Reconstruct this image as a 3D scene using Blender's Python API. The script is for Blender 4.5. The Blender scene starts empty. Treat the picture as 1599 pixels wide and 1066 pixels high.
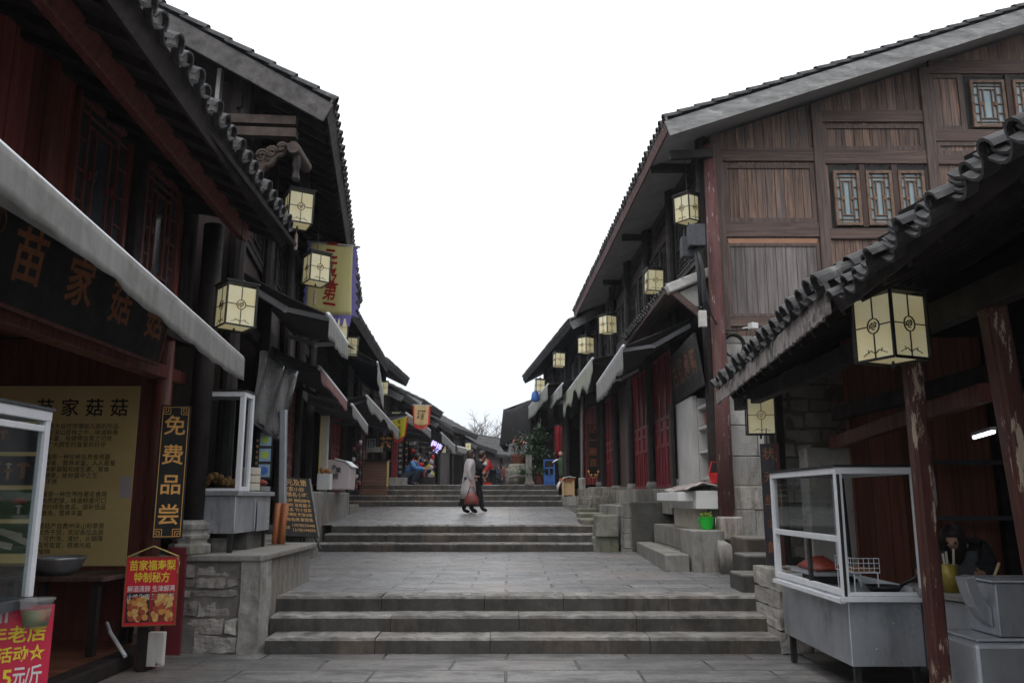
import bpy, bmesh, math, random
from mathutils import Vector, Matrix
random.seed(7)
SC = bpy.context.scene
COL = SC.collection
R = math.radians
# ------------------------------------------------------------------ camera
CAM_H, PITCH, FPX = 1.6, R(10.75), 1290.0
cam = bpy.data.cameras.new('camera'); co = bpy.data.objects.new('camera', cam); COL.objects.link(co)
cam.sensor_width = 36; cam.lens = FPX / 1599 * 36; cam.clip_end = 2000; cam.clip_start = .05
co.location = (0, 0, CAM_H); co.rotation_euler = (R(90) + PITCH, 0, 0)
SC.camera = co
# ------------------------------------------------------------------ sky and light (overcast)
SUN_EL, SUN_AZ = 58, 205
w = bpy.data.worlds.new("World"); SC.world = w; w.use_nodes = True
nt = w.node_tree; bg = nt.nodes['Background']
sky = nt.nodes.new('ShaderNodeTexSky'); sky.sky_type = 'NISHITA'; sky.sun_disc = False
sky.sun_elevation = R(SUN_EL); sky.sun_rotation = R(SUN_AZ)
mx = nt.nodes.new('ShaderNodeMix'); mx.data_type = 'RGBA'; mx.inputs[0].default_value = .90
nt.links.new(sky.outputs[0], mx.inputs[6]); 
tcw = nt.nodes.new('ShaderNodeTexCoord'); sxw = nt.nodes.new('ShaderNodeSeparateXYZ'); nt.links.new(tcw.outputs['Generated'], sxw.inputs[0])
rpw = nt.nodes.new('ShaderNodeMapRange'); rpw.inputs[1].default_value = .02; rpw.inputs[2].default_value = .42; nt.links.new(sxw.outputs[2], rpw.inputs[0])
ovc = nt.nodes.new('ShaderNodeMix'); ovc.data_type = 'RGBA'; nt.links.new(rpw.outputs[0], ovc.inputs[0]); ovc.inputs[6].default_value = (6.0, 6.5, 7.0, 1); ovc.inputs[7].default_value = (12.2, 12.3, 12.5, 1)
nt.links.new(ovc.outputs[2], mx.inputs[7])
nt.links.new(mx.outputs[2], bg.inputs[0]); bg.inputs[1].default_value = .1
sl = bpy.data.lights.new('sun', 'SUN'); sl.energy = .6; sl.angle = R(25); sl.color = (1, .97, .93)
so = bpy.data.objects.new('sun', sl); COL.objects.link(so)
a, e = R(SUN_AZ), R(SUN_EL)
so.rotation_euler = Vector((math.sin(a) * math.cos(e), math.cos(a) * math.cos(e), math.sin(e))).to_track_quat('Z', 'Y').to_euler()
SC.view_settings.view_transform = 'Standard'; SC.view_settings.look = 'None'
SC.view_settings.exposure = .52; SC.view_settings.gamma = 1; SC.view_settings.use_curve_mapping = False
SC.cycles.max_bounces = 8; SC.cycles.diffuse_bounces = 4; SC.cycles.caustics_reflective = False; SC.cycles.caustics_refractive = False
try: SC.cycles.use_denoising = True
except Exception: pass

# ------------------------------------------------------------------ materials
def nmat(name):
    m = bpy.data.materials.new(name); m.use_nodes = True
    return m, m.node_tree, m.node_tree.nodes['Principled BSDF']
def N(nt, t, **kw):
    n = nt.nodes.new('ShaderNode' + t)
    for k, v in kw.items(): setattr(n, k, v)
    return n
def math_(nt, op, a, b=None, c=None):
    n = N(nt, 'Math', operation=op)
    for i, v in enumerate((a, b, c)):
        if v is None: continue
        if isinstance(v, (int, float)): n.inputs[i].default_value = v
        else: nt.links.new(v, n.inputs[i])
    return n.outputs[0]
def mixc(nt, f, A, B, mode='MIX'):
    n = N(nt, 'Mix', data_type='RGBA', blend_type=mode)
    for i, v in ((0, f), (6, A), (7, B)):
        if isinstance(v, (int, float)): n.inputs[i].default_value = v
        elif isinstance(v, (tuple, list)): n.inputs[i].default_value = (*v[:3], 1)
        else: nt.links.new(v, n.inputs[i])
    return n.outputs[2]
def ramp(nt, f, lo, hi):
    n = N(nt, 'MapRange'); nt.links.new(f, n.inputs[0])
    n.inputs[1].default_value = lo; n.inputs[2].default_value = hi
    return n.outputs[0]
def noise(nt, vec, scale, detail=6, rough=.6, dist=0):
    n = N(nt, 'TexNoise'); n.inputs['Scale'].default_value = scale; n.inputs['Detail'].default_value = detail
    n.inputs['Roughness'].default_value = rough; n.inputs['Distortion'].default_value = dist
    nt.links.new(vec, n.inputs['Vector']); return n.outputs[0]
def mapping(nt, vec, st):
    n = N(nt, 'Mapping'); n.inputs['Scale'].default_value = st; nt.links.new(vec, n.inputs['Vector']); return n.outputs[0]
def mat(name, c, c2=None, rough=.7, metal=0, s=5, st=(1, 1, 1), bump=.2, bs=1.0, dirt=None, planks=None, spec=.4, rv=.12, seam=.25, lo=.3, hi=.7, alpha=None, rand=False, dst=None, trans=0, emit=0):
    m, nt, b = nmat(name)
    c2 = c2 or tuple(x * .55 for x in c)
    tc = N(nt, 'TexCoord'); vec = tc.outputs['Object']
    if rand:
        oi = N(nt, 'ObjectInfo'); va = N(nt, 'VectorMath', operation='ADD'); nt.links.new(vec, va.inputs[0])
        vm = N(nt, 'VectorMath', operation='SCALE'); nt.links.new(oi.outputs['Random'], vm.inputs['Scale']); vm.inputs[0].default_value = (37, 53, 71)
        nt.links.new(vm.outputs[0], va.inputs[1]); vec = va.outputs[0]
    v1 = vec; seamf = None; wn = None
    if planks:
        ax, wd = planks
        sp = N(nt, 'SeparateXYZ'); nt.links.new(vec, sp.inputs[0])
        t = math_(nt, 'DIVIDE', sp.outputs['XYZ'.index(ax)], wd)
        fl = math_(nt, 'FLOOR', t); fr = math_(nt, 'FRACT', t)
        wnn = N(nt, 'TexWhiteNoise', noise_dimensions='1D'); nt.links.new(fl, wnn.inputs['W']); wn = wnn.outputs[0]
        cb = N(nt, 'CombineXYZ'); off = math_(nt, 'MULTIPLY', wn, 40.0)
        for i in range(3): nt.links.new(off, cb.inputs[i])
        va = N(nt, 'VectorMath', operation='ADD'); nt.links.new(vec, va.inputs[0]); nt.links.new(cb.outputs[0], va.inputs[1]); v1 = va.outputs[0]
        seamf = math_(nt, 'GREATER_THAN', math_(nt, 'ABSOLUTE', math_(nt, 'SUBTRACT', fr, .5)), .5 - .006 / wd)
    mp = mapping(nt, v1, st)
    n1 = noise(nt, mp, s, 8, .65, .3)
    col = mixc(nt, ramp(nt, n1, lo, hi), c2, c)
    if wn is not None:
        k = N(nt, 'MapRange'); nt.links.new(wn, k.inputs[0]); k.inputs[3].default_value = .62; k.inputs[4].default_value = 1.22
        vv = N(nt, 'VectorMath', operation='SCALE'); nt.links.new(col, vv.inputs[0]); nt.links.new(k.outputs[0], vv.inputs['Scale']); col = vv.outputs[0]
    if dirt:
        for dc, ds, dl, dh in (dirt if isinstance(dirt, list) else [dirt]):
            nd = noise(nt, mapping(nt, vec, dst) if dst else vec, ds, 7, .7)
            col = mixc(nt, ramp(nt, nd, dl, dh), col, dc)
    if seamf is not None:
        col = mixc(nt, math_(nt, 'MULTIPLY', seamf, 1 - seam), col, tuple(x * .12 for x in c))
    nt.links.new(col, b.inputs['Base Color'])
    b.inputs['Metallic'].default_value = metal; b.inputs['Specular IOR Level'].default_value = spec
    rn = N(nt, 'MapRange'); nt.links.new(n1, rn.inputs[0]); rn.inputs[1].default_value = .3; rn.inputs[2].default_value = .7
    rn.inputs[3].default_value = min(1, rough + rv); rn.inputs[4].default_value = max(.05, rough - rv); nt.links.new(rn.outputs[0], b.inputs['Roughness'])
    if bump:
        h = noise(nt, mp, s * 2.2 * bs, 6, .7)
        if seamf is not None: h = math_(nt, 'SUBTRACT', h, math_(nt, 'MULTIPLY', seamf, 1.5))
        bn = N(nt, 'Bump'); bn.inputs['Strength'].default_value = bump; bn.inputs['Distance'].default_value = .02
        nt.links.new(h, bn.inputs['Height']); nt.links.new(bn.outputs[0], b.inputs['Normal'])
    if alpha: b.inputs['Alpha'].default_value = alpha
    if emit: nt.links.new(col, b.inputs['Emission Color']); b.inputs['Emission Strength'].default_value = emit
    if trans:
        out = nt.nodes['Material Output']; tl = N(nt, 'BsdfTranslucent'); nt.links.new(col, tl.inputs[0]); ms = N(nt, 'MixShader'); ms.inputs[0].default_value = trans
        nt.links.new(b.outputs[0], ms.inputs[1]); nt.links.new(tl.outputs[0], ms.inputs[2]); nt.links.new(ms.outputs[0], out.inputs[0])
    return m
def paving(name, c, c2, w_, h_, rough):
    m, nt, b = nmat(name)
    tc = N(nt, 'TexCoord'); vec = tc.outputs['Object']
    wob = N(nt, 'TexNoise'); wob.inputs['Scale'].default_value = .9; nt.links.new(vec, wob.inputs['Vector'])
    va = N(nt, 'VectorMath', operation='MULTIPLY_ADD'); nt.links.new(wob.outputs[1], va.inputs[0]); va.inputs[1].default_value = (.12, .07, 0); nt.links.new(vec, va.inputs[2])
    br = N(nt, 'TexBrick', offset=.43, squash=1.0); nt.links.new(va.outputs[0], br.inputs['Vector'])
    br.inputs['Scale'].default_value = 1; br.inputs['Brick Width'].default_value = w_; br.inputs['Row Height'].default_value = h_
    br.inputs['Mortar Size'].default_value = .015; br.inputs['Mortar Smooth'].default_value = .2
    br.inputs['Color1'].default_value = (*c, 1); br.inputs['Color2'].default_value = (*c2, 1); br.inputs['Mortar'].default_value = (c[0] * .16, c[1] * .15, c[2] * .14, 1); br.inputs['Bias'].default_value = 0
    n1 = noise(nt, mapping(nt, vec, (.8, 1.9, 1)), 1.7, 10, .74); n2 = noise(nt, vec, .45, 4, .6); n3 = noise(nt, mapping(nt, vec, (1, 3, 1)), 30, 4, .7)
    # joints are filled in places, open in others
    cpl = mixc(nt, ramp(nt, n2, .64, .82), br.outputs[0], mixc(nt, .5, c, c2))
    col = mixc(nt, ramp(nt, n1, .42, .58), cpl, tuple(x * .36 for x in c)); col = mixc(nt, math_(nt, 'MULTIPLY', ramp(nt, n3, .5, .7), .45), col, tuple(x * .4 for x in c))
    col = mixc(nt, math_(nt, 'MULTIPLY', ramp(nt, n2, .52, .75), .45), col, (c[0] * 1.05, c[1] * .84, c[2] * .70))
    nt.links.new(col, b.inputs['Base Color'])
    rr = N(nt, 'MapRange'); nt.links.new(n1, rr.inputs[0]); rr.inputs[1].default_value = .3; rr.inputs[2].default_value = .7; rr.inputs[3].default_value = rough - .08; rr.inputs[4].default_value = rough + .45
    nt.links.new(rr.outputs[0], b.inputs['Roughness']); b.inputs['Specular IOR Level'].default_value = .45
    h = math_(nt, 'ADD', math_(nt, 'MULTIPLY', br.outputs['Fac'], -1.2), math_(nt, 'ADD', math_(nt, 'MULTIPLY', n1, 1.3), math_(nt, 'MULTIPLY', n3, .45)))
    bn = N(nt, 'Bump'); bn.inputs['Strength'].default_value = .75; bn.inputs['Distance'].default_value = .02
    nt.links.new(h, bn.inputs['Height']); nt.links.new(bn.outputs[0], b.inputs['Normal'])
    return m
def stone(name, c, dark, s=3, streak=.12, rough=.8, moss=None):
    m, nt, b = nmat(name)
    tc = N(nt, 'TexCoord'); vec = tc.outputs['Object']
    geo = N(nt, 'NewGeometry')
    n1 = noise(nt, vec, s, 10, .72, .4); n2 = noise(nt, vec, s * 9, 5, .7)
    ri = geo.outputs['Random Per Island']
    kk = N(nt, 'MapRange'); nt.links.new(ri, kk.inputs[0]); kk.inputs[3].default_value = .68; kk.inputs[4].default_value = 1.18
    base = N(nt, 'VectorMath', operation='SCALE'); base.inputs[0].default_value = c; nt.links.new(kk.outputs[0], base.inputs['Scale'])
    col = mixc(nt, math_(nt, 'MULTIPLY', ramp(nt, n1, .40, .66), .85), base.outputs[0], dark)
    col = mixc(nt, math_(nt, 'MULTIPLY', ramp(nt, n2, .5, .72), .5), col, tuple(x * .5 for x in c))
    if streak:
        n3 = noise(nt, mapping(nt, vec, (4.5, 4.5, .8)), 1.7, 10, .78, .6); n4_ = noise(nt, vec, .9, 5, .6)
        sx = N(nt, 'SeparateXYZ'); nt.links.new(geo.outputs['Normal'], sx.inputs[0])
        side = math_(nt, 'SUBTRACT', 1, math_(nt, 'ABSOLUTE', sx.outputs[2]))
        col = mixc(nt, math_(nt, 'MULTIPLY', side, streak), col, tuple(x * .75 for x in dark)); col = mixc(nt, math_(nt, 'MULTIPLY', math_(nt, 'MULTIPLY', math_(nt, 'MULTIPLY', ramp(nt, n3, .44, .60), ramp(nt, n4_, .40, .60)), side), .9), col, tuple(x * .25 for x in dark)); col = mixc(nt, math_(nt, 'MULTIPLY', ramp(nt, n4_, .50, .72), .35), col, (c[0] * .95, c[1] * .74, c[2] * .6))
    if moss:
        n4 = noise(nt, vec, s * .8, 6, .7); col = mixc(nt, math_(nt, 'MULTIPLY', ramp(nt, n4, .5, .66), .7), col, moss)
    nt.links.new(col, b.inputs['Base Color']); b.inputs['Roughness'].default_value = rough; b.inputs['Specular IOR Level'].default_value = .35
    bn = N(nt, 'Bump'); bn.inputs['Strength'].default_value = .7; bn.inputs['Distance'].default_value = .025
    nt.links.new(math_(nt, 'ADD', n1, math_(nt, 'MULTIPLY', n2, .5)), bn.inputs['Height']); nt.links.new(bn.outputs[0], b.inputs['Normal'])
    return m
def glass(name, tint=(.9, .95, .95), k=.9):
    m, nt, b = nmat(name)
    out = nt.nodes['Material Output']; tr = N(nt, 'BsdfTransparent'); tr.inputs[0].default_value = (*[x * k for x in tint], 1)
    gl = N(nt, 'BsdfGlossy'); gl.inputs['Roughness'].default_value = .03; lw = N(nt, 'LayerWeight'); fq = math_(nt, 'MULTIPLY_ADD', math_(nt, 'POWER', lw.outputs['Facing'], 4.0), .55, .04)
    ms = N(nt, 'MixShader'); nt.links.new(fq, ms.inputs[0]); nt.links.new(tr.outputs[0], ms.inputs[1]); nt.links.new(gl.outputs[0], ms.inputs[2]); nt.links.new(ms.outputs[0], out.inputs[0])
    return m
def emis(name, c, k):
    m, nt, b = nmat(name); b.inputs['Base Color'].default_value = (*c, 1); b.inputs['Emission Color'].default_value = (*c, 1); b.inputs['Emission Strength'].default_value = k; return m

M = {}
M['pave'] = paving('paving_slabs', (.34, .333, .33), (.17, .167, .168), 1.25, .52, .19)
M['pave2'] = paving('upper_paving_slabs', (.38, .378, .385), (.21, .21, .215), 1.0, .45, .16)
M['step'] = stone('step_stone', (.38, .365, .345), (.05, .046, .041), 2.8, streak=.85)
M['lime'] = stone('limestone_block', (.36, .355, .33), (.17, .16, .145), 2.6, moss=(.16, .15, .11))
M['moss'] = stone('mossy_stone', (.27, .265, .22), (.10, .10, .075), 2.6, moss=(.11, .13, .045))
M['gablestone'] = stone('pale_stone_block', (.52, .52, .50), (.30, .28, .26), 2.4)
M['darkstone'] = stone('stained_stone', (.16, .155, .14), (.06, .06, .052), 3, streak=.3)
M['rubble'] = stone('rubble_stone', (.42, .40, .37), (.20, .18, .16), 3, streak=0)
M['concrete'] = stone('concrete', (.36, .35, .33), (.22, .21, .19), 1.6)
M['earth'] = mat('earth', (.12, .11, .10), s=1)
M['gable'] = mat('weathered_plank', (.30, .185, .135), (.065, .048, .042), st=(11, 11, .5), s=2.4, planks=('Y', .155), rough=.75, bump=.5, lo=.34, hi=.60, dirt=[((.12, .105, .105), 1.2, .48, .66), ((.46, .26, .17), 2.2, .58, .74)], dst=(6, 6, .5), seam=.1)
M['gablegrey'] = mat('grey_plank', (.27, .235, .225), (.10, .088, .085), st=(11, 11, .5), s=2.4, planks=('Y', .17), rough=.8, bump=.5, lo=.28, hi=.66)
M['rail'] = mat('weathered_rail', (.165, .108, .088), (.06, .044, .039), st=(7, .35, 9), s=3, rough=.75, bump=.35, dirt=((.27, .135, .095), 2.0, .56, .74), dst=(3, .4, 4))
M['stile'] = mat('weathered_post', (.165, .115, .096), (.066, .05, .044), st=(12, 12, .8), s=2.2, rough=.75, bump=.45)
M['barge'] = mat('grey_bargeboard', (.36, .36, .355), (.15, .148, .145), st=(5, 1.0, 4), s=2.4, rough=.85, bump=.5, dirt=((.52, .51, .50), 3.0, .56, .72), dst=(4, .8, 3))
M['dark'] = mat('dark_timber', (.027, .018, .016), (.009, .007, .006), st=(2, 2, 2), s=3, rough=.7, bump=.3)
M['darkplank'] = mat('dark_plank', (.052, .032, .027), (.018, .012, .011), st=(9, 9, .6), s=2, planks=('X', .2), rough=.7, bump=.4)
M['brownplank'] = mat('brown_plank', (.125, .072, .058), (.055, .034, .03), st=(9, 9, .6), s=2, planks=('X', .24), rough=.7, bump=.4)
M['redplank'] = mat('red_brown_plank', (.29, .075, .055), (.12, .034, .028), st=(9, 9, .5), s=2, planks=('X', .22), rough=.55, bump=.3)
M['redwood'] = mat('red_brown_timber', (.22, .062, .045), (.08, .026, .022), st=(9, 9, .7), s=2.2, rough=.5, bump=.3)
M['reddoor'] = mat('red_door_paint', (.24, .024, .03), (.14, .014, .018), st=(5, 5, .8), s=2.5, rough=.45, bump=.12)
M['redpost'] = mat('peeling_red_post', (.105, .030, .021), (.045, .016, .013), st=(5, 5, .9), s=2.5, rough=.5, bump=.3, dirt=[((.05, .03, .028), 2.2, .55, .72), ((.46, .36, .28), 3.4, .585, .61)], dst=(3.2, 3.2, .55))
M['polered'] = mat('worn_maroon_pole', (.15, .055, .055), (.075, .032, .031), st=(8, 8, .8), s=2.5, rough=.7, bump=.3, dirt=[((.13, .085, .065), 1.6, .48, .66), ((.40, .33, .31), 6, .60, .64)], dst=(4, 4, .6))
M['tile'] = mat('grey_roof_tile', (.085, .085, .088), (.035, .035, .036), s=7, rough=.8, bump=.35, dirt=((.20, .20, .195), 6, .58, .74))
M['plug'] = mat('lime_plaster', (.62, .62, .60), (.40, .40, .38), s=12, rough=.9, bump=.2)
M['plaster'] = mat('grey_white_plaster', (.50, .49, .48), (.36, .35, .34), s=2, rough=.9, bump=.1)
M['dirtyplaster'] = mat('stained_plaster', (.62, .61, .58), (.34, .33, .31), s=4, rough=.9, bump=.3, dirt=((.08, .075, .07), 5, .60, .70))
M['steel'] = mat('sheet_steel', (.56, .59, .63), (.38, .40, .44), s=1.6, rough=.36, metal=.6, bump=.45, bs=.45, dirt=[((.24, .25, .26), 1.8, .50, .75), ((.17, .15, .13), 2.6, .62, .72)], dst=(2, 2, .7))
M['alu'] = mat('aluminium', (.84, .86, .90), (.70, .72, .76), s=6, rough=.4, metal=.15, bump=.03)
M['iron'] = mat('black_iron', (.022, .022, .024), s=8, rough=.5, bump=.1)
M['glass'] = glass('clear_glass')
M['pane'] = mat('blue_grey_pane', (.30, .41, .435), (.19, .26, .285), s=3, rough=.18, bump=.02, spec=.6, dirt=((.24, .18, .18), 2, .58, .8))
M['paned'] = mat('dark_pane', (.07, .085, .10), (.03, .036, .042), s=3, rough=.2, bump=.02, spec=.6)
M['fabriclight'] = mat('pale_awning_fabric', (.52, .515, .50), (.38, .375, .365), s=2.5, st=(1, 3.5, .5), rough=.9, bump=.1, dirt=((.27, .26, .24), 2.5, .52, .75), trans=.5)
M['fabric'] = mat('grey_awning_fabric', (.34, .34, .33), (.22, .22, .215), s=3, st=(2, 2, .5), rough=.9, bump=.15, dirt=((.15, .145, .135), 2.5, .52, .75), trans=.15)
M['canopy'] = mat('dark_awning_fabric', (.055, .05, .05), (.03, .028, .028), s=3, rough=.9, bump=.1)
M['redfab'] = mat('faded_red_fabric', (.26, .12, .115), (.17, .08, .075), s=4, rough=.9, bump=.1)
M['greenfab'] = mat('faded_green_fabric', (.30, .31, .26), (.20, .21, .175), s=4, rough=.9, bump=.1)
M['black'] = mat('black_lacquer', (.012, .011, .011), (.007, .007, .007), s=6, rough=.62, bump=.03)
M['gold'] = mat('gold_leaf', (.90, .50, .14), (.74, .36, .08), s=20, rough=.5, metal=0, bump=.1)
M['goldd'] = mat('dull_gold', (.32, .115, .04), (.2, .07, .03), s=14, rough=.55, bump=.1)
M['rust'] = mat('rust_brown_letter', (.20, .075, .04), (.11, .04, .025), s=14, rough=.6, bump=.1)
M['white'] = mat('white_paint', (.74, .74, .73), (.62, .62, .61), s=4, rough=.5, bump=.03)
M['cream'] = mat('cream_panel', (.55, .51, .43), (.45, .41, .34), s=4, rough=.6, bump=.03)
M['ink'] = mat('black_ink', (.03, .025, .02), s=30, rough=.8, bump=0)
M['inkred'] = mat('red_ink', (.62, .03, .03), (.5, .03, .03), s=9, rough=.7, bump=0)
M['inkyel'] = mat('yellow_ink', (.88, .72, .05), (.8, .6, .05), s=9, rough=.6, bump=0)
M['inkwhite'] = mat('white_ink', (.82, .8, .8), (.7, .68, .68), s=9, rough=.6, bump=0)
M['redposter'] = mat('red_poster', (.72, .025, .045), (.62, .02, .04), s=3, rough=.35, bump=0)
M['pinkposter'] = mat('crimson_poster', (.70, .02, .07), (.50, .015, .05), s=1.6, rough=.35, bump=0, spec=.5)
M['maroonboard'] = mat('maroon_board', (.18, .02, .03), (.12, .016, .022), s=3, rough=.6, bump=.1)
M['papery'] = mat('yellow_poster_print', (.80, .66, .30), (.66, .48, .18), s=.8, rough=.6, bump=.02, dirt=((.60, .26, .11), .7, .58, .85))
M['flagy'] = mat('pale_yellow_cloth', (.88, .85, .58), (.80, .75, .45), s=5, st=(4, 4, .6), rough=.9, bump=.1, trans=.5)
M['flagb'] = mat('violet_cloth', (.46, .42, .78), (.36, .32, .66), s=5, rough=.9, bump=.1, trans=.5)
M['flagbright'] = mat('bright_yellow_cloth', (.80, .76, .06), (.70, .64, .06), s=5, rough=.9, bump=.1, trans=.4)
M['flagr'] = mat('red_fringe_cloth', (.80, .07, .05), (.68, .05, .04), s=5, rough=.9, bump=.1, trans=.4)
M['flagp'] = mat('pale_orange_cloth', (.78, .66, .36), (.72, .50, .30), s=5, rough=.9, bump=.1, trans=.4)
M['plastic'] = mat('clear_plastic_sheet', (.14, .14, .14), (.08, .08, .08), st=(6, 6, 1), s=3, rough=.22, bump=.3, spec=.7, alpha=.82)
M['bamboo'] = mat('orange_bamboo', (.42, .15, .055), (.26, .09, .04), st=(8, 8, 1), s=3, rough=.5, bump=.1)
M['pink'] = mat('pink_white_enamel', (.62, .54, .55), (.54, .47, .48), s=3, rough=.35, bump=.02)
M['slat'] = mat('brown_slats', (.20, .10, .065), (.12, .06, .04), st=(.8, 8, 8), s=3, planks=('Z', .09), rough=.6, bump=.3)
M['skin'] = mat('skin', (.52, .31, .23), (.45, .26, .19), s=12, rough=.55, bump=.03)
M['hair'] = mat('dark_hair', (.030, .020, .016), (.015, .010, .009), s=20, st=(4, 4, 1), rough=.5, bump=.2)
M['hairbrown'] = mat('brown_hair', (.060, .034, .026), (.03, .018, .014), s=20, st=(4, 4, 1), rough=.5, bump=.2)
M['coat'] = mat('pale_grey_wool', (.47, .435, .445), (.38, .35, .36), s=14, rough=.95, bump=.2)
M['blackcloth'] = mat('black_cloth', (.016, .016, .019), (.01, .01, .012), s=14, rough=.9, bump=.2)
M['greycloth'] = mat('grey_cloth', (.085, .088, .10), (.06, .062, .07), s=14, rough=.9, bump=.2)
M['blue'] = mat('blue_jacket', (.06, .20, .44), (.04, .13, .30), s=10, rough=.7, bump=.2)
M['red'] = mat('red_jacket', (.56, .025, .035), (.4, .02, .028), s=10, rough=.7, bump=.2)
M['redplastic'] = mat('red_plastic', (.55, .02, .025), (.48, .02, .02), s=5, rough=.35, bump=.0)
M['leather'] = mat('red_brown_leather', (.26, .075, .06), (.16, .045, .038), s=10, rough=.4, bump=.15)
M['jeans'] = mat('dark_denim', (.05, .06, .09), (.03, .04, .06), s=14, rough=.9, bump=.1)
M['leaf'] = mat('ivy_leaf', (.055, .095, .05), (.03, .055, .03), s=3, rough=.5, bump=0, lo=.35, hi=.6)
M['leaf2'] = mat('pale_leaf', (.12, .16, .09), (.07, .10, .05), s=3, rough=.5, bump=0)
M['leafy'] = mat('yellow_green_leaf', (.30, .34, .06), (.16, .24, .04), s=8, rough=.5, bump=0)
M['bark'] = mat('bare_bark', (.20, .18, .17), (.13, .12, .115), s=6, rough=.9, bump=.2)
M['terra'] = mat('terracotta', (.20, .075, .05), (.14, .05, .035), s=6, rough=.7, bump=.1)
M['bluepaint'] = mat('blue_paint', (.05, .16, .48), (.035, .11, .36), s=5, rough=.5, bump=.05)
M['green'] = mat('green_plastic', (.02, .52, .045), (.018, .45, .04), s=5, rough=.35, bump=0)
M['food'] = mat('fried_dough', (.42, .20, .06), (.25, .10, .03), s=14, rough=.55, bump=.4)
M['meat'] = mat('red_meat', (.34, .06, .03), (.2, .03, .02), s=14, rough=.35, bump=.3)
M['yelbox'] = mat('pale_wood_light', (.55, .40, .22), (.44, .31, .17), s=6, st=(1, 6, 6), rough=.6, bump=.1)
M['yelpost'] = mat('yellow_edge', (.62, .50, .16), (.5, .40, .13), s=6, rough=.6, bump=.1)
M['stack'] = mat('grey_rag', (.10, .10, .10), s=6, rough=.9)
M['signblue'] = mat('blue_menu_print', (.05, .12, .24), (.04, .09, .18), s=3, rough=.3, bump=0)
M['dishpic'] = mat('light_blue_print', (.25, .38, .52), (.16, .26, .38), s=9, rough=.3, bump=0)
M['limeprint'] = mat('lime_print', (.40, .52, .08), (.26, .40, .05), s=25, rough=.3, bump=0)
M['fruit'] = mat('fruit_print', (.66, .22, .07), (.42, .09, .035), s=24, rough=.4, bump=0, dirt=((.74, .46, .12), 17, .52, .62))
M['picdark'] = mat('dark_print', (.05, .05, .06), (.02, .02, .025), s=12, rough=.35, bump=0)
M['picgreen'] = mat('grass_print', (.05, .11, .04), (.02, .05, .018), s=16, rough=.35, bump=0)
M['mushw'] = mat('mushroom_print_white', (.55, .50, .42), (.40, .34, .27), s=12, rough=.4, bump=0)
M['mushb'] = mat('mushroom_print_brown', (.30, .14, .06), (.2, .09, .04), s=12, rough=.4, bump=0)
M['mushr'] = mat('mushroom_print_red', (.42, .06, .03), (.3, .04, .02), s=12, rough=.4, bump=0)
M['orangefloor'] = mat('orange_brown_floorboard', (.23, .085, .045), (.13, .05, .03), st=(.7, 8, 8), s=2, planks=('Y', .14), rough=.5, bump=.15)
M['purple'] = emis('violet_led', (.50, .42, 1.0), 1.4)
M['tube'] = emis('lit_tube', (.92, .97, 1.0), 3.0)
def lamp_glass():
    m, nt, b = nmat('lantern_glass_added_glow')
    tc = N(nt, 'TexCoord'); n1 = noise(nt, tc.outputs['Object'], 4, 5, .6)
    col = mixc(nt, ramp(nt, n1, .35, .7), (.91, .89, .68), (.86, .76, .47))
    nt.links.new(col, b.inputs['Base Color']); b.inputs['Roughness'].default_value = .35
    nt.links.new(col, b.inputs['Emission Color']); b.inputs['Emission Strength'].default_value = .12  # faint glow added to brighten the panes; the lanterns are unlit
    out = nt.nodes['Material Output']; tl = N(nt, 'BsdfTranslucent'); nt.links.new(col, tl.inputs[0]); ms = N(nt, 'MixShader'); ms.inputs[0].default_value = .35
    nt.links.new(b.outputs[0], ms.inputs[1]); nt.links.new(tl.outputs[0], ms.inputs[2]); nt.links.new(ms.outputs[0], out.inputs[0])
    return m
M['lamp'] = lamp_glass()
M['lattice'] = mat('brown_lattice_wood', (.25, .155, .105), (.11, .07, .05), s=9, rough=.7, bump=.3)
M['scroll'] = mat('carved_brown_wood', (.075, .048, .036), (.03, .02, .017), s=6, rough=.7, bump=.4)
M['darkred'] = mat('deep_red_cloth', (.26, .015, .02), (.16, .01, .014), s=6, rough=.9)
M['stallplank'] = mat('brown_stall_plank', (.27, .09, .05), (.12, .04, .026), st=(9, 9, .5), s=2, planks=('X', .2), rough=.6, bump=.3)
M['mortar'] = mat('dark_mortar', (.22, .205, .19), s=9, rough=.95, bump=.4)
M['fruit2'] = mat('fruit_print_orange', (.72, .36, .10), (.6, .26, .07), s=30, rough=.4, bump=0)
M['fruit3'] = mat('fruit_print_yellow', (.76, .54, .2), (.66, .42, .14), s=30, rough=.4, bump=0)
M['fruit1'] = mat('fruit_print_red', (.50, .11, .05), (.36, .07, .04), s=30, rough=.4, bump=0)
M['darkbarge'] = mat('dark_grey_bargeboard', (.135, .125, .125), (.06, .056, .056), st=(1, 3, 3), s=3, rough=.85, bump=.4, dirt=((.2, .19, .185), 3, .58, .76))
M['tarp'] = mat('black_tarpaulin', (.028, .027, .028), (.016, .016, .017), s=3, rough=.75, bump=.2)

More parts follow.
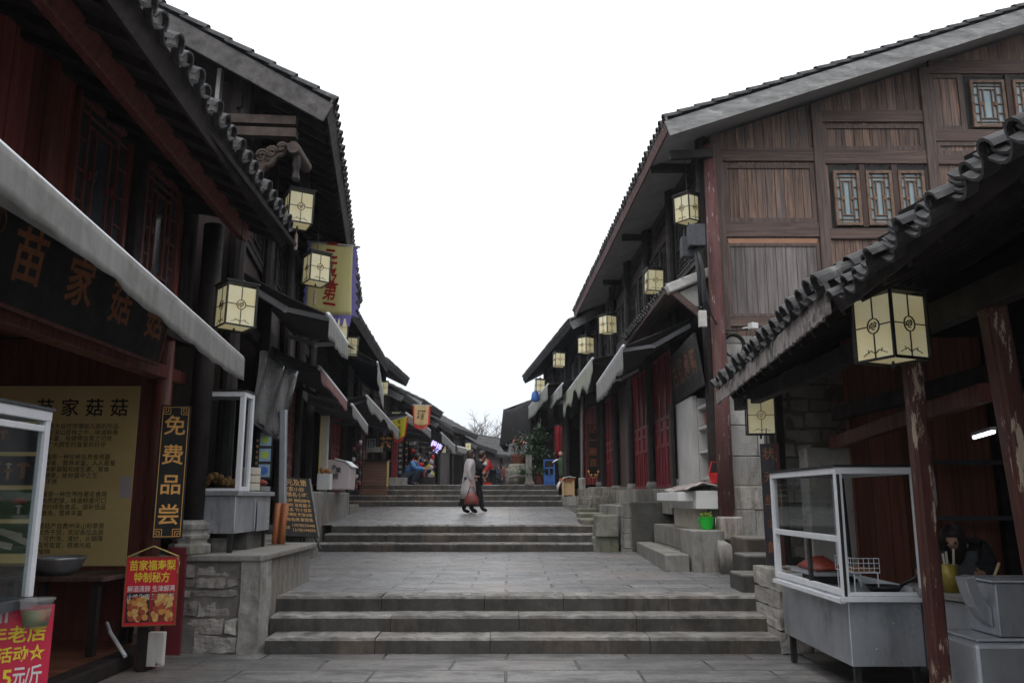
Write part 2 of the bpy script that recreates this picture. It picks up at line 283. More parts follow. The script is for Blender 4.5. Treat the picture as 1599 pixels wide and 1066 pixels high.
# ------------------------------------------------------------------ mesh helpers
UP = Vector((0, 0, 1))
def V(*a): return Vector(a)
def at(px, py, Y):
    "point at depth Y (metres in front of the camera) seen at photo pixel px, py"
    u = (px - 799.5) / FPX; v = (533 - py) / FPX
    dy = math.cos(PITCH) - v * math.sin(PITCH); dz = math.sin(PITCH) + v * math.cos(PITCH)
    return Vector((u / dy * Y, Y, CAM_H + dz / dy * Y))
MW = {}
class MB:
    def __init__(s): s.v = []; s.f = []; s.m = []
    def add(s, vs, fs, mi=0):
        o = len(s.v); s.v += [Vector(p) for p in vs]
        for f in fs: s.f.append([i + o for i in f]); s.m.append(mi)
        return s
    def ab(s, a, b, mi=0):
        x0, x1 = sorted((a[0], b[0])); y0, y1 = sorted((a[1], b[1])); z0, z1 = sorted((a[2], b[2]))
        return s.add([(x0, y0, z0), (x1, y0, z0), (x1, y1, z0), (x0, y1, z0), (x0, y0, z1), (x1, y0, z1), (x1, y1, z1), (x0, y1, z1)],
                     [(3, 2, 1, 0), (4, 5, 6, 7), (0, 1, 5, 4), (1, 2, 6, 5), (2, 3, 7, 6), (3, 0, 4, 7)], mi)
    def box(s, c, d, Mx=None, mi=0):
        h = Vector(d) / 2; vs = []
        for z in (-1, 1):
            for x, y in ((-1, -1), (1, -1), (1, 1), (-1, 1)): vs.append(Vector((x * h.x, y * h.y, z * h.z)))
        if Mx is not None: vs = [Mx @ p for p in vs]
        c = Vector(c)
        return s.add([p + c for p in vs], [(3, 2, 1, 0), (4, 5, 6, 7), (0, 1, 5, 4), (1, 2, 6, 5), (2, 3, 7, 6), (3, 0, 4, 7)], mi)
    def beam(s, p, q, w_, h_, mi=0, up=UP):
        p = Vector(p); q = Vector(q); d = (q - p).normalized(); r = d.cross(up)
        if r.length < 1e-3: r = d.cross(Vector((0, 1, 0)))
        r.normalize(); n = r.cross(d); vs = []
        for c in (p, q):
            for a, b in ((-1, -1), (1, -1), (1, 1), (-1, 1)): vs.append(c + r * a * w_ / 2 + n * b * h_ / 2)
        return s.add(vs, [(3, 2, 1, 0), (4, 5, 6, 7), (0, 1, 5, 4), (1, 2, 6, 5), (2, 3, 7, 6), (3, 0, 4, 7)], mi)
    def tube(s, pts, r, n=8, mi=0, cap=True):
        pts = [Vector(p) for p in pts]; rs = r if isinstance(r, (list, tuple)) else [r] * len(pts); vs = []; fs = []
        for i, p in enumerate(pts):
            d = (pts[min(i + 1, len(pts) - 1)] - pts[max(i - 1, 0)]).normalized()
            x = d.cross(UP)
            if x.length < 1e-2: x = d.cross(Vector((0, 1, 0)))
            x.normalize(); y = x.cross(d)
            for k in range(n): t = 2 * math.pi * k / n; vs.append(p + (x * math.cos(t) + y * math.sin(t)) * rs[i])
        for i in range(len(pts) - 1):
            for k in range(n): fs.append((i * n + k, i * n + (k + 1) % n, (i + 1) * n + (k + 1) % n, (i + 1) * n + k))
        if cap: fs.append(tuple(range(n))[::-1]); fs.append(tuple((len(pts) - 1) * n + k for k in range(n)))
        return s.add(vs, fs, mi)
    def lathe(s, prof, c=(0, 0, 0), n=16, mi=0, sx=1, sy=1):
        c = Vector(c); vs = []; fs = []
        for r, z in prof:
            for k in range(n): t = 2 * math.pi * (k + .5) / n; vs.append(c + Vector((r * sx * math.cos(t), r * sy * math.sin(t), z)))
        for i in range(len(prof) - 1):
            for k in range(n): fs.append((i * n + k, i * n + (k + 1) % n, (i + 1) * n + (k + 1) % n, (i + 1) * n + k))
        fs.append(tuple(range(n))[::-1]); fs.append(tuple((len(prof) - 1) * n + k for k in range(n)))
        return s.add(vs, fs, mi)
    def ball(s, c, r, n=8, mi=0, sc=(1, 1, 1)):
        prof = [(max(.001, math.sin(math.pi * i / n)) * r, -math.cos(math.pi * i / n) * r) for i in range(n + 1)]
        o = len(s.v); s.lathe(prof, (0, 0, 0), n + 2, mi)
        for i in range(o, len(s.v)): p = s.v[i]; s.v[i] = Vector((p.x * sc[0], p.y * sc[1], p.z * sc[2])) + Vector(c)
        return s
    def prism(s, pts, ext, mi=0):
        pts = [Vector(p) for p in pts]; e = Vector(ext); n = len(pts)
        fs = [tuple(range(n))[::-1], tuple(range(n, 2 * n))] + [(i, (i + 1) % n, n + (i + 1) % n, n + i) for i in range(n)]
        return s.add(pts + [p + e for p in pts], fs, mi)
    def grid(s, fn, nu, nv, mi=0, thick=None):
        vs = [Vector(fn(i / nu, j / nv)) for j in range(nv + 1) for i in range(nu + 1)]
        fs = [(j * (nu + 1) + i, j * (nu + 1) + i + 1, (j + 1) * (nu + 1) + i + 1, (j + 1) * (nu + 1) + i) for j in range(nv) for i in range(nu)]
        if thick:
            t = Vector(thick); o = len(vs); vs2 = [p + t for p in vs]
            fs2 = [tuple(i + o for i in f[::-1]) for f in fs]
            rim = [i for i in range(nu + 1)] + [(j + 1) * (nu + 1) - 1 for j in range(1, nv + 1)] + [nv * (nu + 1) + i for i in range(nu - 1, -1, -1)] + [j * (nu + 1) for j in range(nv - 1, 0, -1)]
            side = [(rim[k], rim[k] + o, rim[(k + 1) % len(rim)] + o, rim[(k + 1) % len(rim)]) for k in range(len(rim))]
            return s.add(vs + vs2, fs + fs2 + side, mi)
        return s.add(vs, fs, mi)
    def loft(s, secs, n=14, mi=0):
        "secs: (centre, rx, ry) elliptical sections"
        vs = []; fs = []
        for c, rx, ry in secs:
            for k in range(n): t = 2 * math.pi * k / n; vs.append(Vector(c) + Vector((rx * math.cos(t), ry * math.sin(t), 0)))
        for i in range(len(secs) - 1):
            for k in range(n): fs.append((i * n + k, i * n + (k + 1) % n, (i + 1) * n + (k + 1) % n, (i + 1) * n + k))
        fs.append(tuple(range(n))[::-1]); fs.append(tuple((len(secs) - 1) * n + k for k in range(n)))
        return s.add(vs, fs, mi)
    def build(s, name, mats, parent=None, world=False, bevel=0, smooth=False, subd=0):
        me = bpy.data.meshes.new(name)
        vs = s.v
        if world and parent is not None:
            r = parent
            while r.parent: r = r.parent
            inv = MW[r.name].inverted(); vs = [inv @ p for p in vs]
        me.from_pydata([tuple(p) for p in vs], [], s.f)
        for m_ in (mats if isinstance(mats, (list, tuple)) else [mats]): me.materials.append(M[m_] if isinstance(m_, str) else m_)
        me.polygons.foreach_set('material_index', s.m)
        if smooth: me.polygons.foreach_set('use_smooth', [True] * len(me.polygons))
        o = bpy.data.objects.new(name, me); COL.objects.link(o)
        if parent is not None: o.parent = parent
        else: MW[o.name] = Matrix.Identity(4)
        if bevel:
            b = o.modifiers.new('bevel', 'BEVEL'); b.width = bevel; b.segments = 2; b.limit_method = 'ANGLE'
        if subd:
            b = o.modifiers.new('subd', 'SUBSURF'); b.levels = subd; b.render_levels = subd
        return o
def tag(o, label, cat, group=None):
    o['label'] = label; o['category'] = cat
    if group: o['group'] = group
    return o
def struct(o, kind='structure'):
    o['kind'] = kind; return o
def thing(name, label, cat, loc=(0, 0, 0), rz=0, group=None):
    o = bpy.data.objects.new(name, None); COL.objects.link(o); o.empty_display_size = .2
    o.location = loc; o.rotation_euler = (0, 0, rz)
    MW[o.name] = Matrix.Translation(Vector(loc)) @ Matrix.Rotation(rz, 4, 'Z')
    return tag(o, label, cat, group)
def dup(root, loc, rz, label=None):
    c = root.copy(); COL.objects.link(c); c.location = loc; c.rotation_euler = (0, 0, rz)
    MW[c.name] = Matrix.Translation(Vector(loc)) @ Matrix.Rotation(rz, 4, 'Z')
    if label: c['label'] = label
    for ch in [o for o in COL.objects if o.parent == root]:
        d = ch.copy(); COL.objects.link(d); d.parent = c
        for g in [o for o in COL.objects if o.parent == ch]:
            h = g.copy(); COL.objects.link(h); h.parent = d
    return c
def roughen(o, lv=3, strength=.05, size=.25):
    "break up plain block faces"
    m_ = o.modifiers.new('sub', 'SUBSURF'); m_.subdivision_type = 'SIMPLE'; m_.levels = lv; m_.render_levels = lv
    tx = bpy.data.textures.get('rough_%.2f' % size)
    if not tx: tx = bpy.data.textures.new('rough_%.2f' % size, 'CLOUDS'); tx.noise_scale = size; tx.noise_depth = 4
    d = o.modifiers.new('disp', 'DISPLACE'); d.texture = tx; d.texture_coords = 'LOCAL'; d.strength = strength; d.mid_level = .5
    return o
_tc = {}
def text(mb, s_, size, Mx, mi=0, bold=.0, ext=.003, width=None):
    key = (s_, bold)
    if key not in _tc:
        cu = bpy.data.curves.new('t', 'FONT'); cu.body = s_; cu.size = 1; cu.align_x = 'CENTER'; cu.align_y = 'CENTER'
        cu.offset = bold; cu.resolution_u = 2
        ob = bpy.data.objects.new('t', cu); me = bpy.data.meshes.new_from_object(ob)
        _tc[key] = ([v.co.copy() for v in me.vertices], [tuple(p.vertices) for p in me.polygons])
        bpy.data.objects.remove(ob); bpy.data.meshes.remove(me); bpy.data.curves.remove(cu)
    vs, fs = _tc[key]
    if not vs: return
    kx = size
    if width:
        xs = [p.x for p in vs]; kx = width / max(1e-6, max(xs) - min(xs))
    mb.add([Mx @ Vector((p.x * kx, p.y * size, ext)) for p in vs], fs, mi)
def vtext(mb, s_, size, Mx, pitch, mi=0, bold=0., ext=.003):
    n = len(s_)
    for i, ch in enumerate(s_): text(mb, ch, size, Mx @ Matrix.Translation((0, ((n - 1) / 2 - i) * pitch, 0)), mi, bold, ext)
def face(c, right, up=(0, 0, 1)):
    "matrix: x right, y up, z out of the face"
    r = Vector(right).normalized(); u = Vector(up); u = (u - r * u.dot(r)).normalized(); n = r.cross(u)
    m_ = Matrix((r, u, n)).transposed().to_4x4(); m_.translation = Vector(c); return m_
def frect(mb, Mx, x0, x1, y0, y1, z0=0, z1=.02, mi=0):
    vs = [Mx @ Vector((x, y, z)) for z in (z0, z1) for x, y in ((x0, y0), (x1, y0), (x1, y1), (x0, y1))]
    return mb.add(vs, [(3, 2, 1, 0), (4, 5, 6, 7), (0, 1, 5, 4), (1, 2, 6, 5), (2, 3, 7, 6), (3, 0, 4, 7)], mi)
def fborder(mb, Mx, x0, x1, y0, y1, t, z0, z1, mi=0):
    frect(mb, Mx, x0, x1, y0, y0 + t, z0, z1, mi); frect(mb, Mx, x0, x1, y1 - t, y1, z0, z1, mi)
    frect(mb, Mx, x0, x0 + t, y0 + t, y1 - t, z0, z1, mi); frect(mb, Mx, x1 - t, x1, y0 + t, y1 - t, z0, z1, mi)
def tiles(mb, O, U, Vs, L, S, pitch=.24, r=.085, step=.3, plug=True, mi=0, mp=1, layers=1, wob=.006):
    "barrel tile roof: O eave start, U unit along the eave, Vs unit up the slope"
    O = Vector(O); U = Vector(U).normalized(); Vs = Vector(Vs).normalized(); Nn = U.cross(Vs)
    if Nn.z < 0: Nn = -Nn
    n = max(1, int(L / pitch)); rows = max(1, int(S / step)); seg = 6
    for i in range(n + 1):
        b = O + U * (i * pitch) + Nn * random.uniform(-wob, wob) + Vs * random.uniform(-2 * wob, 2 * wob)
        for k in range(rows):
            t0 = k * step - (.0 if k == 0 else .04); t1 = (k + 1) * step; vs = []; j = random.uniform(-.01, .01)
            for t, rr, up in ((t0, r, .030), (t1, r * .88, .006)):
                for q in range(seg + 1):
                    an = math.pi * q / seg; vs.append(b + U * (math.cos(an) * rr + j) + Vs * t + Nn * (math.sin(an) * rr + up))
            fs = [(q, q + 1, seg + 2 + q, seg + 1 + q) for q in range(seg)]
            if k == 0:
                o = len(vs)
                for q in range(seg + 1):
                    an = math.pi * q / seg; vs.append(b + U * (math.cos(an) * (r - .014) + j) + Vs * t0 + Nn * (math.sin(an) * (r - .014) + .03))
                for q in range(seg + 1):
                    an = math.pi * q / seg; vs.append(b + U * (math.cos(an) * (r - .014) + j) + Vs * (t0 + .05) + Nn * (math.sin(an) * (r - .014) + .03))
                fs += [(q, o + q, o + q + 1, q + 1) for q in range(seg)]
                fs += [(o + q, o + seg + 1 + q, o + seg + 2 + q, o + q + 1) for q in range(seg)]
            mb.add(vs, fs, mi)
            if k == 0 and plug:
                pv = [b + U * (math.cos(math.pi * q / seg) * (r - .012) + j) + Vs * (t0 + .045) + Nn * (math.sin(math.pi * q / seg) * (r - .012) + .03) for q in range(seg + 1)]
                pv += [pv[-1] - Nn * .07 - U * -.02, pv[0] - Nn * .07 + U * -.02]
                mb.add(pv, [tuple(range(len(pv)))], mp)
        if i < n:
            for l in range(layers):
                vs = []; q_ = 5; c = b + U * pitch / 2 + Vs * (.04 * l * random.uniform(.4, 1.5)) + Nn * (.028 * l); hw = pitch / 2 - .02
                Tn = S if l == 0 else .35
                for t in (-.02, Tn):
                    for dz in (0, .016):
                        for q in range(q_ + 1):
                            x = -1 + 2 * q / q_; vs.append(c + U * (x * hw) + Vs * t + Nn * (.055 * x * x - .045 + dz))
                m1 = q_ + 1
                fs = [(q, q + 1, 2 * m1 + q + 1, 2 * m1 + q) for q in range(q_)] + [(m1 + q, 3 * m1 + q, 3 * m1 + q + 1, m1 + q + 1) for q in range(q_)] + [(q, m1 + q, m1 + q + 1, q + 1) for q in range(q_)]
                mb.add(vs, fs, mi)
    return mb

# ================================================================== ground, pavements, steps
struct(MB().grid(lambda u, v: (-300 + 600 * u, -60 + 660 * v, -.006), 4, 4).build('ground', 'earth'))
struct(MB().grid(lambda u, v: (-9 + 18 * u, -4 + 13.4 * v, 0), 2, 2).build('lower_pavement', 'pave'))
struct(MB().grid(lambda u, v: (-5.2 + 10.6 * u, 10.1 + 7.1 * v, .488 + .070 * v), 6, 6).build('middle_pavement', 'pave2'))
struct(MB().grid(lambda u, v: (-5.4 + 8.4 * u, 17.95 + 7.3 * v, 1.045 + .33 * v), 6, 6).build('upper_pavement', 'pave2'))
def hill(u, v):
    Y = 26.4 + 90 * v
    return (-9 + 22 * u, Y, 2.03 - max(0, Y - 50) * .035)
struct(MB().grid(hill, 4, 30).build('street', 'pave2'))
def step_flight(x0, x1, ys, z0, zs, blk):
    mb = MB(); z = z0
    for k, (y, zt) in enumerate(zip(ys, zs)):
        xa = x0[k]; last = k == len(ys) - 1
        yb = ys[k + 1] + .12 if not last else y + .42
        while xa < x1[k] - .05:
            xb = min(x1[k], xa + random.uniform(*blk))
            if x1[k] - xb < .5: xb = x1[k]
            j = [random.uniform(-.012, .012) for _ in range(4)]; n = max(3, int((xb - xa) / .07))
            # worn nosing: top edge wanders a few millimetres
            top = [random.uniform(-.009, .004) - (random.uniform(.004, .011) if random.random() < .10 else 0) for _ in range(n + 1)]; fr = [random.uniform(-.012, .010) + (random.uniform(.005, .016) if random.random() < .10 else 0) for _ in range(n + 1)]
            vs = []
            for i in range(n + 1):
                x = xa + .003 + (xb - xa - .006) * i / n
                vs += [(x, y + j[0] + fr[i] * .6, z - .05), (x, y + j[0] + fr[i] * .7, zt - .03), (x, y + j[0] + .022 + fr[i], zt + top[i] + j[1] * .3), (x, yb, zt + j[1] * .3), (x, yb, z - .05)]
            fs = []
            for i in range(n):
                o = i * 5
                for q in range(4): fs.append((o + q, o + 5 + q, o + 6 + q, o + 1 + q))
            fs += [(4, 3, 2, 1, 0)[::-1], tuple(n * 5 + q for q in range(5))[::-1]]
            mb.add(vs, [f[::-1] for f in fs]); xa = xb
        z = zt
    return mb
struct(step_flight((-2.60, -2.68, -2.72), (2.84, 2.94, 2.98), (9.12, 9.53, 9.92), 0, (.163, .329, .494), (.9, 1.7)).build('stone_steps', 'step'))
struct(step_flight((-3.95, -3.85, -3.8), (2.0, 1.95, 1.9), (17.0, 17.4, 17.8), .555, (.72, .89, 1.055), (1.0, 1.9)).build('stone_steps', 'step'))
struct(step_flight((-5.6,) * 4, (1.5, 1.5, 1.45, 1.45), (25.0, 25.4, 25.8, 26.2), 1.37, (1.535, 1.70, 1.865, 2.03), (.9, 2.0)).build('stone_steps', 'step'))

def block_wall(mb, A, B, z0, z1, th, course=(.25, .36), wid=(.4, .9), jit=.012, nrm=None, mi=0, rough=0):
    "courses of separate blocks from plan point A to B"
    A = Vector((A[0], A[1], 0)); B = Vector((B[0], B[1], 0)); d = (B - A); L = d.length; d.normalize()
    nv = Vector((d.y, -d.x, 0)) if nrm is None else Vector(nrm)
    z = z0
    while z < z1 - .02:
        h = min(random.uniform(*course), z1 - z)
        if z1 - z - h < .1: h = z1 - z
        x = -random.uniform(0, wid[0])
        while x < L:
            wd = random.uniform(*wid); a, b = max(0, x), min(L, x + wd)
            if L - b < .12: b = L
            if b - a > .03:
                j = random.uniform(-jit, jit); g = .004 + rough * .01
                P = [A + d * (a + g), A + d * (b - g)]; vs = []
                for zz in (z + g, z + h - g):
                    for p in P:
                        vs.append(p + nv * (j + random.uniform(-rough, rough) * .03) + Vector((0, 0, zz + random.uniform(-rough, rough) * .02)))
                        vs.append(p - nv * th + Vector((0, 0, zz)))
                mb.add(vs, [(0, 2, 6, 4), (1, 5, 7, 3), (0, 4, 5, 1), (2, 3, 7, 6), (4, 6, 7, 5), (0, 1, 3, 2)], mi)
            x += wd
            if b >= L: break
        z += h
    return mb

# ---- left retaining wall carrying the cart
t = thing('retaining_wall', 'crumbling grey stone retaining wall under the steel food cart left of the lowest steps', 'wall', (-3.1, 8.6, 0))
mb = MB()
block_wall(mb, (-3.95, 8.60), (-2.84, 8.60), 0, .36, .3, (.13, .22), (.2, .55), .025, (0, -1, 0), rough=1)
block_wall(mb, (-3.95, 8.60), (-2.84, 8.60), .36, .93, .3, (.11, .2), (.3, .7), .02, (0, -1, 0), rough=1)
roughen(mb.build('rubble_face', 'rubble', t, True), 4, .06, .12)
MB().ab((-3.95, 8.615, 0), (-2.83, 8.9, .93)).build('mortar', 'mortar', t, True)
roughen(MB().ab((-2.83, 8.57, 0), (-2.62, 8.97, .94)).build('corner_pier', 'concrete', t, True), 4, .035, .2)
mb = MB(); mb.prism([(-2.66, 8.98, 0), (-2.70, 11.1, 0), (-4.2, 11.1, 0), (-3.95, 8.88, 0)], (0, 0, .94)); mb.build('body', 'concrete', t, True, bevel=.02)
mb = MB(); mb.prism([(-2.60, 8.54, .94), (-2.62, 11.14, .94), (-4.3, 11.14, .94), (-4.0, 8.56, .94)], (0, 0, .07)); mb.build('coping', 'concrete', t, True, bevel=.018)
# ---- concrete ledge further up on the left
t = thing('retaining_wall', 'pale concrete ledge behind the black menu board, beside the second steps', 'wall', (-4.2, 17, .5))
mb = MB(); mb.prism([(-3.75, 15.2, .4), (-4.02, 17.3, .4), (-4.12, 21.3, .4), (-5.3, 21.3, .4), (-4.6, 15.2, .4)], (0, 0, 1.34)); mb.build('body', 'concrete', t, True, bevel=.03)
mb = MB(); block_wall(mb, (-4.10, 21.4), (-4.10, 22.6), .9, 1.45, .5, nrm=(1, 0, 0)); mb.build('end_stones', 'lime', t, True, bevel=.01)
t = thing('stone_landing', 'low stone landing beside the top steps behind the slatted counter', 'landing', (-4.2, 26, 1.4))
mb = MB(); block_wall(mb, (-4.7, 26.35), (-3.35, 26.35), 1.4, 2.25, .6, (.16, .22), (.4, 1.0), nrm=(0, -1, 0)); mb.build('blocks', 'lime', t, True, bevel=.012)

# ---- right terraces
def block(name, label, cat, a, b, m_='lime', bev=.02, parts=None):
    t = thing(name, label, cat, ((a[0] + b[0]) / 2, (a[1] + b[1]) / 2, a[2]))
    MB().ab(a, b).build('block', m_, t, True, bevel=bev); return t
t = thing('stone_bench', 'low stone bench slab running along the middle pavement below the green pot', 'bench', (2.35, 12, .5))
mb = MB(); mb.prism([(2.19, 12.05, .48), (2.56, 12.1, .48), (2.62, 15.9, .48), (2.32, 15.9, .48)], (0, 0, .29)); mb.build('seat', 'lime', t, True, bevel=.02)
t = thing('stone_block', 'tall rounded concrete block with the bright green pot on top', 'block', (2.9, 12.2, .5))
mb = MB(); pts = [(2.57, 11.98), (2.90, 11.98)]
pts += [(2.90 + .22 * math.sin(q), 12.2 - .22 * math.cos(q)) for q in (.5, 1.0, 1.57)] + [(3.12, 12.9), (2.57, 12.9)]
mb.prism([(x, y, .46) for x, y in pts], (0, 0, .67)); mb.build('end_block', 'concrete', t, True, bevel=.02)
mb = MB(); block_wall(mb, (2.64, 12.9), (2.66, 15.9), .46, 1.12, .6, (.3, .36), (.5, 1.1), nrm=(-1, 0, 0)); mb.build('blocks', 'lime', t, True, bevel=.012)
t = thing('stone_terrace', 'dark stained stone terrace corner under the nearest red doors', 'terrace', (2.7, 16.3, .5))
MB().ab((2.30, 16.02, .4), (3.4, 16.9, 1.53)).build('body', 'darkstone', t, True, bevel=.02)
mb = MB(); block_wall(mb, (2.10, 16.04), (2.28, 16.04), .4, 1.52, .4, (.2, .3), (.1, .2), .01, (0, -1, 0)); block_wall(mb, (2.08, 21.2), (2.08, 16.06), .4, 1.46, .5, (.24, .3), (.3, .7), .012, (-1, 0, 0)); mb.build('side_blocks', 'lime', t, True, bevel=.012)
mb = MB(); mb.ab((2.5, 16.92, .6), (3.5, 21.2, 1.5)); mb.build('infill', 'concrete', t, True)
mb = MB(); block_wall(mb, (2.52, 21.0), (2.52, 16.95), 1.5, 1.80, .5, (.28, .3), (.4, .9), .01, (-1, 0, 0)); block_wall(mb, (2.52, 16.95), (3.3, 16.95), 1.52, 1.80, .4, (.27, .28), (.3, .6), .008, (0, -1, 0)); mb.build('door_sill', 'lime', t, True, bevel=.01)
t = thing('stone_terrace', 'pale block terrace beside the upper pavement below the cloth covered stall', 'terrace', (1.8, 24, 1))
mb = MB(); block_wall(mb, (1.40, 27.2), (1.66, 21.3), .9, 1.66, .8, (.22, .3), (.35, .8), .02, (-1, 0, 0)); block_wall(mb, (1.66, 21.25), (2.3, 21.25), .9, 1.62, .6, (.22, .3), (.3, .6), .012, (0, -1, 0)); mb.build('lower_blocks', 'lime', t, True, bevel=.012)
mb = MB(); block_wall(mb, (1.98, 27.2), (2.05, 22.2), 1.62, 1.88, .8, (.25, .26), (.35, .8), .02, (-1, 0, 0)); block_wall(mb, (2.05, 22.15), (3.1, 22.15), 1.62, 1.9, .6, (.27, .28), (.3, .6), .012, (0, -1, 0)); mb.build('upper_blocks', 'lime', t, True, bevel=.012)
MB().ab((2.4, 21.9, 1.0), (3.3, 27.2, 1.84)).build('infill', 'concrete', t, True)
t = thing('mossy_kerb', 'mossy stone blocks stacked at the right end of the second steps', 'kerb', (1.9, 16.5, .5))
mb = MB()
for a, b in (((1.56, 16.28, .4), (2.07, 16.7, .85)), ((1.62, 16.72, .4), (2.07, 17.2, 1.05)), ((1.60, 16.2, .85), (2.06, 16.69, 1.28)), ((1.42, 17.25, .9), (2.06, 18.6, 1.17)), ((1.52, 18.65, .9), (2.06, 20.2, 1.27)), ((1.58, 20.25, .9), (2.06, 21.2, 1.36))): mb.ab(a, b)
mb.build('blocks', 'moss', t, True, bevel=.03)
t = thing('side_steps', 'three worn stone steps rising to the right behind the black vertical sign', 'steps', (3.2, 10.5, .4))
for k, (xa, ya, za, xb, yb, zb) in enumerate(((2.72, 9.85, .44, 3.9, 10.45, .70), (2.98, 10.5, .44, 3.9, 11.2, .88), (3.2, 11.25, .44, 4.2, 12.2, 1.06))):
    MB().ab((xa, ya, za), (xb, yb, zb)).build('tread', 'step', t, True, bevel=.025)
t = thing('rubble_heap', 'sloping mortar heap at the foot of the maroon pole', 'rubble', (3.4, 12.7, .5))
MB().grid(lambda u, v: (3.0 + 1.1 * u, 12.25 + .95 * v, .45 + (.45 + .25 * v) * (1 - .45 * u) + .05 * math.sin(9 * u + 5 * v)), 10, 8, thick=(0, 0, -.4)).build('heap', 'concrete', t, True, smooth=True)

# ================================================================== houses
def window(par, Mx, w_, h_, fm='rail', pm='paned', bars=2, knots=True):
    mb = MB(); fborder(mb, Mx, -w_ / 2, w_ / 2, -h_ / 2, h_ / 2, .05, .0, .06)
    f = mb
    lat = MB(); ix = w_ / 2 - .05; iy = h_ / 2 - .05
    fborder(f, Mx, -ix * .62, ix * .62, -iy * .72, iy * .72, .018, .012, .04)
    for sx in (-1, 1):
        frect(f, Mx, sx * ix * .30 - .009, sx * ix * .30 + .009, -iy * .72, iy * .72, .012, .038)
        frect(f, Mx, sx * ix * .62 - .007, sx * ix * .62 + .007, -iy, iy, .012, .036)
        for yy in (-.45, 0, .45):
            frect(f, Mx, sx * ix * .81 - ix * .19, sx * ix * .81 + ix * .19, iy * yy - .008, iy * yy + .008, .012, .036)
    for yy in (-.86, .86): frect(f, Mx, -ix, ix, iy * yy - .008, iy * yy + .008, .012, .036)
    if knots:
        for sx in (-1, 1): frect(f, Mx, sx * ix * .46 - .022, sx * ix * .46 + .022, -.035, .035, .01, .045)
    fo = f.build('window', fm, par, True)
    p = MB(); frect(p, Mx, -ix, ix, -iy, iy, .0, .010); p.build('pane', pm, fo, True)
    return fo
def door_leaf(par, Mx, w_, h_, m_='reddoor', lattice=False, name='door_panel'):
    mb = MB(); x = w_ / 2 - .008
    frect(mb, Mx, -x, x, 0, h_, 0, .03)
    for a, b in ((-x, -x + .06), (x - .06, x)): frect(mb, Mx, a, b, 0, h_, .03, .055)
    for z in (0, h_ * .30, h_ * .42, h_ * .5, h_ - .08): frect(mb, Mx, -x + .06, x - .06, z, z + .07, .03, .053)
    frect(mb, Mx, -.022, .022, .07, h_ * .30, .03, .052)
    if lattice:
        for k in range(1, 5): frect(mb, Mx, -x + 2 * x * k / 5 - .01, -x + 2 * x * k / 5 + .01, h_ * .5 + .07, h_ - .08, .03, .05)
        for k in range(1, 7): z = h_ * .5 + .07 + (h_ * .5 - .15) * k / 7; frect(mb, Mx, -x + .06, x - .06, z - .01, z + .01, .03, .047)
    else:
        for k in range(1, 3): frect(mb, Mx, -x + 2 * x * k / 3 - .012, -x + 2 * x * k / 3 + .012, h_ * .5 + .07, h_ - .08, .03, .045)
    return mb.build(name, m_, par, True)
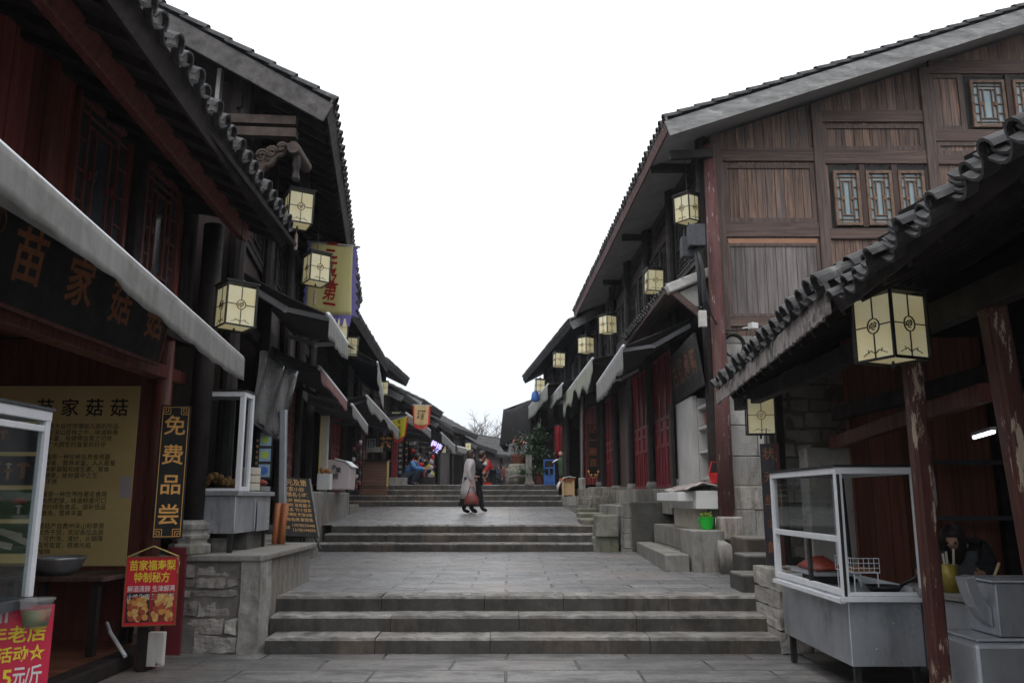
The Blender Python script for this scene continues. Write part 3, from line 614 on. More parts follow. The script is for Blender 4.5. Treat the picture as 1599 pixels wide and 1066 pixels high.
def row_house(label, O, yaw, s, L, H, over=1.0, ang=25, depth=6., n=3, hg=2.7, bays='dod', upper='wpw', wallm='brownplank', doorm='reddoor', soffm='dark', plinth=1.0, fasc='dark', gx=(.35, .35), postm='dark', near_gable=True, winw=.95, name='timber_house', pitch=.24, bargem='dark', tstep=.3, rafters=True, plug=True, latm='redwood', nx=0.):
    rz = R(90) + R(yaw); t = thing(name, label, 'house', O, rz, 'timber houses lining the street'); mw = MW[t.name]
    def P(x, i, z): return Vector((x, s * i, z))
    X = Vector((1, 0, 0)) * s
    def F(x, z, i=0.): return mw @ face(P(x, i, z), X)
    ta = math.tan(R(ang)); Ht = H + over * ta - .06; rid = H + (over + depth / 2) * ta - .1
    mb = MB()
    mb.ab(P(.1, 0, hg + .15), P(L - .1, .1, Ht)); bw = L / n
    for k in range(n):
        if bays[k] == 'w': mb.ab(P(k * bw, 0, 0), P((k + 1) * bw, .08, hg))
    for k, x in ((0, nx), (1, L - .1)):
        if k == 0 and not near_gable: continue
        mb.prism([P(x, 0, -.2), P(x, 0, Ht), P(x, depth / 2, rid), P(x, depth, Ht), P(x, depth, -.2)], (.1, 0, 0))
    mb.ab(P(nx + .1, depth - .1, 0), P(L - .1, depth, Ht)); mb.build('wall', wallm, t)
    mb = MB(); mb.ab(P(nx + .1, .1, hg), P(L - .1, depth - .1, hg + .12)); mb.ab(P(nx + .1, min(2.4, depth - .3), 0), P(L - .1, min(2.5, depth - .2), hg)); mb.build('interior', 'darkplank', t)
    MB().ab(P(nx - .02, -.22, -plinth), P(L + .02, depth, 0)).build('plinth', 'lime', t, bevel=.015)
    for k in range(n + 1):
        mb = MB(); x = min(max(k * bw, .12), L - .12); mb.tube([P(x, -.10, 0.16), P(x, -.10, Ht)], .10, 10); po = mb.build('post', postm, t, smooth=False)
        MB().lathe([(.13, 0), (.15, .05), (.15, .10), (.12, .16)], P(x, -.10, 0), 12).build('post_base', 'lime', po)
    mb = MB(); mb.ab(P(.0, -.07, hg - .08), P(L, -.002, hg + .14)); mb.build('beam', postm, t)
    mb = MB(); mb.ab(P(.0, -.06, Ht - .45), P(L, -.002, Ht - .25)); mb.build('beam', postm, t)
    MB().ab(P(0, -.05, hg + 1.0), P(L, -.002, hg + 1.09)).build('sill_rail', postm, t)
    for k in range(n):
        x0, x1 = k * bw + .14, (k + 1) * bw - .14
        if bays[k] in 'dl':
            nl = max(2, round((x1 - x0) / .62)); lw = (x1 - x0) / nl
            for q in range(nl): door_leaf(t, F(x0 + (q + .5) * lw, .02, .0), lw, hg - .12, doorm if bays[k] == 'd' else latm, bays[k] == 'l')
        if upper[k] == 'w':
            nw = max(1, int((x1 - x0) / winw)); ww = (x1 - x0) / nw
            for q in range(nw): window(t, F(x0 + (q + .5) * ww, hg + 1.1 + min(.55, (Ht - .5 - hg - 1.1) / 2), -.004), ww - .04, min(1.1, Ht - .5 - hg - 1.1), postm)
    ca, sa = math.cos(R(ang)), math.sin(R(ang)); S = (over + depth / 2) / ca; U = Vector((1, 0, 0)); Vs = Vector((0, s * ca, sa)); Nn = Vector((0, -s * sa, ca))
    e = P(-gx[0], -over, H)
    mb = MB(); tiles(mb, e + Nn * .05, U, Vs, L + gx[0] + gx[1], S, pitch, step=tstep, plug=plug)
    ridge = P(0, depth / 2, H + (over + depth / 2) * ta + .09)
    mb.beam(ridge + U * -gx[0], ridge + U * (L + gx[1]), .22, .16)
    for q_ in (-1, 1): e_ = ridge + (U * -gx[0] if q_ < 0 else U * (L + gx[1])); mb.beam(e_ - U * q_ * .35 + UP * .06, e_ + U * q_ * .12 + UP * .24, .18, .10)
    bk = Vector((0, s * ca, -sa)); mb.beam(ridge + bk * .1 + U * (L / 2), ridge + bk * S + U * (L / 2), L + gx[0] + gx[1], .1, 0)
    rf = mb.build('roof', ['tile', 'plug'], t)
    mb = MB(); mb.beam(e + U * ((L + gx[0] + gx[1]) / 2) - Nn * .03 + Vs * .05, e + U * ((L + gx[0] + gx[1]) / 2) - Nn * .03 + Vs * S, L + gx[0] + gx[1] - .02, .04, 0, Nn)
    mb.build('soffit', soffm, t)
    if rafters:
        k = 0; x = .0
        nr = min(60, int(L / .32))
        r0 = None
        for k in range(nr):
            x = (k + .5) * L / nr
            if r0 is None: r0 = MB().beam(P(0, -over, H) - Nn * .10 + Vs * .08, P(0, -over, H) - Nn * .10 + Vs * (over / ca), .07, .09, 0, Nn).build('rafter', postm, t); r0.location.x = x
            else:
                q = r0.copy(); COL.objects.link(q); q.parent = t; q.location.x = x
    mb = MB(); mb.beam(e + Vs * .01 - Nn * .06, e + Vs * .01 - Nn * .06 + U * (L + gx[0] + gx[1]), .035, .15, 0, Nn); mb.build('fascia', fasc, t)
    for x in (-gx[0] - .025, L + gx[1] + .025):
        mb = MB(); mb.beam(P(x, -over, H) - Nn * .10, P(x, -over, H) - Nn * .10 + Vs * S, .045, .26, 0, Nn); mb.beam(ridge + U * (x - 0) - Vector((0, 0, .2)), ridge + U * x - Vector((0, 0, .2)) + bk * S, .045, .26)
        mb.build('bargeboard', bargem, t, bevel=.006)
    return t, P, F

# ---------------- left row
L2, P2, F2 = row_house('dark two storey timber house with a carved bracket, behind the long yellow banner', (-3.43, 9.55, 1.0), 8.5, 1, 10.3, 5.27, 1.2, 27.5, 7, 4, 2.9, 'oolo', 'wwww', 'darkplank', bargem='darkbarge', gx=(.38, .1), plinth=1.2, nx=.5)
row_house('third timber house on the left, behind the slatted counter, with low small windows', (-4.98, 19.85, 1.76), 3, 1, 8.4, 4.3, 1.1, 27, 6.5, 3, 2.7, 'odo', 'wwp', 'darkplank')
px_, py_ = -5.4, 28.5
for lb_, yw_, ln_, h_, fl_, by_, up_, sm_ in (
    ('timber house behind the crouching person in blue', -2, 4.5, 4.2, 2.05, 'do', 'ww', .3),
    ('lower timber house just beyond the crouching person, behind the pale orange flag', -2, 4.0, 3.55, 2.05, 'od', 'pw', .3),
    ('timber house with the violet lit sign under its eave', -4, 5.4, 3.8, 2.05, 'ow', 'pp', .4),
    ('plain plank house right of the violet lit sign', -4, 5.2, 3.3, 2.05, 'do', 'pp', .4),
    ('low timber house directly behind the two people walking', -10, 6.4, 3.55, 2.0, 'wo', 'pp', .5),
    ('dark roofed house behind the person in the red jacket', -10, 6.4, 3.1, 1.85, 'do', 'pp', .5)):
    row_house(lb_, (px_, py_, fl_), yw_, 1, ln_, h_, random.uniform(.85, 1.1), random.uniform(25, 29), random.uniform(5, 6.2), 2, 2.4, by_, up_, random.choice(('darkplank', 'brownplank')), tstep=sm_, bargem='barge', gx=(.2, .2), rafters=False)
    px_ -= (ln_ + .12) * math.sin(R(yw_)); py_ += (ln_ + .12) * math.cos(R(yw_))
row_house('far grey roofed house behind the person in red where the street bends', (-2.0, 61.6, 1.6), -22, 1, 12, 3.1, 1.0, 26, 5.5, 4, 2.2, 'odwo', 'pppp', 'brownplank', tstep=.8, rafters=False, pitch=.3)
row_house('farthest grey roofed house closing the view at the bend', (2.6, 73, 1.0), -27, 1, 15, 3.0, 1.0, 26, 5.5, 4, 2.2, 'owdo', 'pppp', 'brownplank', tstep=.8, rafters=False, pitch=.3)
# carved bracket, hanging post and tie beams on the near gable of the second house
mb = MB()
for q in range(3):
    mb.tube([at(404 + 48 * a_ / 12, 252 - 26 * a_ / 12 + q * 9 * (1 - a_ / 14) + 3 * math.sin(a_ * 1.3 + q), 9.35) for a_ in range(13)], [.05 - .002 * a_ for a_ in range(13)], 7)
for cx, cy, rr_ in ((409, 244, .085), (424, 238, .075), (440, 230, .06)):
    c = at(cx, cy, 9.32); mb.tube([c + V(rr_ * (1 - a_ / 24) * math.cos(a_ * .6), 0, rr_ * (1 - a_ / 24) * math.sin(a_ * .6)) for a_ in range(20)], .022, 6)
mb.build('carved_bracket', 'scroll', L2, True, smooth=True)
mb = MB(); c = at(462, 236, 9.4); mb.tube([c - V(0, .12, 0), c + V(0, .5, 0)], .075, 12); mb.build('purlin', 'scroll', L2, True)
mb = MB(); c = at(463, 250, 9.4); mb.lathe([(.03, -.28), (.05, -.24), (.035, -.15), (.05, -.08), (.04, .1)], c, 10); mb.build('hanging_finial', 'dark', L2, True)
for y0, y1 in ((187, 200), (206, 219)):
    mb = MB(); mb.beam(at(355, y0, 9.45), at(464, y0 + 4, 9.45), .12, .11); mb.build('tie_beam', 'scroll', L2, True)
mb = MB(); mb.beam(at(468, 165, 11.4), at(480, 330, 11.4), .12, .12); mb.build('gable_post', 'dark', L2, True)
for a_, b_ in (((345, 110), (336, 205)), ):
    MB().beam(at(*a_, 9.5), at(*b_, 9.5), .1, .05).build('gable_strut', 'plaster', L2, True)

# ---------------- right row
R1, PR1, FR1 = row_house('big two storey timber house with a plank gable and red doors on the right', (3.35, 13.25, 1.8), 1.8, -1, 12.75, 5.65, .95, 19.0, 13, 5, 2.9, 'oddwd', 'wwwww', 'brownplank', soffm='plaster', fasc='polered', gx=(.95, .1), near_gable=False, plinth=.5, bargem='barge', rafters=False)
row_house('dark timber house beyond the red doors, behind the leafy climbing shrub', (2.9, 26.3, 1.95), 6, -1, 12, 5.15, 1.1, 28, 7, 4, 2.8, 'dowo', 'wwww', 'darkplank', plug=True, plinth=.8, bargem='barge')
row_house('low timber house hidden behind the sagging black tarpaulin awning', (1.55, 38.6, 2.05), 3, -1, 10, 3.4, .9, 26, 6, 3, 2.4, 'oww', 'ppp', 'darkplank', tstep=.6, rafters=False)
# plank gable of the big house, on the plane Y = GY
GY = 13.2
def G(px, py): return at(px, py, GY)
gz = lambda x: 7.45 + (x - 2.42) * math.tan(R(19.0)) - .12
mb = MB(); pts = [(3.36, GY, 4.2), (14.5, GY, 4.2), (14.5, GY, gz(8.9)), (8.9, GY, gz(8.9)), (3.36, GY, gz(3.36))]
mb.prism(pts, (0, .08, 0)); mb.build('gable_planks', 'gable', R1, True)
def gbox(x0, y0, x1, y1, d0, d1):
    "rectangle of photo pixels on the gable plane, d0..d1 metres proud of the planks"
    a_, b_ = G((x0 + x1) / 2, y1), G((x0 + x1) / 2, y0); xa, xb = G(x0, (y0 + y1) / 2).x, G(x1, (y0 + y1) / 2).x
    return (xa, GY - d1, a_.z), (xb, GY - d0, b_.z)
def gpart(name, m_, x0, y0, x1, y1, d0=0, d1=.05):
    return MB().ab(*gbox(x0, y0, x1, y1, d0, d1)).build(name, m_, R1, True, bevel=.008)
for xc, wd in ((3.46, .19), (5.20, .18), (7.11, .18), (9.4, .2), (11.4, .2)):
    zt = gz(min(xc, 8.9)) - .03
    MB().ab((xc - wd / 2, GY - .07, 4.22), (xc + wd / 2, GY, zt)).build('gable_post', 'stile', R1, True, bevel=.012)
def rail(xa, xb, za, zb, d=.05, m_='rail'): return MB().ab((xa, GY - d, za), (xb, GY - .001, zb)).build('gable_rail', m_, R1, True, bevel=.008)
def zy(py, px=1300): return G(px, py).z
C = (3.555, 5.11, 5.29, 7.02, 7.20, 9.3)
rail(C[0], C[1], zy(253, 1200), zy(233, 1200)); rail(C[0], C[1], zy(371, 1200), zy(348, 1200)); rail(C[0], C[1], zy(510, 1200), zy(496, 1200), .04)
rail(C[2], C[3], zy(192, 1370), zy(174, 1370)); rail(C[2], C[3], zy(257, 1370), zy(236, 1370)); rail(C[2], C[3], zy(374, 1370), zy(358, 1370), .05)
rail(C[4], C[5], zy(117, 1540), zy(96, 1540)); rail(C[4], C[5], zy(222, 1540), zy(204, 1540)); rail(C[4], C[5], zy(258, 1540), zy(243, 1540))
def gframe(xa, xb, za, zb, m_='stile', t_=.075):
    mb = MB(); mb.ab((xa, GY - .032, za), (xa + t_, GY - .001, zb)); mb.ab((xb - t_, GY - .032, za), (xb, GY - .001, zb)); mb.ab((xa + t_, GY - .030, za), (xb - t_, GY - .001, za + t_)); mb.ab((xa + t_, GY - .030, zb - t_), (xb - t_, GY - .001, zb))
    mb.build('panel_frame', m_, R1, True, bevel=.006)
gframe(C[0] + .005, C[1] - .005, zy(348, 1200) + .004, zy(253, 1200) - .05); gframe(C[2] + .005, C[3] - .005, zy(236, 1370) + .004, zy(192, 1370) - .04)
gframe(C[4] + .005, 7.76, zy(204, 1500) + .004, zy(117, 1500) - .004); gframe(C[4] + .005, C[5] - .005, zy(243, 1540) + .004, zy(222, 1540) - .004)
mb = MB(); mb.ab((C[0] + .05, GY - .012, zy(496, 1200)), (C[1] - .05, GY - .001, zy(371, 1200) - .004)); mb.build('lower_panel', 'gablegrey', R1, True)
mb = MB(); mb.prism([(C[0] + .06, GY - .014, zy(384, 1200)), (C[1] - .06, GY - .014, zy(384, 1200)), (C[1] - .02, GY - .014, zy(373, 1200)), (C[0] + .02, GY - .014, zy(373, 1200))], (0, -.012, 0)); mb.build('new_wood_strip', mat('pale_new_wood', (.42, .22, .13), (.30, .15, .09), st=(6, 1, 1), s=3), R1, True)
gframe(C[0] + .005, C[1] - .005, zy(496, 1200) + .004, zy(371, 1200) - .10, 'stile', .06)
# gable windows: flat black board painted as the shaded opening, bright mullions, lattice leaves
def gwin(xa, xb, za, zb, k, tilt=0):
    MB().ab((xa, GY - .006, za), (xb, GY - .001, zb)).build('opening_shade_board', 'black', R1, True)
    ww = (xb - xa) / k
    for q in range(k):
        c_ = V(xa + ww * (q + .5), GY - .012, (za + zb) / 2 - .04)
        window(R1, face(c_, (1, tilt, 0)), ww * .80, (zb - za) * .93 - .06, 'lattice', 'pane')
        if q: MB().ab((xa + ww * q - .045, GY - .06, za), (xa + ww * q + .045, GY - .007, zb)).build('mullion', 'brownplank', R1, True, bevel=.006)
gwin(C[2] + .06, C[3] - .03, zy(356, 1370), zy(259, 1370), 3); gwin(7.80, 9.28, zy(203, 1540), zy(119, 1540), 2)
# pale stone ground floor under the planks
mb = MB(); block_wall(mb, (3.40, GY), (12, GY), .4, 4.2, .25, (.36, .52), (.45, .95), .012, (0, -1, 0)); mb.build('stone_base', 'gablestone', R1, True, bevel=.014)
# maroon pole at the corner
mb = MB(); p0, p1 = at(1135, 806, 13.0), at(1107, 228, 13.0); mb.tube([p0, p0.lerp(p1, .3) + V(.012, 0, 0), p0.lerp(p1, .6), p1], [.13, .12, .115, .10], 14); po = mb.build('corner_pole', 'polered', R1, True, smooth=True)
MB().ab((p0.x - .15, 12.82, p0.z - .34), (p0.x + .2, 13.12, p0.z + .0)).build('pole_base', 'gablestone', po, True, bevel=.03)
MB().beam(at(1046, 243, 12.9), at(1112, 240, 12.9), .1, .14).build('eave_bracket', 'dark', R1, True)
for a_ in range(3): MB().beam(V(2.5, 14 + 4 * a_, 7.42), V(3.2, 14 + 4 * a_, 7.42), .1, .14).build('eave_bracket', 'dark', R1, True)

# small tiled pent roof along the big house
t = thing('pent_roof', 'small tiled pent roof with a white plastered end above the shop awning', 'roof', (3, 13.3, 4.6))
O = at(1040, 452, 13.35); Vs = Vector((.92, .0, .38)).normalized(); U = Vector((-.031, 1, 0)).normalized()
mb = MB(); tiles(mb, O, U, Vs, 4.6, .95, .2, .07); mb.build('tiles', ['tile', 'plug'], t, True)
mb = MB(); mb.beam(O + U * 2.3 - V(0, 0, .07) + Vs * .03, O + U * 2.3 - V(0, 0, .07) + Vs * .95, 4.6, .05, 0, UP); mb.build('boarding', 'rail', t, True)
mb = MB(); mb.beam(O - V(0, .03, .02), O - V(0, .03, .02) + Vs * .98, .24, .16); mb.build('end_ridge', 'dirtyplaster', t, True, bevel=.03)
mb = MB(); q0 = O + Vs * .12 - V(0, 0, .14); q1 = O + Vs * .95 - V(0, 0, .12); mb.prism([q0, q1, V(q1.x, q1.y, q1.z - .62), V(q0.x + .35, q0.y, q0.z - .18)], (0, .08, 0)); mb.build('plaster_end', 'dirtyplaster', t, True)
MB().beam(at(1050, 455, 13.3), at(1104, 500, 13.3), .08, .1).build('brace', 'rail', t, True)

# ---------------- near left shop (open front)
t = L1 = thing('shop_house', 'near dark timber shop with an open front and red plank upper wall on the left', 'house', (-3.8, 5, 0))
mb = MB(); mb.ab((-7.6, -1, 0), (-7.5, 9.4, 5.3)); mb.ab((-7.5, 9.34, 0), (-3.9, 9.44, 3.4)); mb.ab((-7.5, -1.1, 0), (-3.8, -1, 5.3)); mb.build('wall', 'redwood', t, True)
MB().ab((-7.5, -1, .02), (-3.72, 9.34, .10)).build('floor', 'orangefloor', t, True)
MB().ab((-7.5, -1, 3.42), (-3.9, 9.34, 3.55)).build('ceiling', 'redplank', t, True)
mb = MB(); mb.prism([(-7.5, 9.34, 3.4), (-3.75, 9.34, 3.4), (-3.75, 9.34, 5.2), (-7.5, 9.34, 6.6)], (0, .1, 0)); mb.build('end_wall', 'darkplank', t, True)
UW = MB().ab((-3.9, -1, 3.55), (-3.8, 9.34, 5.25)).build('upper_wall', mat('upper_red_plank', (.33, .085, .065), (.14, .038, .03), st=(9, 9, .5), s=2, planks=('Y', .26), rough=.55, bump=.3), t, True)
Fl = lambda y, z, x=-3.8: face((x, y, z), (0, 1, 0))
window(t, Fl(7.15, 4.42, -3.795), 1.0, 1.35, 'redwood', 'paned'); window(t, Fl(8.45, 4.35, -3.795), .9, 1.35, 'redwood', 'paned'); window(t, Fl(5.0, 4.5, -3.795), .9, 1.35, 'redwood', 'paned')
for y in (-.8, 2.4, 4.35, 6.3, 7.85, 9.18):
    MB().ab((-3.79, y - .07, 3.56), (-3.70, y + .07, 5.2)).build('upper_post', 'dark' if y > 7 else 'redwood', t, True, bevel=.01)
for x, y, m_ in ((-3.78, 8.86, 'redwood'), (-3.78, 4.0, 'dark'), (-3.78, -.5, 'dark')):
    po = MB().tube([(x, y, .35), (x, y, 3.6)], .10, 14).build('post', m_, t, True, smooth=True)
MB().ab((-3.92, -1, 3.3), (-3.66, 9.3, 3.54)).build('beam', 'dark', t, True, bevel=.01)
MB().ab((-3.88, -1, 2.86), (-3.70, 9.3, 3.0)).build('beam', 'redwood', t, True, bevel=.01)
MB().ab((-3.86, -1, .0), (-3.66, 8.9, .14)).build('threshold', 'dark', t, True, bevel=.02)
mb = MB(); mb.tube([(-3.6, 8.1, .16), (-3.85, 8.3, .34), (-4.1, 8.75, .36)], .018, 8); mb.build('pipe', 'alu', t, True)
O = V(-2.20, 1.9, 4.72); E = V(-2.60, 9.35, 4.67); U = (E - O).normalized(); Lr = (E - O).length; Vs = Vector((-math.cos(R(24)), 0, math.sin(R(24)))); Nn = U.cross(Vs); Nn = Nn if Nn.z > 0 else -Nn
mb = MB(); tiles(mb, O, U, Vs, Lr, 4.2, .245, .098, wob=.01); mb.build('roof', ['tile', 'plug'], t, True)
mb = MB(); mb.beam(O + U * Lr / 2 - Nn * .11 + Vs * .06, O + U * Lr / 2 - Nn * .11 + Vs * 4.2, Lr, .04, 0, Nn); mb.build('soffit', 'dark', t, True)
mb = MB(); mb.beam(O - Nn * .10 + Vs * .05, E - Nn * .10 + Vs * .05, .05, .17, 0, Nn); mb.build('fascia', 'dark', t, True)
mb = MB(); mb.beam(O - Nn * .24 + Vs * .5, E - Nn * .24 + Vs * .5, .14, .16, 0, Nn); mb.build('eave_purlin', 'redwood', t, True, bevel=.01)
r0 = None
for k in range(18):
    y = k * .42 + .2
    MB().beam(O + U * y - Nn * .16 + Vs * .1, O + U * y - Nn * .16 + Vs * 1.7, .08, .07, 0, Nn).build('rafter', 'dark', t, True)
for y in (8.95, 4.2): MB().beam(V(-3.75, y, 4.9), V(-2.75, y, 4.72), .10, .16).build('eave_bracket', 'dark', t, True)
# dark column on a carved stone base, standing on the retaining wall
t = thing('column', 'dark wooden column on a moulded stone base beside the gold lettered sign', 'column', (-3.36, 8.86, 1.0))
MB().tube([(-3.36, 8.86, 1.36), (-3.36, 8.90, 4.75)], .115, 16).build('shaft', 'dark', t, True, smooth=True)
mb = MB(); mb.lathe([(.21, 0), (.22, .02), (.22, .10), (.18, .115), (.18, .15), (.20, .165), (.205, .20), (.17, .215), (.17, .25), (.195, .265), (.195, .32), (.15, .34), (.14, .36)], (-3.37, 8.86, 1.01), 8); mb.build('base', 'lime', t, True, bevel=.01)

# ---------------- near right stall (open front under a tiled eave)
t = R0 = thing('food_stall', 'near dark open food stall under a low tiled eave on the right', 'stall', (4, 8, 0))
U = Vector((.85, 8.14, 0)).normalized(); W_ = Vector((U.y, -U.x, 0)); sl_ = R(27); Vs = (W_ * math.cos(sl_) + UP * math.sin(sl_)).normalized(); Nn = U.cross(Vs); Nn = Nn if Nn.z > 0 else -Nn
Of = V(2.152, 5.6, 3.04); On = V(1.75, 1.75, 3.02)
mb = MB(); tiles(mb, Of + Vs * .02, U, Vs, 5.65, 4.6, .27, .102, wob=.014)
tiles(mb, On - Nn * .03 - UP * .09, U, Vs, 3.75, 4.6, .225, .062, plug=False, layers=4, wob=.022)
mb.build('roof', ['tile', 'plug'], t, True)
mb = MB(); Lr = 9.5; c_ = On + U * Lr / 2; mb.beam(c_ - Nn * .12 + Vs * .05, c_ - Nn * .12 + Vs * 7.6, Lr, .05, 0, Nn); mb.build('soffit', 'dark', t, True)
mb = MB(); a_ = Of - Nn * .035 + Vs * .03; n_ = 120; vs = []
for i in range(n_ + 1):
    p = a_ + U * (5.62 * i / n_); d = .155 + .022 * abs(math.sin(i * 1.25)) + random.uniform(-.012, .012); vs += [p, p - UP * d]
o_ = len(vs); vs += [p + W_ * .022 for p in vs]
fs = []
for i in range(n_): fs += [(2 * i, 2 * i + 1, 2 * i + 3, 2 * i + 2), (o_ + 2 * i, o_ + 2 * i + 2, o_ + 2 * i + 3, o_ + 2 * i + 1), (2 * i + 1, o_ + 2 * i + 1, o_ + 2 * i + 3, 2 * i + 3), (2 * i, 2 * i + 2, o_ + 2 * i + 2, o_ + 2 * i)]
fs += [(0, o_, o_ + 1, 1), (2 * n_, 2 * n_ + 1, o_ + 2 * n_ + 1, o_ + 2 * n_)]
mb.add(vs, fs); mb.build('scalloped_fascia', mat('peeling_pink_paint', (.36, .315, .30), (.15, .13, .122), st=(1, 5, .8), s=6, rough=.8, bump=.3, dirt=((.05, .045, .04), 6, .5, .62)), t, True)
mb = MB(); mb.beam(On - Nn * .14 + Vs * .06, Of - Nn * .14 + Vs * .06, .05, .14, 0, Nn); mb.build('eave_board', 'dark', t, True)
for k in range(22):
    y = .2 + k * .42; MB().beam(On + U * y - Nn * .18 + Vs * .1, On + U * y - Nn * .18 + Vs * 2.4, .07, .08, 0, Nn).build('rafter', 'dark', t, True)
# posts
MB().beam(V(2.98, 6.08, 0), V(2.98, 6.08, 3.2), .12, .12).build('post', 'redpost', t, True, bevel=.025)
MB().beam(at(1622, 870, 5.0) + V(0, 0, -1.45) + V(.08, 0, 0), at(1568, 600, 5.0) + V(-.03, 0, .6), .135, .135).build('post', 'redpost', t, True, bevel=.025)
MB().beam(V(3.45, 10.7, .5), V(3.45, 10.7, 3.3), .11, .11).build('post', 'dark', t, True, bevel=.02)
MB().beam(V(2.98, 2.0, 0), V(2.98, 2.0, 3.2), .16, .16).build('post', 'dark', t, True)
MB().beam(V(3.02, 11.0, 2.84), V(2.9, 1.8, 2.84), .12, .18).build('beam', 'dark', t, True, bevel=.01)
MB().beam(V(4.0, 10.2, 2.62), V(4.0, 1.8, 2.62), .12, .16).build('beam', 'dark', t, True, bevel=.01)
MB().beam(at(1300, 692, 10.2), at(1540, 612, 6.0), .10, .14).build('tie_beam', 'redwood', t, True, bevel=.01)
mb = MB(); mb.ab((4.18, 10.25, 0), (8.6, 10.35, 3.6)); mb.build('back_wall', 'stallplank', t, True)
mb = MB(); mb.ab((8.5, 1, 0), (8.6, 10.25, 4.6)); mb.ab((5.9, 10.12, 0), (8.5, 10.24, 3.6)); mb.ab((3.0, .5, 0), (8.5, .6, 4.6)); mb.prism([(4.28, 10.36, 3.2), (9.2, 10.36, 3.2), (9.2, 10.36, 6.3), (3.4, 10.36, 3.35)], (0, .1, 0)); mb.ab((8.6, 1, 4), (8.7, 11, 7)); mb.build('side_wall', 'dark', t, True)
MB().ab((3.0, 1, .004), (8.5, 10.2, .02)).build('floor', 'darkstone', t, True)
mb = MB(); block_wall(mb, (3.42, 10.95), (4.5, 10.95), .4, 3.3, .3, (.13, .26), (.2, .5), .03, (0, -1, 0), rough=1); roughen(mb.build('rubble_wall', 'rubble', t, True), 3, .05, .15); MB().ab((3.4, 10.97, .3), (5.0, 11.2, 3.9)).build('mortar', 'mortar', t, True)
mb = MB(); a_ = at(1263, 900, 10.5); b_ = at(1336, 700, 10.5); mb.ab((a_.x, 10.3, .3), (b_.x - .02, 10.6, b_.z)); mb.build('plaster_pier', mat('stained_white_plaster', (.46, .44, .42), (.33, .31, .29), s=3, rough=.9, bump=.2, dirt=[((.16, .13, .11), 2.2, .55, .66), ((.30, .11, .08), 5, .66, .72)]), t, True, bevel=.02)
mb = MB(); block_wall(mb, (2.80, 9.05), (3.4, 9.05), 0, .85, .9, (.16, .25), (.3, .5), .02, (0, -1, 0), rough=1); roughen(mb.build('stone_footing', 'rubble', t, True), 3, .05, .15)

# ================================================================== lanterns
def make_lantern(label):
    t = thing('lantern', label, 'lantern', (0, 0, 0), 0, 'hanging paper yellow glass lanterns'); h, w_ = .23, .165
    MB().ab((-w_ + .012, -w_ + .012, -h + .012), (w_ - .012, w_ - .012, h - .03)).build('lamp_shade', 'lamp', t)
    mb = MB()
    for sx in (-1, 1):
        for sy in (-1, 1): mb.ab((sx * w_ - .009, sy * w_ - .009, -h), (sx * w_ + .009, sy * w_ + .009, h))
    for z in (-h, h):
        for s_ in (-1, 1):
            mb.ab((-w_ + .009, s_ * w_ - .008, z - .009), (w_ - .009, s_ * w_ + .008, z + .009)); mb.ab((s_ * w_ - .008, -w_ + .009, z - .008), (s_ * w_ + .008, w_ - .009, z + .008))
    mb.ab((-w_ - .02, -w_ - .02, h + .010), (w_ + .02, w_ + .02, h + .03)); mb.lathe([(.10, 0), (.03, .05), (.012, .07)], (0, 0, h + .03), 4)
    for k in range(4):
        Mx = Matrix.Rotation(k * math.pi / 2, 4, 'Z') @ face((0, -w_ + .010, 0), (1, 0, 0))
        frect(mb, Mx, -.004, .004, -h + .01, -.05, 0, .006); frect(mb, Mx, -.004, .004, .055, h - .02, 0, .006)
        frect(mb, Mx, -w_ + .01, -.05, -.002, .005, 0, .006); frect(mb, Mx, .05, w_ - .01, -.002, .005, 0, .006)
        for q in range(12):
            a0, a1 = q * math.pi / 6, (q + 1) * math.pi / 6
            mb.beam(Mx @ V(.05 * math.cos(a0), .052 * math.sin(a0), .003), Mx @ V(.05 * math.cos(a1), .052 * math.sin(a1), .003), .007, .007)
        for q in (-1, 1):
            mb.beam(Mx @ V(0, -h + .04, .003), Mx @ V(q * .035, -h + .065, .003), .005, .005); mb.beam(Mx @ V(q * .035, -h + .065, .003), Mx @ V(q * .10, -h + .035, .003), .004, .004)
            mb.beam(Mx @ V(q * .05, -h + .05, .003), Mx @ V(q * .06, -h + .075, .003), .004, .004)
    mb.build('frame', 'iron', t)
    for k in range(4):
        mb = MB(); Mx = Matrix.Rotation(k * math.pi / 2, 4, 'Z') @ face((0, -w_ + .010, 0), (1, 0, 0))
        for q in range(10):
            a0 = q * 2.4; r0 = .006 + .003 * q; mb.beam(Mx @ V(r0 * math.cos(a0), r0 * math.sin(a0), .003), Mx @ V(r0 * math.cos(a0 + .9), r0 * math.sin(a0 + .9), .003), .008, .006)
            mb.build('red_medallion', 'rust', t)
    MB().lathe([(.004, -.06), (.012, -.05), (.014, -.02), (.006, 0)], (0, 0, -h), 8).build('finial', 'iron', t)
    return t
def cord(par, up_, tassel):
    MB().tube([(0, 0, .28), (0, 0, .28 + up_)], .006, 5).build('cord', 'iron', par)
    if tassel:
        mb = MB(); mb.tube([(0, 0, -.29), (0, 0, -.34)], .004, 5); mb.lathe([(.012, -.34), (.02, -.37), (.024, -.52), (.02, -.58)], (0, 0, 0), 8); mb.build('tassel', mat('pale_tassel', (.40, .33, .30), (.28, .2, .18), s=30, st=(1, 1, .1), rough=.9) if 'pale_tassel' not in bpy.data.materials else bpy.data.materials['pale_tassel'], par)
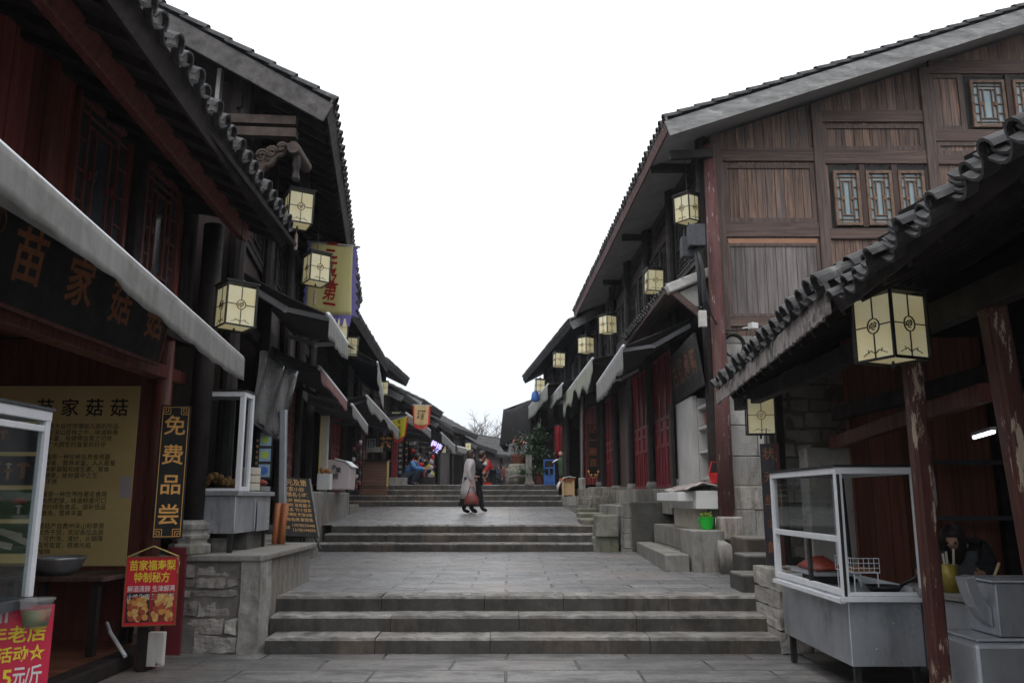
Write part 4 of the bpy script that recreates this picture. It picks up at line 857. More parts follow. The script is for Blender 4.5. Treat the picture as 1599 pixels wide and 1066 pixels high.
lan = [  # px, py, depth, rotation, cord, tassel, label
    (1390, 512, 5.55, 24, .35, 0, 'largest yellow glass lantern, hanging under the near right stall eave'),
    (1187, 649, 10.3, -12, .35, 0, 'yellow lantern hanging low above the black vertical sign on the right'),
    (1074, 327, 13.4, 38, .75, 0, 'yellow lantern with a long cord beside the meter boxes at the gable corner'),
    (1021, 440, 16.4, 4, .9, 0, 'yellow lantern partly behind the small tiled pent roof'),
    (949, 507, 20.6, 34, .9, 0, 'yellow lantern in the middle of the right hand eave, above the folded awning'),
    (915, 539, 23.2, 40, .8, 0, 'yellow lantern next beyond the middle one under the right eave'),
    (873, 562, 27.2, 12, .8, 0, 'yellow lantern under the second right eave, above the torn green awning'),
    (843, 602, 31.5, 8, .7, 0, 'smallest lantern on the right, beside the blue bag at the eave end'),
    (368, 480, 8.8, 40, 1.05, 0, 'yellow lantern with red medallions hanging beside the grey awning end'),
    (466, 328, 10.9, 28, .9, 1, 'highest yellow lantern on the left, with a pale tassel'),
    (494, 421, 12.6, 36, 1.0, 1, 'yellow lantern with a tassel hanging in front of the long banner'),
    (531, 513, 17.5, 10, .9, 0, 'yellow lantern half hidden below the long banner'),
    (549, 541, 21.5, 6, .6, 0, 'yellow lantern peeking over the black awning on the left'),
    (599, 606, 30, 8, .6, 0, 'small lantern at the fluttering awning edge, left of the small flags'),
    (619, 652, 33, 0, .6, 0, 'small pale lantern directly above the yellow red edged pennant'),
    (731, 697, 50, 5, .6, 0, 'tiny far lantern just above the heads of the walking pair'),
    (692, 700, 44, 5, .6, 0, 'tiny far lantern right of the violet lit sign'),
]
L0 = None
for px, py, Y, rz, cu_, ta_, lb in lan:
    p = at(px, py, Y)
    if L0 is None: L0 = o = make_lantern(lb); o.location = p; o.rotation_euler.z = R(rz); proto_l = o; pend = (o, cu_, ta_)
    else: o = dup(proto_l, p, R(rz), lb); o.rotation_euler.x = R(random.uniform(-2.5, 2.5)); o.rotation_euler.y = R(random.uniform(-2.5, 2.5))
    o['_c'] = cu_; o['_t'] = ta_
for o in [o for o in COL.objects if '_c' in o.keys()]:
    c_, t_ = o['_c'], o['_t']; del o['_c']; del o['_t']; cord(o, c_, t_)

# ================================================================== awnings
def awning(label, A, B, C, D, drop=.24, vm='fabric', cm='canopy', arms=True, sag=.05, scal=.014, group='shop awnings along the street', tear=0, bar=.035, barm='alu', waves=None):
    "A,B wall line near/far; C,D front line far/near"
    A, B, C, D = map(Vector, (A, B, C, D)); t = thing('awning', label, 'awning', A, 0, group)
    mb = MB(); fl = lambda u, v: A.lerp(B, u).lerp(D.lerp(C, u), v) - UP * sag * (math.sin(math.pi * v) * (.6 + .4 * math.sin(5 * u)))
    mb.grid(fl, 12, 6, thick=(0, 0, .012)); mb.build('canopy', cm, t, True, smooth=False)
    Lf = (C - D).length; n = max(10, int(Lf / .06)); dirf = (C - D).normalized(); outn = (D - A); outn -= dirf * outn.dot(dirf); outn.z = 0; outn.normalize()
    wv = waves or max(3, Lf / .75); ph = random.uniform(0, 6)
    def vf(u, v):
        p = D.lerp(C, u); dd = drop * (.92 + .08 * math.sin(u * 7 + ph)) + scal * abs(math.sin(u * wv * math.pi)) * (1 if v > .9 else 0)
        if tear: dd *= (1 + tear * (math.sin(u * 23 + ph) * .5 + math.sin(u * 9) * .5)) * v ** .2
        return p - UP * dd * v + outn * (.02 + .016 * v * math.sin(u * wv * 4.1 + ph) * math.sin(u * 3 + 1) + .007 * v * math.sin(u * wv * 13))
    mb = MB(); mb.grid(vf, n, 5, thick=outn * .006); mb.build('valance', vm, t, True, smooth=True)
    MB().tube([D + UP * .01, C + UP * .01], bar, 10).build('front_bar', barm, t, True, smooth=True)
    if arms:
        for f in ((.06, .94) if Lf > 2.5 else (.12,)):
            w_ = A.lerp(B, f) - UP * .10; e_ = D.lerp(C, f) - UP * .02; el = w_.lerp(e_, .5) - UP * .10 + dirf * .22 * (1 if f < .5 else -1)
            mb = MB(); mb.beam(w_, el, .05, .07); mb.beam(el, e_, .045, .06); mb.ball(el, .05, 6); mb.build('arm', 'greycloth' if cm == 'canopy' and arms != 'alu' else 'alu', t, True)
    return t
awning('big near awning with a long wavy grey valance over the mushroom shop on the left', (-3.72, 2.5, 3.72), (-3.72, 8.6, 3.62), at(378, 566, 8.45) + V(0, 0, .04), (-2.30, 2.4, 3.27), .25, vm='fabriclight', cm='fabriclight', scal=.02, arms=False, sag=.03, waves=7, bar=.02)
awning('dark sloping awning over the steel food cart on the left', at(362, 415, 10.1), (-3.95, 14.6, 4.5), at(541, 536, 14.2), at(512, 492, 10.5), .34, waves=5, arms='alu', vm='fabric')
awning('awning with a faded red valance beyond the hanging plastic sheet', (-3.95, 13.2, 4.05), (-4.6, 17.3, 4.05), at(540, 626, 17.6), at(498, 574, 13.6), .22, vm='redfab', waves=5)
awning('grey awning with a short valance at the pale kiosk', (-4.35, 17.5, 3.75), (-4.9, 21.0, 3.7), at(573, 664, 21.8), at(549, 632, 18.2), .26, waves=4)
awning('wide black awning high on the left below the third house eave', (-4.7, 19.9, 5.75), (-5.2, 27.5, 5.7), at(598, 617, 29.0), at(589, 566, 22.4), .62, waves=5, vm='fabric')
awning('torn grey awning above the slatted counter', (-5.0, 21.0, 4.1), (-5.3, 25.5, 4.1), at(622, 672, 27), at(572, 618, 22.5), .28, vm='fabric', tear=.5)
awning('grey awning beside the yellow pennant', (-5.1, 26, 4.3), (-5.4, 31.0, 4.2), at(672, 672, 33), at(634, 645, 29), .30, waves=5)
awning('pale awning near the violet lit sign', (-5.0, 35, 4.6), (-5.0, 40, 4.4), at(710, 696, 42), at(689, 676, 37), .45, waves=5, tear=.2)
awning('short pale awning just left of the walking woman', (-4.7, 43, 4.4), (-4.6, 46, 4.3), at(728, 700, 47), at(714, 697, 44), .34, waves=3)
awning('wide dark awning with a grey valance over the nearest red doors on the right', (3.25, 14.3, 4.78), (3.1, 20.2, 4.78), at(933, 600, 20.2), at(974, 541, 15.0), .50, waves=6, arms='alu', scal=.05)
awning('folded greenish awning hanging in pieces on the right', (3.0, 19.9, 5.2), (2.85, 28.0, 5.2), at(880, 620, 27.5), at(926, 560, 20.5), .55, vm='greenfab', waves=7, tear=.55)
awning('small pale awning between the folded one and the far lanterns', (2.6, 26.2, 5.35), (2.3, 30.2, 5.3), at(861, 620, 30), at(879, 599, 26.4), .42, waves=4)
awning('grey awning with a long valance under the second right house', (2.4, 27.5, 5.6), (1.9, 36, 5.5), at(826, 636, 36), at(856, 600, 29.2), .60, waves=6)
# sagging black tarpaulin awning further along
t = thing('tarpaulin_awning', 'sagging black tarpaulin awning at the far end of the right hand row', 'awning', (.5, 38, 5.2), 0, 'shop awnings along the street')
q = [at(834, 624, 36), at(786, 640, 37), at(780, 694, 37.2), at(830, 684, 36.2)]
B2 = [p + V(.35, 5.5, 0) for p in q]
mb = MB(); mb.grid(lambda u, v: q[0].lerp(q[1], u).lerp(q[3].lerp(q[2], u), v) + V(0, -.12 * math.sin(math.pi * v), -.12 * math.sin(math.pi * u) * v + .06 * math.sin(7 * u + 4 * v)), 10, 8, thick=(0, .02, 0))
mb.build('front_flap', 'tarp', t, True, smooth=True)
mb = MB(); mb.grid(lambda u, v: (q[0] + V(.3, 0, .15)).lerp(q[1], u).lerp((B2[0] + V(.3, 0, .15)).lerp(B2[1], u), v) - UP * .2 * math.sin(math.pi * v), 8, 8, thick=(0, 0, .02)); mb.build('canopy', 'tarp', t, True, smooth=True)
mb = MB(); mb.grid(lambda u, v: q[1].lerp(B2[1], u).lerp(q[2].lerp(B2[2], u) - UP * .12 * math.sin(math.pi * u), v), 8, 6, thick=(.02, 0, 0)); mb.build('side_flap', 'tarp', t, True, smooth=True)
for k in range(3): MB().tube([q[1].lerp(q[2], .25 * k + .2) - V(0, .06, 0), q[0].lerp(q[3], .25 * k + .2) - V(0, .06, 0)], .012, 5).build('batten', 'iron', t, True)
mb = MB(); mb.tube([at(815, 694, 37), at(833, 690, 37)], .03, 6); mb.tube([at(829, 690, 36.5), at(829, 752, 36.5)], .04, 6); mb.build('support_pole', 'iron', t, True)
t = thing('hanging_bag', 'small blue cloth bag hanging beneath the smallest right lantern', 'bag', at(836, 617, 31.5))
mb = MB(); c = at(836, 617, 31.5); mb.loft([(c + V(0, 0, .2), .02, .02), (c + V(0, 0, .1), .13, .08), (c - V(0, 0, .15), .17, .1), (c - V(0, 0, .25), .10, .06)], 10); mb.build('bag', 'bluepaint', t, True, smooth=True)

# ================================================================== signs on the left
def board(name, label, Mx, w_, h_, parts, bm='black', th=.04, fr=None, frm='gold', cat='sign', inset=.012, group=None, ft=.006):
    t = thing(name, label, cat, Mx.translation, 0, group)
    mb = MB(); frect(mb, Mx, -w_ / 2, w_ / 2, -h_ / 2, h_ / 2, -th, 0); mb.build('board', bm, t, True, bevel=.004)
    if fr:
        mb = MB(); fborder(mb, Mx, -w_ / 2 + inset, w_ / 2 - inset, -h_ / 2 + inset, h_ / 2 - inset, ft, 0, fr)
        mb.build('border', frm, t, True)
    for nm, mm, fn in parts:
        mb = MB(); fn(mb)
        if mb.v: mb.build(nm, mm, t, True)
    return t
# 苗家菇菇 shop board (leans out at the top)
Mx = face((-3.52, 6.75, 3.28), (0, 1, 0), (.16, 0, 1))
def f_(mb):
    for i, ch in enumerate('苗家菇菇'): text(mb, ch, .43 - .01 * i, Mx @ Matrix.Translation((-.95 + .72 * i, .02, 0)) @ Matrix.Shear('XY', 4, (.12, 0)) if False else Mx @ Matrix.Translation((-.95 + .72 * i, .02, 0)) @ Matrix.Rotation(R(4), 4, 'Z'), 0, .018)
board('shop_sign', 'black shop board with large dull gold characters under the grey awning', Mx, 3.0, .74, [*[('lettering', 'goldd', lambda mb, i=i, ch=ch: text(mb, ch, .43 - .01 * i, Mx @ Matrix.Translation((-.95 + .72 * i, .02, 0)) @ Matrix.Rotation(R(4), 4, 'Z'), 0, .018)) for i, ch in enumerate('苗家菇菇')], ('seal', 'rust', lambda mb: [mb.tube([Mx @ V(-1.40 + .09 * math.cos(a_ / 3), .18 + .09 * math.sin(a_ / 3), .004) for a_ in range(20)], .006, 5), vtext(mb, '贵州', .09, Mx @ Matrix.Translation((-1.40, .18, 0)), .09)][0])], th=.06, fr=.012, frm='redwood', inset=.0, ft=.03)
# 免费品尝 vertical sign
c0 = at(268, 735, 8.55); hgt = at(260, 630, 8.55).z - at(260, 838, 8.55).z
Mx = face(c0, (1, .35, 0), (-.012, 0, 1))
def corners(mb):
    for sx in (-1, 1):
        for sy in (-1, 1):
            for k in range(3):
                d = .03 + .022 * k; x, y = sx * (.125 - d), sy * (hgt / 2 - .02 - d)
                frect(mb, Mx, min(x, sx * .125), max(x, sx * .125), y - .003, y + .003, 0, .006); frect(mb, Mx, x - .003, x + .003, min(y, sy * (hgt / 2 - .02)), max(y, sy * (hgt / 2 - .02)), 0, .006)
board('hanging_sign', 'black vertical sign with four bright gold characters and gold corners hung on the left post', Mx, .29, hgt, [*[('lettering', 'gold', lambda mb, i=i, ch=ch: text(mb, ch, .215, Mx @ Matrix.Translation((0, (1.5 - i) * .30, 0)), 0, .012)) for i, ch in enumerate('免费品尝')], ('corner_ornament', 'gold', corners)], fr=.006, inset=.018)
# yellow mushroom story poster on the end wall
pw, ph_ = 1.76, 1.98; Mx = face((-5.10, 9.32, 1.865), (1, 0, 0))
story = ['菌菇是大自然馈赠给人类的珍品', '生长在深山密林之中，味道鲜美', '营养丰富，有健脾益胃之功效', '深受广大顾客的喜爱和好评', '', '羊肚菌是一种珍稀名贵食用菌', '味道鲜美，营养丰富，人人喜爱', '含多种氨基酸和维生素，常食', '有益健康，故称菌中之王', '好吃不贵', '', '牛肝菌是一种世界性著名食用', '菌，肉质肥厚，味道鲜香可口', '是天然的绿色食品，滋补佳品', '口感嫩滑，营养丰富', '', '本店菌菇产自贵州深山和草原', '精选优质干货，欢迎各位品尝', '购买，可炖汤，清炒，火锅等', '送礼自用皆宜，感谢光临', '祝您愉快']
def para(mb, a_, b_):
    for i, ln in enumerate(story):
        if ln and a_ <= i < b_: text(mb, ln, .066, Mx @ Matrix.Translation((.21 + (len(ln) - 14) * .03, ph_ / 2 - .46 - i * .0685, 0)), 0, .004, .002)
board('shop_poster', 'tall yellow and orange poster of brush characters on the shop end wall', Mx, pw, ph_, [*[('heading', 'ink', lambda mb, i=i, ch=ch: text(mb, ch, .21, Mx @ Matrix.Translation((-.18 + .28 * i, ph_ / 2 - .26, 0)), 0, .012, .002)) for i, ch in enumerate('苗家菇菇')], *[('lettering', 'ink', lambda mb, a_=a_, b_=b_: para(mb, a_, b_)) for a_, b_ in ((0, 4), (5, 10), (11, 15), (16, 21))], ('paper_label', 'pink', lambda mb: frect(mb, Mx, pw / 2 - .14, pw / 2 - .01, -.26, -.02, 0, .004))], bm='papery', th=.012, cat='poster')
# mushroom picture chart
Mx = face((-3.90, 6.05, 1.67), (1, .12, 0)); pics = [(0.37, 'picdark'), (.13, 'picdark'), (-.11, 'picgreen'), (-.35, 'picgreen')]
def pic(i):
    y, bg_ = pics[i]
    return ('photo_print', bg_, lambda mb: frect(mb, Mx, .06, .43, y - .105, y + .105, 0, .004))
def mush(col, lst):
    def f(mb):
        for x, y, r_, k in lst:
            x += .08; vs = [Mx @ V(x + r_ * math.cos(a_) * 1.2, y + r_ * .75 * math.sin(a_), .0065) for a_ in [math.pi * q / 10 for q in range(11)]]; mb.prism(vs, Mx.to_3x3() @ V(0, 0, .002))
            frect(mb, Mx, x - r_ * .4, x + r_ * .4, y - k, y, .0055, .0075)
    return ('mushroom_print', col, f)
def fingers_(mb):
    for x0, y0, x1, y1 in ((.06, -.28, .30, -.34), (.02, -.36, .24, -.41), (.16, -.30, .34, -.38)): mb.beam(Mx @ V(x0 + .08, y0, .006), Mx @ V(x1 + .08, y1, .006), .042, .006, 0, Mx.to_3x3() @ V(0, 0, 1))
board('mushroom_chart', 'picture chart of mushrooms standing behind the aluminium display case', Mx, .92, 1.05, [pic(0), pic(1), pic(2), pic(3), mush('mushb', [(.06, .17, .045, .09), (.26, .16, .04, .09), (.16, .12, .03, .06), (.1, .40, .03, .05)]), mush('mushr', [(.08, -.08, .05, .0), (.26, -.10, .045, .0)]), mush('mushw', [(.08, -.11, .02, .06), (.26, -.13, .02, .05), (.16, .17, .02, .10)]), ('mushroom_print', 'mushw', fingers_)], bm='papery', th=.015, cat='poster')
# red hanging poster
c0 = at(236, 922, 8.05); pw = .46; ph_ = at(236, 868, 8.05).z - at(236, 976, 8.05).z
Mx = face(c0, (1, .25, 0), (.05, -.05, 1))
TX = lambda s_, x, y, sz, b=.015, w_=None: (lambda mb: text(mb, s_, sz, Mx @ Matrix.Translation((x, y, 0)), 0, b, .004, w_))
def pears(x0, x1, y0, y1, n, seed, cls=0):
    def f(mb):
        rr = random.Random(seed)
        for i in range(n):
            r_ = rr.uniform(.020, .032); x = rr.uniform(x0 + r_, x1 - r_); y = rr.uniform(y0 + r_, y1 - r_)
            zz = .004 + .00012 * i
            if i % 3 != cls: continue
            vs = [Mx @ V(x + r_ * .92 * math.cos(a_), y + r_ * math.sin(a_), zz) for a_ in [2 * math.pi * q / 10 for q in range(10)]]; mb.prism(vs, Mx.to_3x3() @ V(0, 0, .0015))
    return f
hp = ph_ / 2
t = board('hanging_poster', 'red hanging poster with yellow characters and two fruit pictures', Mx, pw, ph_, [
    ('heading', 'inkyel', TX('苗家福寿梨', 0, hp - .085, .1, .02, pw * .88)), ('heading', 'inkyel', TX('特制秘方', .0, hp - .195, .1, .02, pw * .68)),
    ('lettering', 'inkwhite', TX('解酒清肺 生津解渴', .0, hp - .295, .06, .012, pw * .9)), ('lettering', 'inkwhite', TX('止咳化痰 润肺养颜', .0, hp - .37, .06, .012, pw * .9)),
    ('fruit_picture', 'picdark', lambda mb: frect(mb, Mx, -pw / 2 + .02, -.004, -hp + .03, -hp + .30, 0, .003)), ('fruit_picture', 'meat', lambda mb: frect(mb, Mx, .004, pw / 2 - .02, -hp + .03, -hp + .30, 0, .003)),
    *[('fruit_print', 'fruit%d' % (q + 1), pears(-pw / 2 + .02, -.006, -hp + .03, -hp + .27, 60, 3, q)) for q in range(3)], *[('fruit_print', 'fruit%d' % (q + 1), pears(.006, pw / 2 - .02, -hp + .03, -hp + .30, 44, 5, q)) for q in range(3)]], bm='redposter', th=.008, fr=.012, frm='goldd', inset=-.004, ft=.010, cat='poster')
mb = MB(); mb.tube([Mx @ V(-pw / 2, hp, .005), Mx @ V(0, hp + .10, .02), Mx @ V(pw / 2, hp, .005)], .006, 6); mb.tube([Mx @ V(pw / 2 - .02, hp, .006), Mx @ V(pw / 2 + .005, hp - .06, .008), Mx @ V(pw / 2 - .012, hp - .15, .006)], .006, 6); mb.build('hanging_cord', 'yelpost', t, True)
# maroon board and broken post behind it
t = thing('maroon_board', 'plain maroon board leaning against the retaining wall behind the red hanging poster', 'board', at(272, 1015, 8.62))
a_, b_ = at(252, 1018, 8.58), at(293, 858, 8.58); MB().ab((a_.x, 8.545, 0), (b_.x, 8.585, b_.z)).build('panel', 'maroonboard', t, True, bevel=.004)
t = thing('short_post', 'short brown post with white peeling paint at the shop threshold', 'post', (-3.75, 8.3, 0))
a_ = at(232, 1030, 8.25); MB().ab((a_.x - .10, 8.2, 0), (a_.x - .0, 8.36, .40)).build('post', 'dark', t, True, bevel=.01)
MB().ab((a_.x + .005, 8.18, .05), (a_.x + .16, 8.24, .36)).build('offcut', mat('peeling_white_paint', (.62, .60, .56), (.5, .48, .45), s=5, st=(3, 3, .6), rough=.8, bump=.4, dirt=((.04, .035, .03), 6, .6, .64)), t, True, bevel=.008)
MB().ab((a_.x - .16, 8.3, .0), (a_.x + .02, 8.42, .95)).build('back_post', 'redwood', t, True, bevel=.01)

# display case with jars in front of the chart
t = thing('display_case', 'aluminium framed glass display case at the left edge', 'display case', (-3.3, 4.4, 0))
X0, X1, Y0, Y1, Z0, Z1 = -3.9, -3.02, 3.0, 5.35, 1.0, 2.12
mb = MB()
for x in (X0, X1):
    for y in (Y0, Y1): mb.ab((x - .025, y - .025, Z0), (x + .025, y + .025, Z1 - .03))
for x in (X0, X1): mb.ab((x - .028, Y0 - .028, Z1 - .03), (x + .028, Y1 + .028, Z1 + .035)); mb.ab((x - .018, Y0 + .026, Z1 - .10), (x + .018, Y1 - .026, Z1 - .06))
for y in (Y0, Y1): mb.ab((X0 + .03, y - .028, Z1 - .03), (X1 - .03, y + .028, Z1 + .035))
mb.build('frame', 'alu', t, True, bevel=.004)
MB().ab((X0 - .04, Y0 - .04, Z1 + .037), (X1 + .04, Y1 + .04, Z1 + .055)).build('top', 'greycloth', t, True)
MB().ab((X1 - .004, Y0 + .03, Z0), (X1 + .002, Y1 - .03, Z1 - .03)).build('pane', 'glass', t, True)
MB().ab((X0 - .05, Y0 - .05, .94), (X1 + .04, Y1 + .05, .995)).build('counter_top', 'greycloth', t, True)
MB().ab((X0, Y0, .02), (X1 - .06, 4.80, .94)).build('counter_body', 'darkplank', t, True)
for x, y, z, lb in ((-3.45, 5.05, 1.0, 'glass spice jar with a red lid in the display case, nearer the glass'), (-3.62, 5.15, 1.0, 'glass spice jar with a red lid in the display case, further in')):
    j = thing('spice_jar', lb, 'jar', (x, y, z)); MB().lathe([(.055, .012), (.06, .02), (.06, .13), (.045, .15)], (x, y, z), 14).build('jar', 'mushb', j, True, smooth=True); MB().lathe([(.055, .15), (.055, .185)], (x, y, z), 14).build('lid', 'redplastic', j, True)
j = thing('plate', 'pale green plate on the counter of the display case', 'plate', (-3.3, 5.0, 1.0)); MB().lathe([(.10, .003), (.17, .02), (.18, .03), (.165, .026), (.09, .010)], (-3.28, 4.98, 1.0), 24).build('plate', mat('celadon', (.45, .56, .50), s=5, rough=.3, bump=0), j, True, smooth=True)
# promo sign wrapped round the counter front
t = thing('promo_banner', 'crimson price banner with yellow and white characters at the lower left corner', 'banner', (-2.98, 4.8, .6))
Mx = face((-3.13, 5.20, .46), (.8, .6, 0), (.0, 0, 1)); KX = .60
bw_, bh_ = .66, .98
mb = MB(); frect(mb, Mx, -bw_ / 2, bw_ / 2, -bh_ / 2, bh_ / 2, -.01, 0); mb.build('sheet', 'pinkposter', t, True)
for s_, x, y, sz, mm, w_ in (('二十年老店', .06, .32, .105, 'inkyel', .80), ('线下优惠活动☆', -.0, .205, .095, 'inkyel', .92), ('牛肝菌', -.24, .075, .12, 'inkwhite', .42), ('35', .13, .075, .13, 'inkyel', .17), ('元/斤', .36, .075, .12, 'inkwhite', .24)):
    mb = MB(); text(mb, s_, sz, Mx @ Matrix.Translation((x * KX, y, 0)), 0, .02, .004, w_ * KX * 1.08); mb.build('lettering', mm, t, True)
mb = MB(); frect(mb, Mx, -.30, -.02, -.32, -.02, 0, .004); mb.build('picture', 'inkwhite', t, True); mb = MB(); frect(mb, Mx, .02, .30, -.32, -.02, 0, .004); mb.build('picture', 'picgreen', t, True)
mb = MB()
for k in range(5): mb.ball(Mx @ V(.07 + .05 * k, -.15 + .02 * math.sin(k * 3), .004), .05, 6, sc=(.12, 1, .9))
mb.build('picture_print', 'mushw', t, True)
mb = MB(); frect(mb, Mx, -.02, .05, .40, .47, 0, .004); frect(mb, Mx, .065, .08, .40, .47, 0, .004); mb.build('emblem', 'inkwhite', t, True)
t = thing('plastic_tub', 'clear plastic tub with a colourful label at the corner of the crimson banner', 'tub', (-2.95, 5.1, .9))
c = at(56, 957, 5.22)
mb = MB(); mb.lathe([(.07, -.08), (.092, .07), (.102, .075), (.102, .088)], c, 16); mb.build('tub', mat('clear_tub', (.5, .5, .5), rough=.12, alpha=.35, bump=0), t, True, smooth=True)
mb = MB(); mb.lathe([(.068, -.07), (.083, .02)], c, 16); mb.build('label', mat('multicolour_label', (.55, .30, .12), (.12, .32, .18), s=9, rough=.3, bump=0, dirt=((.6, .12, .14), 7, .52, .58)), t, True, smooth=True)
# table with steel bowl inside
t = thing('table', 'dark table against the shop end wall carrying a steel bowl', 'table', (-4.5, 8.7, .1))
MB().ab((-5.4, 8.35, .80), (-3.98, 9.2, .845)).build('tabletop', 'brownplank', t, True, bevel=.006)
for x, y in ((-5.3, 8.42), (-4.08, 8.42), (-5.3, 9.1), (-4.08, 9.1), (-4.6, 8.42)): MB().ab((x - .035, y - .035, .10), (x + .035, y + .035, .80)).build('leg', 'dark', t, True)
c = V(-4.58, 8.62, .846); t = thing('steel_bowl', 'shiny stainless steel bowl on the dark table', 'bowl', c)
MB().lathe([(.12, 0), (.20, .06), (.245, .15), (.26, .175), (.252, .176), (.235, .15), (.19, .065), (.11, .012)], c, 28).build('bowl', 'steel', t, True, smooth=True)
# security camera on the post
c = at(243, 497, 8.7); t = thing('floodlight', 'small white floodlight under the grey awning end', 'lamp', c)
MB().beam(c, c + V(.28, -.05, .06), .10, .12).build('lamp_head', 'plastic', t, True, bevel=.03); MB().tube([c, c + V(-.1, .1, -.1)], .015, 6).build('bracket', 'iron', t, True)

# ================================================================== food cart on the left wall
def glass_cart(label, x0, x1, y0, y1, zb, zt, zc, legz, bodym='steel', midrail=None, side=1, yc=None):
    t = thing('food_cart', label, 'food cart', ((x0 + x1) / 2, (y0 + y1) / 2, legz), 0, 'steel food carts with glass cases')
    MB().ab((x0 + .02, y0 + .02, zb), (x1 - .02, y1 - .02, zt - .05)).build('body', bodym, t, True, bevel=.008)
    mb = MB(); mb.ab((x0 - .02, y0 - .02, zt - .05), (x1 + .02, y1 + .02, zt)); mb.build('counter_top', 'steel', t, True, bevel=.008)
    for x in (x0 + .08, x1 - .08):
        for y in (y0 + .08, y1 - .08): MB().ab((x - .025, y - .025, legz), (x + .025, y + .025, zb)).build('leg', 'iron', t, True)
    fw = .028; mb = MB(); y1 = yc or y1
    for x in (x0, x1):
        for y in (y0, y1): mb.ab((x - fw, y - fw, zt), (x + fw, y + fw, zc - fw))
        mb.ab((x - fw, y0 - fw, zc - fw), (x + fw, y1 + fw, zc + fw)); mb.ab((x - fw * .8, y0 + fw, zt), (x + fw * .8, y1 - fw, zt + .05))
    for y in (y0, y1): mb.ab((x0 + fw, y - fw, zc - fw), (x1 - fw, y + fw, zc + fw)); mb.ab((x0 + fw, y - fw * .8, zt), (x1 - fw, y + fw * .8, zt + .03))
    xs = x0 if side < 0 else x1
    if midrail: mb.ab((xs - .02, y0 + fw, midrail - .025), (xs + .02, y1 - fw, midrail + .025))
    mb.build('frame', 'alu', t, True, bevel=.004)
    MB().ab((x0 - .04, y0 - .04, zc + fw + .002), (x1 + .04, y1 + .04, zc + fw + .02)).build('top', 'iron', t, True)
    return t
t = glass_cart('steel food cart with a tall glass case and fried balls on the left wall', -3.46, -2.93, 8.98, 10.35, 1.22, 1.68, 2.76, 1.01, side=1, yc=9.28)
mb = MB(); mb.ab((-2.925, 9.62, 1.24), (-2.918, 9.64, 1.6)); mb.ab((-2.925, 9.72, 1.22), (-2.915, 10.2, 1.56)); mb.build('patch_plate', 'steel', t, True)
MB().ab((-2.935, 9.02, 1.74), (-2.93, 9.25, 2.72)).build('pane', 'glass', t, True)
MB().ab((-3.43, 8.978, 1.74), (-2.96, 8.983, 2.72)).build('pane', 'glass', t, True)
mb = MB(); mb.ab((-3.42, 9.0, 1.22), (-2.96, 9.3, 1.01)); 
MB().ab((-3.35, 9.6, 1.01), (-3.0, 10.2, 1.21)).build('crate', 'darkstone', t, True)
tr = thing('food_tray', 'dark tray heaped with golden fried balls inside the left cart', 'food tray', (-3.25, 9.15, 1.69)); MB().ab((-3.5, 8.99, 1.69), (-2.98, 9.5, 1.72)).build('tray', 'iron', tr, True)
for k in range(46):
    rr = random.random; x, y = -3.46 + .44 * rr(), 9.03 + .4 * rr(); hh = max(0, .16 - 1.2 * abs(x + 3.25) ** 1.3 - .6 * abs(y - 9.2) ** 1.2)
    MB().ball((x, y, 1.76 + hh * rr()), .036, 6).build('fried_ball', 'food', tr, True, smooth=True)
pt = thing('steamer_stack', 'stack of pale steamer trays behind the fried balls', 'steamer', (-3.1, 9.95, 1.69))
for k in range(3): MB().lathe([(.14, 0), (.15, .01), (.15, .085), (.14, .09)], (-3.12, 9.9, 1.69 + k * .095), 18).build('tray', 'cream', pt, True)
bk = thing('meat_tray', 'steel tray of reddish meat at the far end of the left cart', 'food tray', (-3.05, 10.2, 1.69)); MB().ab((-3.2, 10.1, 1.69), (-2.96, 10.32, 1.75)).build('tray', 'steel', bk, True)
for k in range(7): MB().ball((-3.1 + .10 * random.random(), 10.15 + .12 * random.random(), 1.78 + .03 * random.random()), .04, 6, sc=(1.4, .8, .7)).build('meat', 'meat', bk, True, smooth=True)
# hanging clear plastic sheet under the awning
t = thing('plastic_sheet', 'crumpled translucent plastic curtain hanging under the dark awning', 'curtain', at(430, 610, 11.2))
q = [at(404, 546, 10.6), at(468, 588, 12.2), at(442, 690, 11.8), at(386, 652, 10.4)]
mb = MB(); mb.grid(lambda u, v: q[0].lerp(q[1], u).lerp(q[3].lerp(q[2], u), v) + V(.05 * math.sin(u * 17 + v * 2), .05 * math.cos(u * 13 - 3 * v), .03 * math.sin(u * 9)), 30, 10, thick=(.004, .004, 0)); mb.build('sheet', 'plastic', t, True, smooth=True)
MB().tube([q[3] - V(0, 0, .01), q[2] - V(0, 0, .01)], .018, 6).build('bottom_bar', 'greycloth', t, True)
# blue menu strip
Mx = face(at(412, 710, 11.3), (1, .25, 0)); hm = at(412, 672, 11.3).z - at(412, 748, 11.3).z
def circ(mb, rad, y0s):
    for y in y0s: mb.prism([Mx @ V(rad * math.cos(a_) + .01, y + rad * math.sin(a_), .005) for a_ in [2 * math.pi * q / 14 for q in range(14)]], Mx.to_3x3() @ V(0, 0, .003))
board('menu_strip', 'narrow dark blue menu strip with round dish pictures', Mx, .22, hm, [('dish_panel', 'dishpic', lambda mb: [frect(mb, Mx, -.06, .09, y - .085, y + .085, 0, .004) for y in (-.21, 0, .21)]), ('dish_print', 'limeprint', lambda mb: circ(mb, .055, (.0, .21))), ('dish_print', 'bluepaint', lambda mb: circ(mb, .055, (-.21,))), ('lettering', 'gold', lambda mb: vtext(mb, '特色小吃豆腐', .035, Mx @ Matrix.Translation((-.09, 0, 0)), .075))], bm='black', th=.02)
